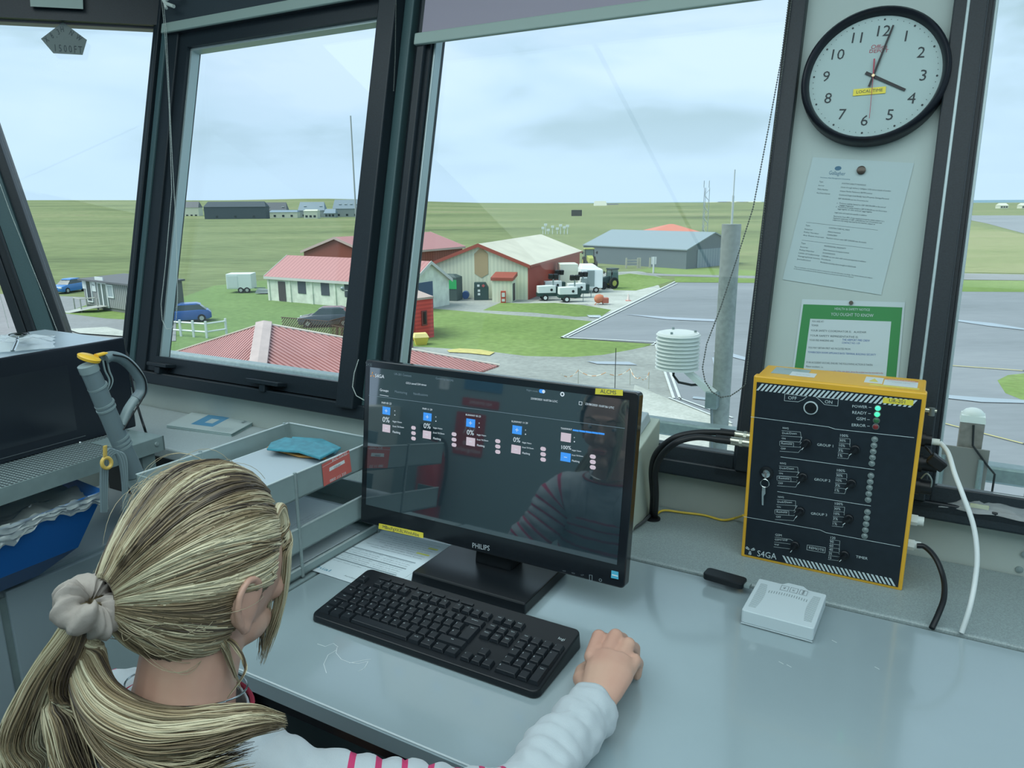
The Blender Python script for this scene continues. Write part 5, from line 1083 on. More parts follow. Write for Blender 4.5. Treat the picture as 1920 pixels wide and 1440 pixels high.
for gi, (kx, ky, ox, oy, gx, gy, gn) in enumerate(((1510, 832, 1466, 802, 1533, 834, 'GROUP 1'), (1504, 895, 1461, 868, 1527, 899, 'GROUP 2'), (1499, 960, 1457, 931, 1521, 963, 'GROUP 3'))):
    T(gn, (gx, gy-.8), (gx+30, gy+2.2))
    for k, (s, w) in enumerate((('NVG', 12), ('Dusk/Dawn', 28), ('ON', 8), ('Remote', 21), ('OFF', 10))):
        y = oy+k*(9.6 if gi == 0 else 9.3); x = ox+1-k*.9
        T(s, (x+1, y), (x+w, y+1)); yl = y+5
        tx, ty = kx-9-(3 if k in (1, 2, 3) else 0), ky-9+k*4.2
        B((x-1, yl), (x+(34 if k in (0, 4) else 38), yl+2.5), .0005)
        B((x+(34 if k in (0, 4) else 38), yl+2.5), (tx+2, ty+1), .0005)
        if k == 3:
            for a, b in (((x-2, y-4), (x+24, y-1)), ((x-2, y-4), (x-2, y+4)), ((x+24, y-1), (x+24, y+6.5))): B(a, b, .0005)
    k2x, k2y = kx+94, ky+10; o2x = ox+(109 if gi == 0 else 108)
    for k, s in enumerate(('100%', '30%', '10%', '3%', '1%')):
        y = oy+15+k*9.3-gi*.6; x = o2x-k*1.0; w = (15, 12, 11, 9, 8)[k]
        T(s, (x, y-1.2), (x+w, y)); yl = y+3.6; B((x-1, yl), (x+19, yl+2), .0005); B((x+19, yl+2), (k2x-10, k2y-9+k*4.4), .0005)
for k, (s, w) in enumerate((('GSM', 12), ('GSM+VHF', 24), ('VHF', 9))): y = 1002.5+9*k; x = 1454-k; T(s, (x, y-.5), (x+w, y+1)); B((x-1, y+4), (1482, y+8), .0005); B((1482, y+8), (1488, 1014+k*5), .0005)
for k, s in enumerate(('120', '90', '60', '40', '25', '15')): y = 1008+7.4*k; x = 1557-k*.7; T(s, (x, y-.6), (x+(9, 7, 7, 7, 6, 5)[k], y+.3)); B((x-1, y+3), (x+18, y+5.5), .0005); B((x+18, y+5.5), (1574, 1027+k*4), .0005)
T('REMOTE', (1517, 1026), (1545, 1031)); T('TIMER', (1605, 1043), (1627, 1047))
for a, b in (((1514, 1021), (1548, 1026)), ((1548, 1026), (1547, 1036)), ((1547, 1036), (1513, 1030)), ((1513, 1030), (1514, 1021))): B(a, b, .0006)
T('S4GA', (1420, 1037), (1456, 1043.5), hs=1.15)
lx, ly = Sb.hit(1407, 1031)
for a in (-pi/2, -pi/2+2.094, -pi/2+4.188):
    R_ = Tm((lx, ly, .0019), rz=a); mb.poly([(.0015, -.0012, 0), (.0085, -.0028, 0), (.0105, -.0006, 0), (.0015, -.0004, 0)], 0, R_); mb.poly([(.0015, .0012, 0), (.0085, .0028, 0), (.0105, .0006, 0), (.0015, .0004, 0)], 0, R_)
mb.build('printing', wp, fp)
def knob(px, py, ang, r_=.0085, ln=.012, nm='knob'):
    x, y = Sb.hit(px, py, .008); o = MB().lathe([(r_, 0), (r_*.95, .005), (r_*.8, .006)], 20, M=Tm((x, y, .0015))).hexa([(-.0035, -ln, .006), (.0035, -ln, .006), (.0035, .006, .006), (-.0035, .006, .006)], [(-.0022, -ln*.95, .015), (.0022, -ln*.95, .015), (.0022, .005, .015), (-.0022, .005, .015)], 0, Tm((x, y, .0015), rz=ang)).build(nm, black_m, bx, smooth=True, ang=30)
    MB().box(-.0006, .0006, -ln*1.0, -ln*.55, .0152, .0156, 0, Tm((x, y, .0015), rz=ang)).build('pointer', wp, o)
for gi, (kx, ky) in enumerate(((1512, 832), (1505, 896), (1500, 960))): knob(kx, ky, -.55); knob(kx+91, ky+12 if gi < 2 else ky+14, -.75)
knob(1490, 1024, -.5); knob(1583, 1042, -.6)
x, y = Sb.hit(1520, 765, .004); pk = MB().lathe([(.0125, 0), (.0125, .003), (.0105, .003), (.0105, 0)], 28, M=Tm((x, y, .0015)), cap=False).build('dial_ring', wp, bx, smooth=True); MB().lathe([(.0095, 0), (.009, .006), (.002, .0065)], 24, M=Tm((x, y, .0015))).box(-.0008, .0008, .001, .008, .0075, .0085, 0, Tm((x, y, .0015), rz=-.8)).build('power_dial', black_m, pk, smooth=True)
for k, (y_, c, s) in enumerate(((765.5, (.05, .85, .32), 1.6), (777, (.05, .80, .30), 1.4), (789, (.03, .18, .07), .12), (800.5, (.22, .03, .03), .15))):
    x, y = Sb.hit(1646-k*1.4, y_, .003); o = MB().lathe([(.0058, 0), (.0058, .0015), (.005, .002)], 18, M=Tm((x, y, .0015))).build('lamp_bezel', mat('lamp_bezel', (.10, .13, .13), .4), bx, smooth=True); MB().ball((x, y, .0035), (.0045, .0045, .002), 14, 8).build('indicator_lamp', mat('ind_%s' % 'green dim_green red_dim red'.split()[k] if k else 'ind_lit', tuple(v*.5 for v in c), .3, emit=(c, s)), o, smooth=True)
for gi, (x0, y0) in enumerate(((1640, 824), (1633, 892), (1626.5, 960))):
    for k in range(5): x, y = Sb.hit(x0-k*1.35, y0+k*11.3-gi*.0, .003); MB().lathe([(.0055, 0), (.0055, .002), (.0042, .0022)], 16, M=Tm((x, y, .0015))).ball((x, y, .0035), (.0038, .0038, .0015), 12, 6).build('indicator_lamp', mat('lamp_off', (.16, .21, .21), .25, spec=.8), bx, smooth=True)
x, y = Sb.hit(1437, 887, .003); lk = MB().lathe([(.013, 0), (.013, .003), (.010, .004)], 24, M=Tm((x, y, .0015))).build('lock', black_m, bx, smooth=True); chrome = mat('chrome', (.55, .6, .6), .15, metal=1.0)
MB().lathe([(.0078, .003), (.0078, .007), (.006, .0075)], 20, M=Tm((x, y, .0015))).build('lock_barrel', chrome, lk, smooth=True)
kr = Sb.root('keys', (x, y-.018), .012, label='small keys hanging on a ring from the lock of the yellow box', cat='keys')
MB().tube([(.008*cos(t*pi/10), .008*sin(t*pi/10), 0) for t in range(21)], .0009, 6).build('ring', chrome, kr, smooth=True); MB().box(-.002, .002, .006, .02, -.004, -.002).build('key_in_lock', chrome, kr)
MB().prism([(-.004, -.008), (.002, -.008), (.003, -.020), (.0, -.026), (.001, -.045), (-.002, -.045), (-.004, -.020)], 0, .0015).build('key_blade', chrome, kr); MB().prism([(-.005, -.010), (-.001, -.010), (-.002, -.026), (-.006, -.024)], -.003, -.0015).build('key_blade', black_m, kr)
label('yellow_label', [(1656, 745), (1713, 750), (1712, 760), (1655, 755)], 'UR-201', (1668, 750.5), (1698, 753.5), Sb, bx, z=.0019)
# stickers on top
stk = [mat('silver_sticker', (.30, .40, .42), .35), mat('white_sticker', (.60, .66, .68), .5), mat('orange_sticker', (.62, .25, .12), .5), mat('yellow_sticker', (.66, .58, .12), .5), ink_m]
TOP = lambda x, z: Matrix(((1, 0, 0, x), (0, 0, 1, BH+.0010), (0, -1, 0, z), (0, 0, 0, 1)))
MB().box(.020, .085, BH+.0001, BH+.0006, -.105, -.045, 0).text('Manual AC 230V', .0045, TOP(.052, -.09), 4).build('sticker', stk, bx)
MB().box(.055, .10, BH+.0003, BH+.0009, -.075, -.040, 1).text('Serial no 0201', .0045, TOP(.078, -.055), 4).build('sticker', stk, bx)
MB().box(.185, .215, BH+.0001, BH+.0006, -.095, -.045, 1).poly([(.192, BH+.0008, -.055), (.208, BH+.0008, -.055), (.200, BH+.0008, -.085)], 3).build('sticker', stk, bx)
MB().box(.217, .272, BH+.0001, BH+.0006, -.095, -.040, 1).box(.217, .272, BH+.0006, BH+.0008, -.095, -.085, 2).text('WARNING', .009, TOP(.245, -.090), 1).text('Disconnect power before service', .0034, TOP(.245, -.075), 4).text('Authorised staff only', .0036, TOP(.245, -.065), 4).build('sticker', stk, bx)
MB().box(.195, .275, BH+.0001, BH+.0007, -.036, -.026, 3).build('sticker', stk, bx)
# connectors
def boxpt(px, py, v): q = Sb.M.inverted() @ pV(px, py, v); return q
for px, py, v in ((1397, 817, 1.50), (1389, 829, 1.475)):
    q = boxpt(px, py, v); o = MB().cyl((q.x-.020, q.y, q.z), (-.001, q.y, q.z), .0085, 16).cyl((q.x-.002, q.y, q.z), (q.x+.004, q.y, q.z), .0098, 8).build('coax_connector', mat('nickel', (.5, .5, .42), .25, metal=.9), bx, smooth=True, ang=30)
    MB().cyl((q.x-.05, q.y, q.z), (q.x-.018, q.y, q.z), .0085, 14).build('boot', blackr_m, o, smooth=True)
def side(px, py, v, r0, r1, ln, m, nm='side_connector'):
    q = boxpt(px, py, v); return MB().cyl((BW+.001, q.y, q.z), (BW+.010, q.y, q.z), r1, 20).cyl((BW+.008, q.y, q.z), (BW+ln, q.y, q.z), r0, 18).build(nm, m, bx, smooth=True, ang=30)
side(1738, 769, 1.50, .0035, .005, .022, MATS['nickel'], 'aerial_plug'); side(1740, 824, 1.50, .011, .014, .020, black_m); side(1745, 870, 1.50, .014, .017, .034, black_m); side(1730, 912, 1.50, .014, .016, .030, black_m)
q = boxpt(1747, 771, 1.50); MB().cyl((q.x, q.y+.006, q.z), (q.x, q.y-.008, q.z), .0055, 14).build('cap', mat('cap_grey', (.12, .15, .15), .5), bx, smooth=True)
q = boxpt(1757, 829, 1.5); MB().cyl((BW+.018, q.y, q.z), (q.x+.004, q.y, q.z), .0062, 12).build('cable_boot', mat('boot_white', (.6, .66, .62), .5), bx, smooth=True)
q = boxpt(1748, 858, 1.50); MB().box(-.015, .015, -.010, .010, -.010, .010, 0, Tm((q.x+.008, q.y-.004, q.z+.012), rz=-.6)).build('hanging_cap', blackr_m, bx, bevel=.003); MB().tube(spline([(BW+.012, q.y+.018, q.z), (q.x-.004, q.y+.012, q.z+.008), (q.x+.004, q.y, q.z+.010)], 5), .0022, 6).build('cap_strap', blackr_m, bx, smooth=True)
MB().tube(spline([boxpt(1727, 897, 1.49), boxpt(1738, 888, 1.48), boxpt(1747, 900, 1.48), boxpt(1745, 916, 1.49)], 6), .0014, 6).build('cap_tether', steel_m, bx, smooth=True)
for px, py in ((1708, 974), (1706, 1021)): q = boxpt(px, py, 1.47); MB().cyl((BW+.001, q.y, q.z), (BW+.014, q.y, q.z), .0105, 8).cyl((BW+.014, q.y, q.z), (BW+.024, q.y, q.z), .0085, 14).build('cable_gland', mat('gland_white', (.6, .68, .68), .4), bx, smooth=True, ang=30)

# ================================================================== CLOCK AND NOTICES ON THE PILLAR
Sf = Surf(W(0, V0, Z0), EU, EV*ST+Vector((0, 0, CT)))
def Sp(off): return Surf(W(0, V0, Z0)+Sf.N*off, Sf.X, Sf.Y)
PW = .0302                                  # pillar panel face
cx_, cy_ = Sp(PW+.034).hit(1637, 139)
ck = Sp(PW).root('wall_clock', (cx_, cy_), 0, label='round black-rimmed wall clock high on the white pillar', cat='clock')
RO = .1375
MB().lathe([(RO*.93, .001), (RO, .004), (RO*1.0, .026), (RO*.985, .036), (RO*.955, .040), (RO*.93, .038), (RO*.90, .030), (RO*.885, .022)], 72, cap=False).build('rim', mat('clock_rim', (.008, .011, .018), .35, spec=.35), ck, smooth=True, ang=50)
MB().lathe([(RO*.93, .001), (RO*.93, .022)], 48).build('clock_face', mat('clock_dial', (.36, .48, .475), .6), ck)
ca = radians(-4.2); mb = MB(); zz = .0226
for k in range(1, 13):
    a = pi/2-k*pi/6+ca; mb.text(str(k), .031, Tm((RO*.655*cos(a), RO*.655*sin(a), zz), rz=ca*.8)); mb.lathe([(.0020, zz), (.0020, zz+.0002)], 10, M=Tm((RO*.83*cos(a), RO*.83*sin(a), 0)))
for k in range(60):
    if k % 5: a = pi/2-k*pi/30+ca; mb.lathe([(.0008, zz), (.0008, zz+.0002)], 6, M=Tm((RO*.83*cos(a), RO*.83*sin(a), 0)))
mb.build('numerals', mat('clock_ink', (.02, .03, .035), .6), ck)
mb = MB(); a = pi/2+ca; mb.text('Office', .0125, Tm((RO*.40*cos(a), RO*.40*sin(a)+.004, zz), rz=ca)); mb.text('DEPOT', .0098, Tm((RO*.40*cos(a), RO*.40*sin(a)-.0045, zz), rz=ca), sx=1.15); mb.build('dial_mark', mat('dial_red', (.36, .06, .09), .6), ck)
Sc = Sp(PW+.024)
def hand(name, px, tail, w, m, z):
    x, y = Sc.hit(*px); x -= cx_; y -= cy_; L = hypot(x, y); a = atan2(y, x); MB().prism([(-tail, -w/2), (L, -w*.4), (L, w*.4), (-tail, w/2)], z, z+.0008, 0, Tm(rz=a)).build(name, m, ck)
cc = Sc.hit(1637, 137); cx_, cy_ = (cx_+cc[0])/2, (cy_+cc[1])/2
hand('hour_hand', (1697, 166), .017, .0062, black_m, .024); hand('minute_hand', (1675, 45), .022, .0044, black_m, .0255); hand('second_hand', (1630, 220), .028, .0012, MATS['dial_red'], .027)
a = Sc.hit(1632, 219); MB().prism([(-.034, -.0016), (-.004, -.0012), (-.004, .0012), (-.034, .0016)], .027, .0275, 0, Tm(rz=atan2(a[1]-cy_, a[0]-cx_))).build('second_hand_tail', MATS['dial_red'], ck); MB().lathe([(.003, .024), (.003, .0285)], 12).build('hub', mat('brass', (.5, .4, .25), .3, metal=.8), ck)
MB().box(-.030, .030, -.0068, .0068, .0228, .0236, 0, Tm((-.004, -.030, 0), rz=.02)).text('LOCAL TIME', .0088, Tm((-.004, -.030, .0240), rz=.02), 1).build('yellow_label', [yellow_m, ink_m], ck)
# notice 1
Sn = Sp(PW+.0006)
sheet_m = mat('notice_paper', (.38, .49, .50), .6)
r, P, o = sheet('insurance_notice', [(1524, 295), (1714, 306), (1652, 553), (1467, 524)], 'white typed insurance notice hanging crooked under the clock', Sn, 0, cat='notice', m=sheet_m)
mb = MB(); D = mat('dark_print', (.06, .09, .10), .6)
def TL(x0, x1, t, s, h=.0042, mi=0): tline(mb, P, o, x0, x1, t, s, h, mi)
TL(.205, .37, .115, 'Gallagher', .0115, 1); TL(.13, .43, .155, 'Insurance | Risk Management | Consulting', .0036, 1)
rows = [(.19, .13, .17, 'Type', 'AVIATION LIABILITY INSURANCE', .60), (.22, .13, .19, 'Insurer', 'Lloyds through Arthur J. Gallagher (UK) Ltd at Lloyds of London', .85), (.25, .13, .24, 'Policy Number', 'Unique Market Reference B0799 Lxxxxx', .68), (.28, .13, .27, 'Any Event Interest', 'Combined Single Limit Bodily Injury/Property Damage/Personal', .85)]
for t, a, b, s1, s2, e in rows: TL(a, b, t, s1); TL(.36, e, t, s2)
for t, e, s in ((.31, .66, 'GBP 500,000,000 any one Occurrence but'), (.345, .84, 'a   Products Liability limited to GBP 500,000,000 in the annual'), (.36, .50, '      aggregate'), (.375, .86, 'b   Personal Injury Liability limited to GBP 25,000,000 any one Occurrence'), (.39, .70, '      aggregate in the annual aggregate'), (.42, .68, 'Legal costs and expenses payable in addition'), (.45, .86, 'Recoveries from 80% of any weekend property waste subject to a'), (.465, .84, 'maximum indemnity of GBP 1,000,000 any one Occurrence and'), (.48, .78, 'subject to only being reported by the insured, subject to')): TL(.36, e, t, s)
for t in (.52, .665): mb.poly([tuple(bil(P, o, s, q))+(.0008,) for s, q in ((.10, t), (.82, t), (.82, t+.002), (.10, t+.002))], 0)
for t, s1, s2, e in ((.545, 'Type', 'CONTRACTORS ALL RISKS', .55), (.575, 'Insurer', 'Allianz Insurance', .47), (.60, 'Policy Number', '1234567890', .44), (.625, 'Any Event Interest', 'Maximum contract value GBP 3,500,000 max 36 months', .74), (.69, 'Type', 'PROFESSIONAL INDEMNITY', .56), (.72, 'Insurer', 'Allied Insurance Company Limited', .6), (.745, 'Policy Number', 'XX/XX/XXXXXX', .47), (.77, 'Limit of Indemnity', '1,000,000 any one claim with costs and expenses in addition', .78), (.795, 'Geographical Limits', 'Worldwide', .44), (.82, 'Jurisdiction', 'Worldwide excluding claims brought in USA/Canada', .70)): TL(.10, .10+.012*len(s1), t, s1); TL(.34, e, t, s2)
TL(.09, .88, .885, 'This is a summary, and should be read in conjunction with the full policy wordings. The terms shown are subject', .0034); TL(.09, .70, .90, 'to the terms and conditions of the Insurance policy or policies and underwriters thereof', .0034)
a = bil(P, o, .285, .075); mb.lathe([(.0065, .0008), (.0065, .0010)], 16, 1, M=Tm((a.x, a.y, 0), s=(1, .7, 1))); mb.build('print', [D, mat('teal_print', (.03, .12, .20), .5)], r)
x, y = Sn.hit(1615, 320); m_ = Sn.root('magnet', (x, y), .0012, label='dark round magnet pinning the crooked insurance notice', cat='magnet', group=None); MB().lathe([(.0085, 0), (.0085, .004), (.007, .005)], 24).build('disc', mat('magnet_brown', (.07, .06, .05), .3, metal=.5), m_, smooth=True)
# notice 2
r, P, o = sheet('safety_notice', [(1504, 561), (1697, 567), (1680, 760), (1478, 750)], 'green-bordered health and safety notice just above the yellow box', Sn, 0, cat='notice', m=mat('notice_white', (.44, .54, .56), .6))
mb = MB(); Q = lambda s0, s1, t0, t1, z, mi: mb.poly([tuple(bil(P, o, s, t))+(z,) for s, t in ((s0, t0), (s1, t0), (s1, t1), (s0, t1))], mi)
Q(.02, .98, .05, .98, .0009, 0); Q(.11, .89, .19, .95, .0011, 1)
def TG(x0, x1, t, s, h, mi): tline(mb, P, o, x0, x1, t, s, h, mi, z=.0014)
TG(.34, .68, .085, 'HEALTH & SAFETY NOTICE', .0068, 1); TG(.31, .72, .14, 'YOU OUGHT TO KNOW', .0092, 1)
for t, x1, s, mi in ((.215, .25, 'YOU ARE AT:', 2), (.255, .20, 'TOWER', 2), (.305, .67, 'YOUR SAFETY COORDINATOR IS:   ALASDAIR', 2), (.355, .60, 'YOUR SAFETY REPRESENTATIVE IS:', 2), (.40, .37, 'YOUR FIRE WARDENS ARE:', 2), (.475, .54, 'YOU MAY OBTAIN FIRST AID FACILITIES FROM:', 2), (.52, .78, 'TOWER/CREW ROOM/ APPLIANCE BAYS/ TERMINAL BUILDING/ SECURITY', 3), (.62, .76, 'IF AN ACCIDENT OCCURS, ENSURE THE FOLLOWING ACTION IS TAKEN:', 2), (.66, .30, 'Minor accident, i.e.', 2)): TG(.13, x1, t, s, .0056, mi)
TG(.45, .71, .385, 'THE AIRPORT FIRE CREW', .0060, 3); TG(.45, .62, .415, 'CONTACT NO: 1109', .0056, 3); TG(.13, .86, .695, 'If non-emergency, report as soon as possible; if fire, raise alarm, phone the accident must be recorded in the', .0050, 4)
mb.build('print', [mat('notice_green', (.02, .20, .05), .55), MATS['notice_white'], D, mat('navy_print', (.03, .10, .32), .6), mat('red_print', (.40, .08, .06), .6)], r)
x, y = Sn.hit(1596, 568); m_ = Sn.root('magnet', (x, y), .0012, label='small dark magnet on the top edge of the green safety notice', cat='magnet'); MB().lathe([(.004, 0), (.004, .003)], 18).build('disc', MATS['magnet_brown'], m_, smooth=True)

# ================================================================== WHITE CASE BEHIND THE MONITOR
r = room('instrument_case', -.72, 1.51, .743, label='cream sloping-topped instrument case half hidden behind the monitor', cat='instrument case')
MB().hexa([(-.20, -.085, 0), (.207, -.085, 0), (.207, .085, 0), (-.20, .085, 0)], [(-.20, -.085, .17), (.207, -.085, .17), (.207, .085, .215), (-.20, .085, .215)]).build('case', mat('case_cream', (.42, .49, .42), .55, noise_amt=.1, noise_scale=5), r, bevel=.003)
MB().hexa([(-.17, -.07, .176), (.19, -.07, .176), (.19, .07, .212), (-.17, .07, .212)], [(-.165, -.065, .196), (.185, -.065, .196), (.185, .065, .232), (-.165, .065, .232)]).build('top_display', mat('case_grey', (.36, .44, .46), .4), r, bevel=.002)
# bag of parts on the right sill
film = plastic_film('clear_film', .30, (.75, .83, .85))
def crumple(w, d, h, seed, n=26):
    def fn(s, t):
        x, y = (s-.5)*w, (t-.5)*d; q = Vector((x*22+seed, y*22, seed)); e = (1-abs(2*s-1)**4)*(1-abs(2*t-1)**4)
        return (x+.010*noise.noise(q*1.3), y+.010*noise.noise(q*1.3+Vector((5, 1, 2))), h*e*(.6+.9*abs(noise.noise(q)))+.012*abs(noise.noise(q*2.3))*e+.001)
    return MB().grid(fn, n, n)
r = room('parts_bag', .165, 1.60, .866, label='clear plastic bag with black cable lying on the right window sill', cat='plastic bag')
crumple(.22, .07, .020, 3.1).build('film', film, r, smooth=True)
MB().tube(spline([(-.07, -.01, .008), (-.02, .012, .012), (.05, -.008, .010), (.08, .01, .014), (0, .014, .015), (-.05, -.006, .012)], 6), .004, 8).build('coiled_lead', blackr_m, r, smooth=True); MB().box(-.06, -.03, -.022, -.014, .004, .012).build('plug', mat('plug_yellow', (.45, .5, .2), .5), r)
MB().box(-.025, .05, .0, .001, .018, .034).text('|||| ||| ||', .012, Tm((.012, -.001, .026), rx=pi/2), 1).build('bag_label', [MATS['white_sticker'], ink_m], r)
p = pV(1893, 604, 1.72)
r = room('card_box', .245, 1.645, .87, label='small pale card box standing on the sill at the right edge', cat='box'); MB().box(-.05, .09, -.01, .02, 0, .055).build('carton', mat('carton', (.5, .45, .42), .7), r)

# ================================================================== LEFT SIDE OF THE CAB
def pU(px, py, u): rr = ray(px, py); return Vector((0, 0, CZ))+rr*(u/rr.dot(EU))
def toL(o): return (Matrix.Translation(o.location) @ Matrix.Rotation(o.rotation_euler.z, 4, 'Z')).inverted()
# perforated steel shelf
shelfm = mat('shelf_paint', (.23, .31, .31), .4, noise_amt=.1, noise_scale=30)
def perf_mat():
    m = bpy.data.materials.new('perforated_steel'); m.use_nodes = True; t = m.node_tree; b = t.nodes['Principled BSDF']; b.inputs['Roughness'].default_value = .35; b.inputs['Metallic'].default_value = .3
    tc = t.nodes.new('ShaderNodeTexCoord'); vo = t.nodes.new('ShaderNodeTexVoronoi'); vo.inputs['Scale'].default_value = 95; vo.inputs['Randomness'].default_value = 0
    gt = t.nodes.new('ShaderNodeMath'); gt.operation = 'GREATER_THAN'; gt.inputs[1].default_value = .36; mi = t.nodes.new('ShaderNodeMix'); mi.data_type = 'RGBA'
    mi.inputs[6].default_value = (.03, .045, .05, 1); mi.inputs[7].default_value = (.34, .43, .43, 1)
    t.links.new(tc.outputs['Object'], vo.inputs['Vector']); t.links.new(vo.outputs['Distance'], gt.inputs[0]); t.links.new(gt.outputs[0], mi.inputs[0]); t.links.new(mi.outputs[2], b.inputs['Base Color']); return m
r = room('steel_shelf', -1.80, .60, 0, rz=radians(3), label='pale perforated steel shelf unit carrying the microwave', cat='shelf unit')
MB().box(-.60, -.003, -.45, .655, .806, .811).build('shelf_plate', perf_mat(), r); MB().box(-.003, 0, -.45, .66, .772, .812).build('shelf_lip', shelfm, r); MB().box(-.6, 0, .655, .66, .772, .812).box(-.13, -.002, .53, .655, .8115, .8125).build('end_lip', shelfm, r)
for x, y in ((-.04, .62), (-.58, .62), (-.04, -.42), (-.58, -.42)): MB().box(x-.02, x+.02, y-.02, y+.02, 0, .806).build('shelf_post', shelfm, r)
for y in (.635, .205): MB().lathe([(.007, 0), (.006, .003), (.002, .004)], 12, M=Tm((0, y, .795), ry=pi/2)).build('bolt', steel_m, r, smooth=True)
# microwave
r = room('microwave', -2.0, .93, .813, label='black microwave oven with silvery top standing on the steel shelf', cat='microwave')
mwt = mat('microwave_top', (.46, .56, .62), .3, metal=.2, noise_amt=.1, noise_scale=8)
MB().box(-.37, -.004, -.27, .345, .006, .258).build('cabinet', mwt, r, bevel=.004)
MB().box(-.003, .012, -.27, .352, -.002, .262).build('front', mat('microwave_front', (.012, .017, .025), .22, spec=.4), r, bevel=.004)
MB().box(.012, .0128, -.20, .18, .035, .215).build('door_window', mat('microwave_window', (.018, .024, .032), .12), r)
MB().box(.012, .014, -.262, .200, .012, .0135).build('door_seam', mat('seam_grey', (.08, .10, .11), .4), r)
x = toL(r) @ pU(150, 830, -1.987); MB().ball((.013, x.y, x.z), .0045, 12, 8).build('door_stud', chrome, r, smooth=True)
for y in (-.2, .3): MB().cyl((-.02, y, -.002), (-.02, y, .006), .012, 10).build('foot', black_m, r)
cable('microwave_lead', [pU(229, 652, -2.12), pU(240, 668, -2.1), pU(245, 700, -2.05), pU(252, 740, -2.0), pU(262, 775, -1.96), pU(272, 806, -1.92), Wz(277, 818, .745)], .0035, black_m, 'black mains lead dropping behind the microwave to the pale worktop')
# spoon and plastic bag on the microwave
MBg = crumple(.40, .24, .020, 9.3, 40); r = room('plastic_wrap', -2.21, .98, 1.0755, rz=radians(60), label='crumpled clear plastic wrap on top of the microwave', cat='plastic bag'); MBg.build('film', plastic_film('white_film', .55, (.80, .88, .90)), r, smooth=True)
a, b = G(36, 630, 1.112), G(27, 660, 1.098); d = (b-a); r = empty('spoon', a, atan2(d.y, d.x), label='metal spoon lying on the plastic wrap on the microwave', cat='spoon'); L = d.length
MB().grid(lambda s, t: (.030*cos(t*2*pi)*s, .024*sin(t*2*pi)*s, .009*s*s-.004), 6, 24).build('bowl', mat('spoon_steel', (.30, .32, .30), .12, metal=1), r, smooth=True, solid=.0012)
MB().tube(spline([(.024, 0, .003), (.05, 0, .004), (.08, 0, -.002), (L+.03, 0, -.006)], 6), [.003]*6+[.0035]*6+[.005]*7, 8, flat=.35, up=(0, 0, 1)).build('handle', chrome, r, smooth=True)
# vacuum cleaner wand
r = empty('vacuum_wand', pU(255, 880, -1.6), 0, label='grey vacuum cleaner handle with yellow release cap standing before the microwave', cat='vacuum cleaner'); iv = Matrix.Translation(r.location).inverted()
vg = mat('vacuum_grey', (.16, .22, .24), .35, spec=.5); vl = mat('vacuum_light_grey', (.25, .33, .34), .35); vy = mat('vacuum_yellow', (.78, .48, .04), .35)
q = lambda x, y, u=-1.6: iv @ pU(x, y, u)
MB().tube([q(165, 690), q(176, 712), q(196, 760), q(205, 780), q(228, 834), q(240, 862), q(252, 890)], [.0185, .0195, .0195, .0195, .0200, .0215, .0215], 20).build('tube', vg, r, smooth=True)
MB().tube([q(163.5, 684), q(169, 697)], [.0205, .0205], 20).build('tube_collar', vl, r, smooth=True)
for x, y in ((183, 725), (196, 757), (199, 765), (224, 820), (227, 828), (230, 835)): MB().tube([q(x-1, y-1.6), q(x+1, y+1.6)], .0216, 20).build('collar_ring', vl, r, smooth=True)
mb = MB(); P0, P1 = q(252, 890), q(275, 950); n = 26
hose = spline([P0, q(264, 920), q(285, 965), q(320, 1040), q(330, 1180), q(300, 1400)], 22); rr_ = [.0205 if i % 2 else .0170 for i in range(len(hose))]
MB().tube(hose, rr_, 16).build('hose', vl, r, smooth=True, ang=80)
MB().tube(spline([q(196, 672), q(210, 668), q(228, 673), q(247, 688), q(262, 710), q(266, 727), q(263, 738), q(254, 748)], 6), .0155, 14, flat=.75).build('handle_arch', vg, r, smooth=True)
MB().tube(spline([q(256, 745), q(247, 757), q(238, 772), q(228, 796)], 5), .0125, 12, flat=.8).build('handle_strut', vl, r, smooth=True)
for k in range(3): MB().tube(spline([q(193+k*4, 676), q(197+k*4, 695), q(205+k*3, 712), q(203+k*2, 726), q(196+k, 738), q(190, 748+k*3)], 5), .0022, 6).build('rib', black_m if k == 1 else vl, r, smooth=True)
MB().tube(spline([q(212, 665, -1.58), q(240, 673, -1.58), q(268, 704, -1.58), q(274, 728, -1.58), q(268, 746, -1.58), q(250, 775, -1.58), q(232, 806, -1.58)], 6), .0020, 6).build('handle_seam', black_m, r, smooth=True)
MB().lathe([(.003, -.004), (.021, -.004), (.022, .002), (.018, .005), (.003, .006)], 20, M=Matrix.Translation(q(167, 671)) @ Matrix.Rotation(.35, 4, 'Y') @ Matrix.Diagonal((1.15, .8, 1, 1))).build('release_cap', vy, r, smooth=True)
MB().tube([q(180, 667), q(195, 663), q(208, 664)], [.009, .008, .007], 10, flat=.5).build('release_lever', vy, r, smooth=True)
for k in range(6): MB().tube(spline([q(191+k*1.5, 960, -1.57), q(190+k*2, 900, -1.57), q(193+k*2, 862, -1.57), q(206+k*2.6, 842+k*1.2, -1.57), q(222+k*2.5, 858, -1.57), q(230+k*1.5, 900, -1.57), q(233+k, 960, -1.57)], 6), .0036, 8).build('wound_flex', vl if k % 2 else vg, r, smooth=True)
MB().tube(spline([q(197, 836, -1.55), q(197, 855, -1.55)], 3), .0075, 8, flat=.4).build('flex_hook', mat('hook_yellow', (.72, .50, .12), .4), r, smooth=True)
MB().tube([q(200+9*cos(a*pi/8), 868+10*sin(a*pi/8), -1.55) for a in range(17)], .0042, 8).build('hook_ring', MATS['hook_yellow'], r, smooth=True)
# vacuum drum on the floor (below the picture)
MB().lathe([(.16, 0), (.17, .05), (.17, .28), (.12, .36), (.02, .38)], 28, M=Matrix.Translation(iv @ W(-1.55, .55, 0))).build('drum', black_m, r, smooth=True)
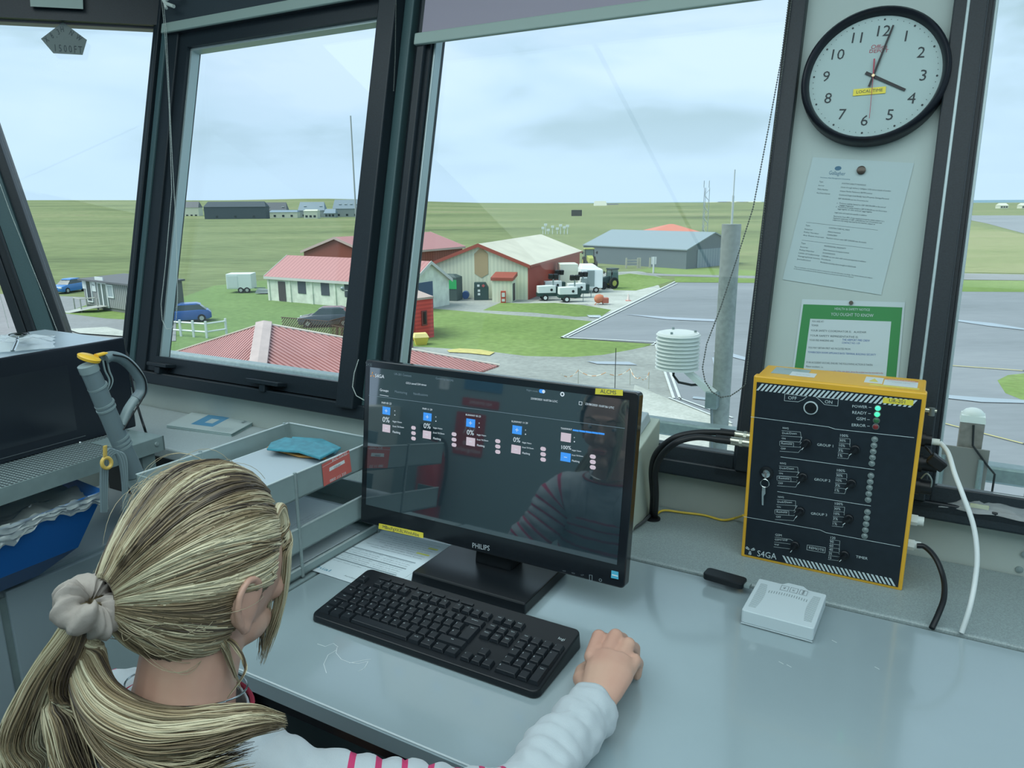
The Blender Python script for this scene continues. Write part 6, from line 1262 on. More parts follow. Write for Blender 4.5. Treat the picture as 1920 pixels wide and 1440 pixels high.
# white cabinet, blue bin with bag
r = room('white_cabinet', -1.95, .85, 0, label='white low cabinet with a grooved handle below the blue bin', cat='cabinet'); wc = mat('cabinet_white', (.36, .46, .50), .35)
MB().box(-.45, .0, -.45, .54, 0, .516).build('carcass', wc, r, bevel=.004); MB().box(.001, .018, -.004, .535, .02, .505).build('door', wc, r, bevel=.004); MB().box(.001, .018, -.44, -.022, .02, .505).build('door', wc, r, bevel=.004)
MB().box(.004, .012, -.022, -.004, .02, .49).build('handle_groove', shelfm, r)
MB().box(-.30, .03, -.12, .075, .517, .530).build('cabinet_lid', mat('lid_white', (.50, .58, .62), .3), r, bevel=.006)
r = room('blue_bin', -1.90, .82, .53, label='blue plastic bin lined with a clear bag on the white cabinet', cat='bin'); bl = mat('bin_blue', (.015, .13, .42), .3)
b0_ = [(-.16, -.26, .0), (.0, -.22, .0), (.0, .09, .0), (-.16, .13, .0)]; bb = [(-.20, -.32, .065), (.070, -.29, .065), (.070, .16, .065), (-.20, .19, .065)]; tt = [(-.24, -.36, .185), (.10, -.33, .185), (.10, .23, .20), (-.24, .26, .20)]
MB().add(b0_+bb, [(0, 3, 2, 1), (0, 1, 5, 4), (1, 2, 6, 5), (2, 3, 7, 6), (3, 0, 4, 7)]).add(bb+tt, [(0, 1, 5, 4), (1, 2, 6, 5), (2, 3, 7, 6), (3, 0, 4, 7)]).build('bin_body', bl, r, solid=.004, bevel=.012, seg=3)
mb = MB(); mb.grid(lambda s, t: (-.24+.335*s+.02*noise.noise(Vector((s*5, t*7, 2))), -.34+.58*t, .175+.04*abs(noise.noise(Vector((s*4, t*6, 0))))-.03*sin(pi*s)*sin(pi*t)), 20, 26)
mb.grid(lambda s, t: (.109+.008*noise.noise(Vector((s*9, t*22, 2))), -.33+.56*t, .202-(.022+.085*abs(noise.noise(Vector((t*4.3, 0, 5))))+.02*noise.noise(Vector((t*17, 0, 1))))*s+.006*noise.noise(Vector((s*6, t*30, 3)))), 10, 70)
o = mb.build('bin_liner', plastic_film('liner_film', .62, (.55, .62, .58)), smooth=True); o.location = r.location; o.rotation_euler = r.rotation_euler; tag(o, 'crumpled translucent liner bag folded over the edge of the blue bin', 'bin liner')
# newspaper
Snp = Surf(W(0, 1.5, .7425), EU, EV); Pn = [Vector(Snp.hit(*p)) for p in ((313, 803), (360, 779), (480, 794), (434, 819))]; o0 = Pn[0]
r = Snp.root('newspaper', (o0.x, o0.y), 0, label='folded newspaper with a blue picture on the pale worktop under the window', cat='newspaper'); npm = mat('newsprint', (.46, .56, .56), .8)
for k in range(5):
    sh = .0008*sin(k*2.1); MB().prism([(p.x-o0.x+sh*(i-1.5)*2, p.y-o0.y+sh) for i, p in enumerate(Pn)], k*.0022, k*.0022+.0017).build('page', npm if k % 2 == 0 else mat('page_edge', (.22, .34, .34), .8), r)
mb = MB(); mb.poly([tuple(bil(Pn, o0, s, t))+(.0108,) for s, t in ((.25, .35), (.25, .60), (.95, .62), (.95, .33))], 0)
mb = MB(); Qn = lambda s0, s1, t0, t1, z, mi: mb.poly([tuple(bil(Pn, o0, s, t))+(z,) for s, t in ((s0, t0), (s1, t0), (s1, t1), (s0, t1))], mi)
Qn(.25, .98, .28, .62, .0108, 0); Qn(.45, .75, .42, .54, .0111, 1)
for k in range(10): tline(mb, Pn, o0, .05+.0*k, .30, .66+.03*k, 'island weather and ferry news today', .0045, 2, z=.0112)
tline(mb, Pn, o0, .70, .95, .90, 'NEWS', .02, 2, z=.0112); mb.build('print', [mat('news_blue', (.10, .30, .48), .7), npm, greyp], r)
# letter trays
r = room('letter_trays', -1.131, .99, .742, label='grey three-tier letter tray stack left of the monitor', cat='letter tray'); tm = mat('tray_grey', (.24, .32, .32), .38, noise_amt=.08, noise_scale=20); tr = mat('tray_rim', (.42, .50, .50), .3)
U0, U1, W0, W1 = -.131, .131, -.19, .195
for zb, h, nm in ((.158, .050, 'upper'), (.052, .047, 'middle'), (.002, .016, 'lower')):
    t_ = MB().box(U0, U1, W0, W1, zb, zb+.003); t_.box(U0, U0+.003, W0, W1, zb, zb+h).box(U1-.003, U1, W0, W1, zb, zb+h).box(U0, U1, W1-.003, W1, zb, zb+h)
    t_.box(U0, U0+.06, W0, W0+.003, zb, zb+h).box(U1-.06, U1, W0, W0+.003, zb, zb+h)
    o = t_.build('tray', tm, r); MB().box(U0-.001, U0+.004, W0, W1, zb+h, zb+h+.0018).box(U1-.004, U1+.001, W0, W1, zb+h, zb+h+.0018).box(U0, U1, W1-.004, W1+.001, zb+h, zb+h+.0018).build('rim', tr, o)
for x, y in ((U1, -.047), (U0, -.047), (U1, .18), (U0, .18)): MB().cyl((x, y, 0), (x, y, .212), .0035, 10).build('rod', steel_m, r, smooth=True)
MB().box(-.25, .14, -.3, .32, -.74, -.004, M=None).build('pedestal', mat('pedestal_grey', (.20, .27, .28), .5), None) if 0 else None
r2 = room('tray_cabinet', -1.145, 1.0, 0, label='grey cabinet carrying the letter trays', cat='cabinet'); MB().box(-.15, .152, -.32, .32, .0, .738).build('carcass', mat('pedestal_grey', (.20, .27, .28), .5), r2, bevel=.003)
for k in range(3): MB().box(-.14, .142, -.332, -.321, .03+.235*k, .25+.235*k).build('drawer', mat('drawer_grey', (.24, .31, .32), .5), r2, bevel=.002)
rnd = random.Random(4)
for zb, nsh in ((.905, 6), (.799, 3), (.7475, 3)):
    for k in range(nsh):
        z = zb+k*.0032; dx, dy, a = rnd.uniform(-.008, .008), rnd.uniform(-.010, .010), rnd.uniform(-.03, .03)
        o = MB().box(-.105, .105, -.148, .148, 0, .0026).build('paper_stack', paper_m if k % 2 == 0 else mat('paper_edge', (.42, .50, .55), .7), loc=W(-1.131+dx, .985+dy, z), rot=(0, 0, -AZ+a), label={.905: 'loose white papers in the top letter tray', .799: 'white papers in the middle letter tray', .7475: 'white papers in the bottom letter tray'}[zb], cat='paper stack', group={.905: 'papers in the top tray', .799: 'papers in the middle tray', .7475: 'papers in the bottom tray'}[zb])
Sy = Surf(W(0, 1, .8086), EU, EV); mb = MB()
for k in range(5):
    for j in range(3): fit(mb, Sy, 'runway in use', (562+12*j+k*10-30, 975-2*j-k*6+20), (578+12*j+k*10-30, 968-2*j-k*6+20), .0006, hs=.8)
o = mb.build('printed_lines', greyp); o.matrix_world = Sy.M; tag(o, 'rows of grey print on the paper in the middle tray', 'print')
pm_ = [mat('pouch_teal', (.05, .28, .36), .45, noise_amt=.3, noise_scale=60), mat('pouch_orange', (.50, .24, .06), .6)]
for k, (pts, m, lab) in enumerate(([[(500, 842), (560, 858), (612, 862), (600, 850), (520, 830)], 1, 'brown envelope edge under the blue pouches'], [[(548, 822), (605, 826), (640, 842), (628, 852), (570, 838), (545, 830)], 0, 'blue-teal paper pouch at the back of the top tray'],
                                     [[(500, 845), (508, 833), (535, 823), (590, 832), (632, 846), (600, 863), (560, 850), (530, 848)], 0, 'blue-teal folded pouch lying over the white papers in the top tray'])):
    z = .926+.006*k; P_ = [G(x, y, z) for x, y in pts]; c = P_[0]
    mb = MB(); mb.prism([(p.x-c.x, p.y-c.y) for p in P_], 0, .005)
    o = mb.build('paper_pouch', pm_[m], loc=c, bevel=.002); tag(o, lab, 'pouch')
Sx = Surf(W(-.9985, .99, .742), EV, (0, 0, 1)); st_ = Sx.root('tray_sticker', label=None) if 0 else None
mb = MB(); quadpx(mb, Sx, [(603, 871), (654, 844), (659, 884), (607, 912)], .0003, 0, th=.0004); quadpx(mb, Sx, [(617, 877), (645, 862), (646, 868), (617, 884)], .0009, 1)
fit(mb, Sx, 'BOC GASES', (622, 863), (650, 850), .0010, 1); fit(mb, Sx, '0800 111 333', (618, 902), (648, 887), .0010, 1); fit(mb, Sx, 'Cylinder', (625, 877), (638, 870), .0012, 2); strip(mb, Sx, (604, 876), (654, 849), .0006, .0010, 1)
o = mb.build('red_sticker', [mat('sticker_red', (.55, .13, .11), .5), whitepaint, ink_m]); o.parent = r; o.matrix_parent_inverse = (Matrix.Translation(r.location) @ Matrix.Rotation(r.rotation_euler.z, 4, 'Z')).inverted(); o.matrix_world = Sx.M if 0 else o.matrix_world
o.matrix_basis = Sx.M
# ================================================================== REAR OF THE CAB (seen mirrored in the screen)
def mirror_hit(px, py, plane_u=None, plane_v=None):
    C0 = Vector((0, 0, CZ)); rr = ray(px, py); t = (Sm.P-C0).dot(Sm.N)/rr.dot(Sm.N); q_ = C0+rr*t; d = rr-Sm.N*2*rr.dot(Sm.N)
    return q_+d*((plane_u-q_.dot(EU))/d.dot(EU)) if plane_u is not None else q_+d*((plane_v-q_.dot(EV))/d.dot(EV))
def uvz(p): return p.dot(EU), p.dot(EV), p.z

SB = Surf(W(0, -1.549, 0), -EU, (0, 0, 1))          # rear wall, facing the desk
def wallsign(name, u0, u1, z0, z1, m, texts, lab, cat='sign', mt=None):
    r = SB.root(name, (-(u0+u1)/2, (z0+z1)/2), 0, label=lab, cat=cat); w, h = (u1-u0)/2, (z1-z0)/2
    MB().prism(rounded_poly(-w, w, -h, h, .008), 0, .003).build('board', m, r); mb = MB()
    for s_, y, sz in texts: mb.text(s_, sz, Tm((0, y, .0034)))
    mb.build('lettering', mt or whitepaint, r); return r
sr = mat('sign_red', (.42, .035, .045), .4)
wallsign('extinguisher_sign', -2.47, -2.26, .60, .86, sr, [('Fire', -.05, .05), ('extinguisher', -.095, .038), ('(((', .05, .09)], 'red fire extinguisher sign on the rear wall, seen mirrored in the screen')
wallsign('fire_action_notice', -2.44, -2.17, 1.00, 1.22, mat('notice_blue', (.05, .18, .30), .5), [('Fire action', .085, .05), ('1 Sound the alarm', .035, .022), ('2 Call the brigade', 0, .022), ('3 Leave by the nearest exit', -.035, .018)], 'blue fire action notice on the rear wall above the red sign', cat='notice')
wallsign('warning_strip', -2.44, -2.18, .90, .95, sr, [('NO SMOKING', 0, .025)], 'narrow dark red strip sign between the two rear wall signs')
wallsign('light_switch', -2.62, -2.55, .98, 1.05, whitepaint, [('|', 0, .03)], 'white light switch on the rear wall beside the fire signs', cat='switch', mt=ink_m)
r = room('fire_extinguisher', -2.54, -1.44, .17, label='red fire extinguisher hung on the rear wall, seen mirrored in the screen', cat='fire extinguisher')
MB().lathe([(.07, 0), (.085, .02), (.085, .38), (.06, .44), (.025, .47), (.02, .50)], 28).build('cylinder', mat('extinguisher_red', (.40, .015, .02), .2, coat=.5), r, smooth=True)
MB().box(-.02, .02, -.02, .02, .50, .54).hexa([(-.015, .13, .55), (.015, .13, .55), (.015, -.03, .55), (-.015, -.03, .55)], [(-.015, .15, .60), (.015, .15, .60), (.015, -.03, .57), (-.015, -.03, .57)]).build('valve_handle', black_m, r, bevel=.004)
MB().tube(spline([(0, .02, .52), (.10, .03, .50), (.12, .02, .35), (.10, .01, .12)], 8), .011, 8).build('discharge_hose', blackr_m, r, smooth=True)
MB().box(-.02, .02, -.107, -.08, .2, .45).build('wall_bracket', steel_m, r)

# ================================================================== THE CONTROLLER AT THE DESK
HC = (-.685, .505, 1.041); HP, HY = radians(9), radians(3)
HM = local(None, *HC) @ Matrix.Rotation(-HY, 4, 'Z') @ Matrix.Rotation(-HP, 4, 'X'); HI = HM.inverted()
person = empty('person', W(-.68, .34, 0), -AZ, label='blonde person in a striped jumper seated at the desk, right hand forward, seen from behind', cat='person')
PI_ = (Matrix.Translation(person.location) @ Matrix.Rotation(-AZ, 4, 'Z')).inverted()
HL = PI_ @ HM                                  # head frame -> person frame
def R3(u, v, z): return PI_ @ W(u, v, z)       # cab frame -> person frame
skin = mat('skin', (.52, .33, .245), .45, noise_amt=.10, noise_scale=14, col2=(.50, .28, .21))
def ss(x): x = min(1, max(0, x)); return x*x*(3-2*x)
body = MB()
def headpt(s, t):
    a, ph = 2*pi*s, pi*t; x, y, z = sin(ph)*cos(a), sin(ph)*sin(a), -cos(ph)
    k = ss(-z*1.1); X = .073*x*(1-.26*k*ss(y+.4)); Y = .094*y if y < 0 else .088*y; Z = .112*z
    if y < 0: Y *= 1-.45*k
    if y > 0: Y *= 1-.05*k
    return (X, Y, Z)
body.grid(headpt, 48, 32, 0, HL)
for c, r_ in (((0, .090, -.020), (.011, .016, .020)), ((0, .096, -.030), (.013, .013, .009)), ((0, .078, -.088), (.022, .016, .018)), ((.030, .066, -.030), (.020, .018, .020)), ((-.030, .066, -.030), (.020, .018, .020)), ((0, .080, .020), (.034, .012, .012)),
              ((0, .083, -.058), (.020, .010, .008)), ((0, .030, -.070), (.050, .050, .034)), ((.0, .088, -.002), (.006, .012, .018))): body.ball(c, r_, 16, 12, 0, HL)
for s_ in (1, -1):      # ears: helix, bowl, lobe
    E0 = (s_*.072, -.008, -.022); hel = [(E0[0]+s_*.006, E0[1]+.016, E0[2]+.006), (E0[0]+s_*.010, E0[1]+.012, E0[2]+.024), (E0[0]+s_*.015, E0[1]-.004, E0[2]+.032), (E0[0]+s_*.018, E0[1]-.017, E0[2]+.022), (E0[0]+s_*.017, E0[1]-.019, E0[2]+.004), (E0[0]+s_*.012, E0[1]-.012, E0[2]-.016), (E0[0]+s_*.007, E0[1]-.001, E0[2]-.028)]
    body.tube(spline(hel, 5), [.0042]*31, 8, 0, HL); body.ball((E0[0]+s_*.007, E0[1]-.001, E0[2]-.024), (.005, .008, .009), 10, 8, 0, HL); body.ball((E0[0]+s_*.005, E0[1]-.002, E0[2]+.003), (.0085, .020, .030), 12, 8, 0, HL)
    body.tube(spline([(E0[0]+s_*.009, E0[1]+.006, E0[2]-.012), (E0[0]+s_*.010, E0[1]-.010, E0[2]+.002), (E0[0]+s_*.011, E0[1]-.006, E0[2]+.018)], 4), .0030, 6, 0, HL)
# neck, trunk, arms
nk = [R3(-.68, .435, .85), R3(-.683, .460, .92), R3(-.684, .485, .985), R3(-.684, .50, 1.02)]
body.tube(nk, [.062, .054, .053, .055], 20)
body.tube([R3(-.68, .26, .46), R3(-.68, .31, .60), R3(-.68, .36, .74), R3(-.68, .40, .80), R3(-.68, .435, .86)], [.11, .10, .105, .10, .06], 20)
SR, ER, WR = R3(-.545, .47, .812), R3(-.350, .605, .785), R3(-.338, .825, .777)
SLf, EL_, WL = R3(-.82, .455, .815), R3(-.90, .52, .66), R3(-.78, .62, .60)
body.tube([R3(-.68, .42, .82), SR, SR.lerp(ER, .5), ER, ER.lerp(WR, .4), ER.lerp(WR, .8), WR], [.05, .045, .038, .034, .034, .026, .0235], 14)
body.tube([R3(-.68, .42, .82), SLf, SLf.lerp(EL_, .5), EL_, EL_.lerp(WL, .5), WL], [.05, .045, .038, .034, .03, .024], 14)
# right hand: palm + five fingers curled over
def H3(u, v, z): return R3(u, v, z)
pal = [H3(-.338, .825, .777), H3(-.341, .850, .781), H3(-.345, .885, .786), H3(-.350, .912, .788)]
body.tube(pal, [.024, .030, .036, .034], 16, flat=.62, up=(0, 0, 1))
fing = dict(index=[(-.379, .902, .790), (-.386, .945, .797), (-.384, .966, .782), (-.380, .970, .757)], middle=[(-.360, .910, .794), (-.362, .953, .801), (-.360, .976, .784), (-.357, .980, .757)],
            ring=[(-.340, .905, .790), (-.339, .946, .798), (-.337, .966, .781), (-.336, .968, .756)], little=[(-.322, .892, .784), (-.321, .926, .789), (-.322, .942, .775), (-.323, .942, .754)], thumb=[(-.366, .852, .774), (-.386, .880, .765), (-.396, .908, .757), (-.397, .930, .752)])
for nm, P_ in fing.items():
    k = dict(index=.0108, middle=.0110, ring=.0106, little=.0096, thumb=.0115)[nm]; P_ = [H3(*p) for p in P_]
    root = P_[0].lerp(H3(-.345, .87, .782), .45); body.tube([root]+P_, [k*1.15, k*1.12, k*1.06, k*.98, k*.80], 12); body.ball(P_[-1], k*.80, 10, 8); body.ball(P_[1], k*1.10, 10, 8); body.ball(P_[2], k*.98, 10, 8)
# left hand in the lap
lh = WL; body.tube([lh, lh+Vector((.02, .03, -.005)), lh+Vector((.05, .065, -.012))], [.024, .034, .032], 12, flat=.5, up=(0, 0, 1))
for k in range(4): b0 = lh+Vector((.035+.016*k, .078-.010*k, -.014)); body.tube([b0-Vector((.01, .02, 0)), b0, b0+Vector((.016, .026, -.010)), b0+Vector((.018, .036, -.028))], [.010, .0098, .009, .0075], 10)
b0 = lh+Vector((.01, .05, -.005)); body.tube([lh+Vector((.01, .01, 0)), b0, b0+Vector((.002, .03, -.01))], [.012, .011, .008], 10)
bo = body.build('body', skin, person)
md = bo.modifiers.new('remesh', 'REMESH'); md.mode = 'VOXEL'; md.voxel_size = .0026; md.use_smooth_shade = True
md = bo.modifiers.new('smooth', 'SMOOTH'); md.iterations = 5; md.factor = .5
# eyes, brows, mouth
for s_ in (1, -1):
    e = MB().ball((s_*.029, .0700, .001), (.0120, .0120, .0075), 16, 12, 0, HL).build('eye', mat('eye_white', (.7, .7, .68), .2), person, smooth=True)
    MB().ball((s_*.029, .0790, .000), (.0046, .0035, .0044), 12, 8, 0, HL).build('iris', mat('iris', (.06, .10, .14), .1), e, smooth=True)
    MB().tube([HL @ Vector((s_*x, y, z)) for x, y, z in ((.014, .089, .020), (.030, .087, .026), (.046, .076, .021))], [.002, .003, .0015], 6).build('eyebrow', mat('brow_brown', (.16, .10, .06), .8), person, smooth=True)
MB().ball((0, .0905, -.0555), (.019, .0045, .0035), 16, 8, 0, HL).ball((0, .0900, -.062), (.017, .0045, .004), 16, 8, 0, HL).build('lips', mat('lips', (.50, .18, .16), .4), person, smooth=True)

# jumper ------------------------------------------------------------
knit = mat('jumper_white', (.42, .48, .51), .85, bump=.15, noise_scale=900, sheen=.2); strp = mat('jumper_stripe', (.50, .035, .13), .85, bump=.1, noise_scale=900)
def ringmesh(rings, stripes, seg=56, wr=.0025, sd=0.0, wf=30):
    """rings: list of (centre, xaxis, yaxis, a, b); returns mesh with stripe material on chosen rings"""
    mb = MB(); n = len(rings)
    for j, (c, X, Y, a, b) in enumerate(rings):
        for i in range(seg):
            t = 2*pi*i/seg; p = c+X*(a*cos(t))+Y*(b*sin(t)); d = (X*cos(t)+Y*sin(t))
            w = wr*(noise.noise(p*wf+Vector((sd, 0, 0)))*1.3+.7*noise.noise(p*wf*2.3)); mb.v.append(tuple(p+d*w))
    for j in range(n-1):
        for i in range(seg): mb.f.append((j*seg+i, j*seg+(i+1) % seg, (j+1)*seg+(i+1) % seg, (j+1)*seg+i)); mb.m.append(1 if stripes(j) else 0)
    return mb
def interp(tab, n):
    out = []
    for k in range(n):
        t = k/(n-1)*(len(tab)-1); i = min(int(t), len(tab)-2); f = t-i
        def cr(j):
            p0, p1, p2, p3 = tab[max(i-1, 0)][j], tab[i][j], tab[i+1][j], tab[min(i+2, len(tab)-1)][j]
            return .5*(2*p1+(p2-p0)*f+(2*p0-5*p1+4*p2-p3)*f*f+(3*p1-p0-3*p2+p3)*f**3)
        out.append([cr(j) for j in range(len(tab[0]))])
    return out
tab = [(.44, -.68, .285, .190, .140), (.55, -.68, .300, .178, .128), (.66, -.68, .335, .180, .120), (.74, -.68, .370, .188, .120), (.79, -.682, .397, .190, .112), (.828, -.683, .420, .165, .095), (.860, -.684, .436, .118, .080), (.882, -.685, .448, .086, .070), (.894, -.685, .455, .073, .063)]
rg = []
for z, u, v, a, b in interp(tab, 130): rg.append((R3(u, v, z), Vector((1, 0, 0)), Vector((0, 1, -.15)).normalized(), a, b))
tor = ringmesh(rg, lambda j: j < 74 and j % 8 in (2, 3), 72, .004)
jum = tor.build('jumper', [knit, strp], person, smooth=True, ang=180, solid=.0025)
def sleeve(path, radii, stripes, n=150, wr=.0035, sd=0, fold=0):
    P_ = spline(path, 40); L = [0]
    for a, b in zip(P_, P_[1:]): L.append(L[-1]+(b-a).length)
    rings = []; up = Vector((0, 0, 1))
    for k in range(n):
        s = L[-1]*k/(n-1); i = max(j for j in range(len(L)) if L[j] <= s+1e-9); i = min(i, len(P_)-2); f = (s-L[i])/max(1e-9, L[i+1]-L[i]); c = P_[i].lerp(P_[i+1], f)
        d = (P_[min(i+4, len(P_)-1)]-P_[max(i-4, 0)]).normalized(); X = (up-d*up.dot(d)).normalized(); Y = d.cross(X)
        t = k/(n-1)*(len(radii)-1); q_ = min(int(t), len(radii)-2); r_ = radii[q_]*(1-(t-q_))+radii[q_+1]*(t-q_)
        r_ += fold*abs(sin(k*.33+1.3*sin(k*.11)))*(1 if k < n*.93 else 0); rings.append((c, X, Y, r_, r_))
    return ringmesh(rings, stripes, 44, wr, sd, 38)
sl = sleeve([R3(-.63, .445, .825), SR, SR.lerp(ER, .5)+Vector((.006, 0, -.004)), ER+Vector((.004, 0, 0)), ER.lerp(WR, .45), WR+Vector((0, -.008, 0))], [.075, .060, .052, .046, .042, .039, .036, .034, .034], lambda j: (38 < j < 96) and j % 8 in (0, 1), fold=.0035)
sl.build('sleeve', [knit, strp], person, smooth=True, ang=180, solid=.002)
sl = sleeve([R3(-.74, .44, .825), SLf, SLf.lerp(EL_, .5), EL_, EL_.lerp(WL, .5), WL], [.075, .062, .054, .050, .044, .038, .033], lambda j: (20 < j < 110) and j % 8 in (0, 1), sd=4, fold=.003)
sl.build('sleeve', [knit, strp], person, smooth=True, ang=180, solid=.002)
MB().tube([R3(-.685+.079*cos(t*pi/24),   .455+.067*sin(t*pi/24), .893-.010*sin(t*pi/24)) for t in range(49)], .0028, 8).build('neck_trim', mat('trim_red', (.30, .02, .05), .8), person, smooth=True)
MB().tube([R3(-.684+.062*cos(t*pi/24), .462+.062*sin(t*pi/24), .915-.022*sin(t*pi/24)) for t in range(49)], .0010, 6).build('necklace', chrome, person, smooth=True)
# trousers and shoes (under the desk)
tr_ = MB()
for s_ in (-1, 1): tr_.tube([R3(-.68+s_*.05, .27, .50), R3(-.68+s_*.09, .42, .50), R3(-.68+s_*.10, .70, .49), R3(-.68+s_*.10, .76, .40), R3(-.68+s_*.10, .74, .08)], [.11, .095, .07, .065, .05], 16)
tr_ = tr_.build('trousers', mat('trousers_dark', (.02, .025, .04), .85), person); md = tr_.modifiers.new('r', 'REMESH'); md.mode = 'VOXEL'; md.voxel_size = .008; md.use_smooth_shade = True
for s_ in (-1, 1): MB().ball(R3(-.68+s_*.10, .79, .045), (.045, .12, .045), 14, 10).build('shoe', black_m, person, smooth=True)

# hair ---------------------------------------------------------------
def hair_mat():
    m = bpy.data.materials.new('hair'); m.use_nodes = True; t = m.node_tree; b = t.nodes['Principled BSDF']; at = t.nodes.new('ShaderNodeAttribute'); at.attribute_name = 'Tint'
    t.links.new(at.outputs['Color'], b.inputs['Base Color']); b.inputs['Roughness'].default_value = .42; b.inputs['Specular IOR Level'].default_value = .55; return m
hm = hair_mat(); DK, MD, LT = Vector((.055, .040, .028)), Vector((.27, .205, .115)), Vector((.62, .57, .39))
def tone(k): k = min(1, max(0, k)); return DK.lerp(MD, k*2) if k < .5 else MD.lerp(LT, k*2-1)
class Hair:
    def __init__(s): s.v = []; s.f = []; s.c = []
    def strand(s, pts, r, tones, taper=1.0):
        n = len(pts); k0 = len(s.v); a = Vector((.31, .52, .79)); 
        for i, p in enumerate(pts):
            d = (pts[min(i+1, n-1)]-pts[max(i-1, 0)]); d = d.normalized() if d.length > 1e-9 else Vector((0, 0, 1)); x = (a-d*a.dot(d)).normalized(); y = d.cross(x)
            rr = r*(1-(taper*.85)*(i/(n-1))**3)
            for j in range(3): t = 2.0944*j; s.v.append(tuple(p+x*(rr*cos(t))+y*(rr*sin(t)))); s.c.append(tones[i])
        for i in range(n-1):
            for j in range(3): s.f.append((k0+i*3+j, k0+i*3+(j+1) % 3, k0+(i+1)*3+(j+1) % 3, k0+(i+1)*3+j))
    def build(s, name, par):
        me = bpy.data.meshes.new(name); me.from_pydata(s.v, [], s.f); at = me.color_attributes.new('Tint', 'FLOAT_COLOR', 'POINT')
        at.data.foreach_set('color', [x for c in s.c for x in (c.x, c.y, c.z, 1)]); me.materials.append(hm); me.shade_smooth(); o = bpy.data.objects.new(name, me); COL.objects.link(o); o.parent = par; return o
TH = [(0, 126), (40, 124), (70, 119), (90, 110), (104, 94), (122, 80), (150, 68), (180, 60)]
def theta(phd):
    a = abs(phd)
    for (a0, t0), (a1, t1) in zip(TH, TH[1:]):
        if a <= a1: return radians(t0+(t1-t0)*(a-a0)/(a1-a0))
    return radians(60)
TIE = HI @ pV(172, 1128, .385)
def scalp(th, ph, lift): return Vector(((.077+lift)*sin(th)*sin(ph), -(.101+lift)*cos(th) if cos(th) > 0 else -(.092+lift)*cos(th), (.114+lift)*sin(th)*cos(ph)*(1 if cos(ph) > 0 else .92)))
def hpt(th, ph, lift):
    p = scalp(th, ph, lift); k = ss(1-th/1.15); t = TIE+Vector((sin(ph)*.019, 0, cos(ph)*.019))*(1+lift*30)+Vector((0, .012, 0)); return p.lerp(t, k)
rnd = random.Random(11); hr = Hair(); NS = 5200
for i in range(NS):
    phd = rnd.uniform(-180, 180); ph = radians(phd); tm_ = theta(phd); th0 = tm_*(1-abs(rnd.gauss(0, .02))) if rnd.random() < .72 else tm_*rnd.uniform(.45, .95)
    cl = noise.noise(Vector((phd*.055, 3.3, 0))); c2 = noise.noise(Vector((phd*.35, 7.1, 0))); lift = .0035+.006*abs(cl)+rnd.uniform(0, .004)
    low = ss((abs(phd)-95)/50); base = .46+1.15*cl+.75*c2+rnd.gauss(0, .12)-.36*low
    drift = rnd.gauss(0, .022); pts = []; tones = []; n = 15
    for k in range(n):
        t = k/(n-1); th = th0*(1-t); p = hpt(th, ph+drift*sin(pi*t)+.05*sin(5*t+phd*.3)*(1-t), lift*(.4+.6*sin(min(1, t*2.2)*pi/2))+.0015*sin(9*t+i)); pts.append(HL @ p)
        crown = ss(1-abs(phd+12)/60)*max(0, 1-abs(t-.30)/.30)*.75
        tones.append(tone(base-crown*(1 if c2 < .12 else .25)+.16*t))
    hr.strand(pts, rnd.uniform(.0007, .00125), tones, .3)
# fly-away strands
for i in range(110):
    phd = rnd.uniform(-150, 150); ph = radians(phd); th0 = theta(phd)*rnd.uniform(.5, 1); pts = []; L_f = rnd.uniform(.2, .55); sg = rnd.uniform(-.16, .16); lf = rnd.uniform(.002, .012)
    for k in range(9): t = k/8; pts.append(HL @ hpt(th0*(1-t*L_f), ph+sg*t, .009+lf*t+lf*sin(pi*t)))
    hr.strand(pts, .00035, [tone(.75)]*9)
hr.build('hair', person)
# cap under the strands
cap = MB(); nx, ny = 60, 16
def capf(s, t): phd = -180+360*s; return tuple(HL @ hpt(theta(phd)*(.985 if t > .99 else t), radians(phd), -.0008))
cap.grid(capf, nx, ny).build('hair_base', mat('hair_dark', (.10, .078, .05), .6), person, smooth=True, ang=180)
# ponytail
def bundle(hr, path, rad, n, sd, bright=.6, wave=.004):
    P_ = spline(path, 7); m = len(P_); rr = random.Random(sd)
    for i in range(n):
        a = rr.uniform(0, 2*pi); q_ = sqrt(rr.random()); ph0 = rr.uniform(0, 6); pts = []; cut = m-int(rr.random()**1.2*m*.36)
        cl = noise.noise(Vector((cos(a)*1.7*q_+sd, sin(a)*1.7*q_, sd*.7))); b = bright+.75*cl+rr.gauss(0, .16)
        for k in range(cut):
            t = k/(m-1); f = t*(len(rad)-1); j = min(int(f), len(rad)-2); R_ = (rad[j]*(1-(f-j))+rad[j+1]*(f-j)); d = (P_[min(k+1, m-1)]-P_[max(k-1, 0)]).normalized()
            x = d.cross(Vector((0, 0, 1))); x = x.normalized() if x.length > .05 else Vector((1, 0, 0)); y = d.cross(x)
            w = wave*sin(6*t+ph0)*t; pts.append(P_[k]+x*(R_*q_*cos(a)+w)+y*(R_*q_*sin(a)*.75+w*.6))
        hr.strand(pts, rr.uniform(.0008, .0014), [tone(b+.12*sin(3*k/m+ph0))]*len(pts), 1.0)
def pp(px, py, v): return PI_ @ pV(px, py, v)
pt = Hair(); t0 = HL @ TIE
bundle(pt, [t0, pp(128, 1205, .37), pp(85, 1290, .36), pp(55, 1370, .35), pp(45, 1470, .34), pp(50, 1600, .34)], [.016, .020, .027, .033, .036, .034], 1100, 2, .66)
bundle(pt, [t0, pp(150, 1210, .375), pp(140, 1300, .37), pp(160, 1390, .365), pp(195, 1500, .36)], [.016, .020, .028, .034, .034], 800, 5, .50)
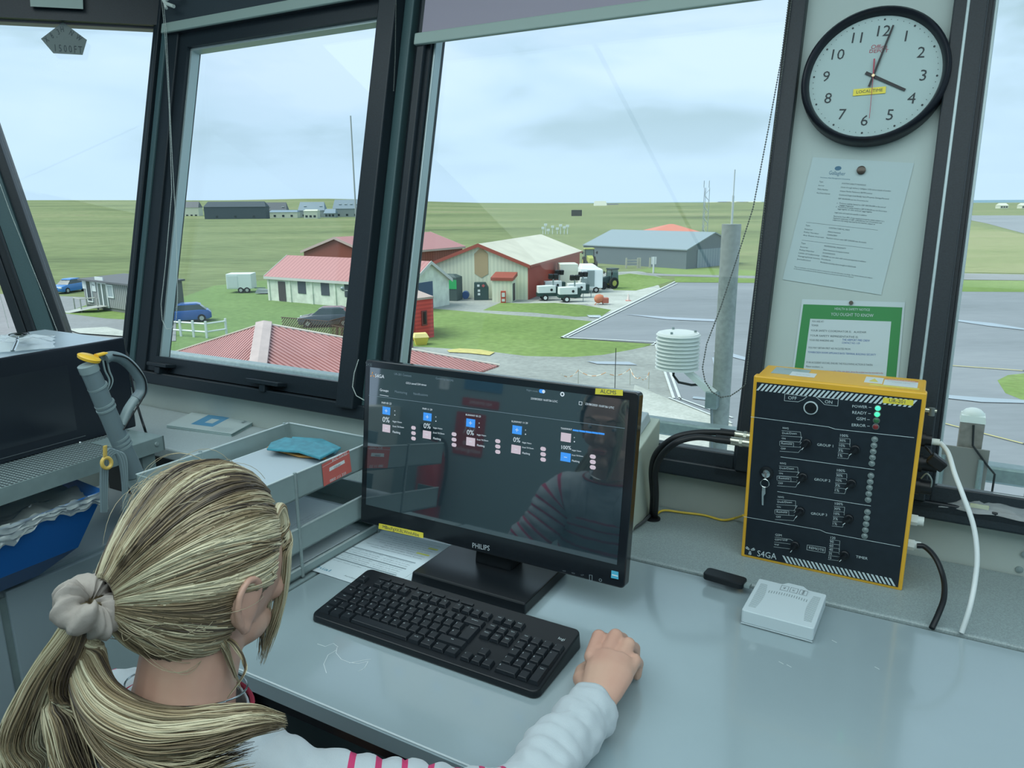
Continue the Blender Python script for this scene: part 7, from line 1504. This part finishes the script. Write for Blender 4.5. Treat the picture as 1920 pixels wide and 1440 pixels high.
bundle(pt, [t0, pp(165, 1210, .38), pp(175, 1290, .37), pp(225, 1345, .362), pp(310, 1375, .365), pp(400, 1368, .38), pp(470, 1352, .40), pp(535, 1352, .43)], [.014, .016, .019, .023, .026, .024, .015, .004], 1000, 8, .58)
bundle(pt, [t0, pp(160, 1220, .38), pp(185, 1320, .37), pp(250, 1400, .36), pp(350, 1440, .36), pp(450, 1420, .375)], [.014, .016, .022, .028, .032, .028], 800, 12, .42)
pt.build('ponytail', person)
fl = Hair()
bundle(fl, [HL @ hpt(2.02, radians(62), -.004), pp(524, 950, .57), pp(529, 985, .575), pp(534, 1030, .575), pp(530, 1100, .57), pp(515, 1170, .56), pp(492, 1245, .55)], [.002, .006, .009, .010, .009, .008, .003], 190, 21, .86, .002)
bundle(fl, [HL @ hpt(1.80, radians(88), .004), pp(490, 1010, .55), pp(488, 1060, .545), pp(500, 1110, .55), pp(492, 1190, .55), pp(487, 1235, .55)], [.004, .006, .006, .005, .004, .002], 50, 22, .72, .003)
bundle(fl, [HL @ hpt(1.5, radians(108), .004), pp(424, 1110, .475), pp(416, 1165, .47), pp(424, 1220, .47), pp(450, 1290, .48)], [.003, .005, .006, .005, .002], 60, 24, .78, .002)
bundle(fl, [HL @ hpt(1.2, radians(140), .003), pp(420, 1200, .47), pp(445, 1215, .47), pp(460, 1255, .47), pp(425, 1310, .45)], [.001, .001, .002, .002, .001], 8, 25, .45, .002)
fl.build('loose_locks', person)
# scrunchie
scm = mat('scrunchie_cloth', (.31, .28, .25), .85, bump=.2, noise_scale=60)
c = t0; ax = (pp(128, 1205, .37)-t0).normalized(); x = ax.cross(Vector((0, 0, 1))).normalized(); y = ax.cross(x); mb = MB(); NA_, NB_ = 84, 18
def scr_(s, t):
    a, b = 2*pi*s, 2*pi*t; R_ = .0205+.001*sin(5*a)+.007*noise.noise(Vector((cos(a)*3, sin(a)*3, 1))); r_ = .0135+.0022*sin(11*a+3*sin(3*a))+.0015*sin(3*b+4*a)+.0025*noise.noise(Vector((cos(a)*6, sin(a)*6, cos(b)*2)))
    return tuple(c+ax*.006+x*(cos(a)*(R_+r_*cos(b)))+y*(sin(a)*(R_+r_*cos(b)))+ax*(r_*1.15*sin(b)+.006*sin(4*a)))
mb.grid(scr_, NA_, NB_).build('scrunchie', scm, person, smooth=True, ang=180)

# office chair
r = room('office_chair', -.68, .32, 0, label='dark office chair under the seated person', cat='chair'); cf = mat('chair_fabric', (.02, .025, .035), .9)
MB().prism(rounded_poly(-.23, .23, -.20, .22, .06), .375, .425).build('seat', cf, r, bevel=.015); MB().cyl((0, 0, .06), (0, 0, .375), .025, 12).build('post', black_m, r)
for k in range(5): a = 2*pi*k/5; MB().tube([(0, 0, .09), (.27*cos(a), .27*sin(a), .06)], [.022, .014], 8).cyl((.27*cos(a)-.02, .27*sin(a), .03), (.27*cos(a)+.02, .27*sin(a), .03), .03, 10).build('leg', black_m, r)
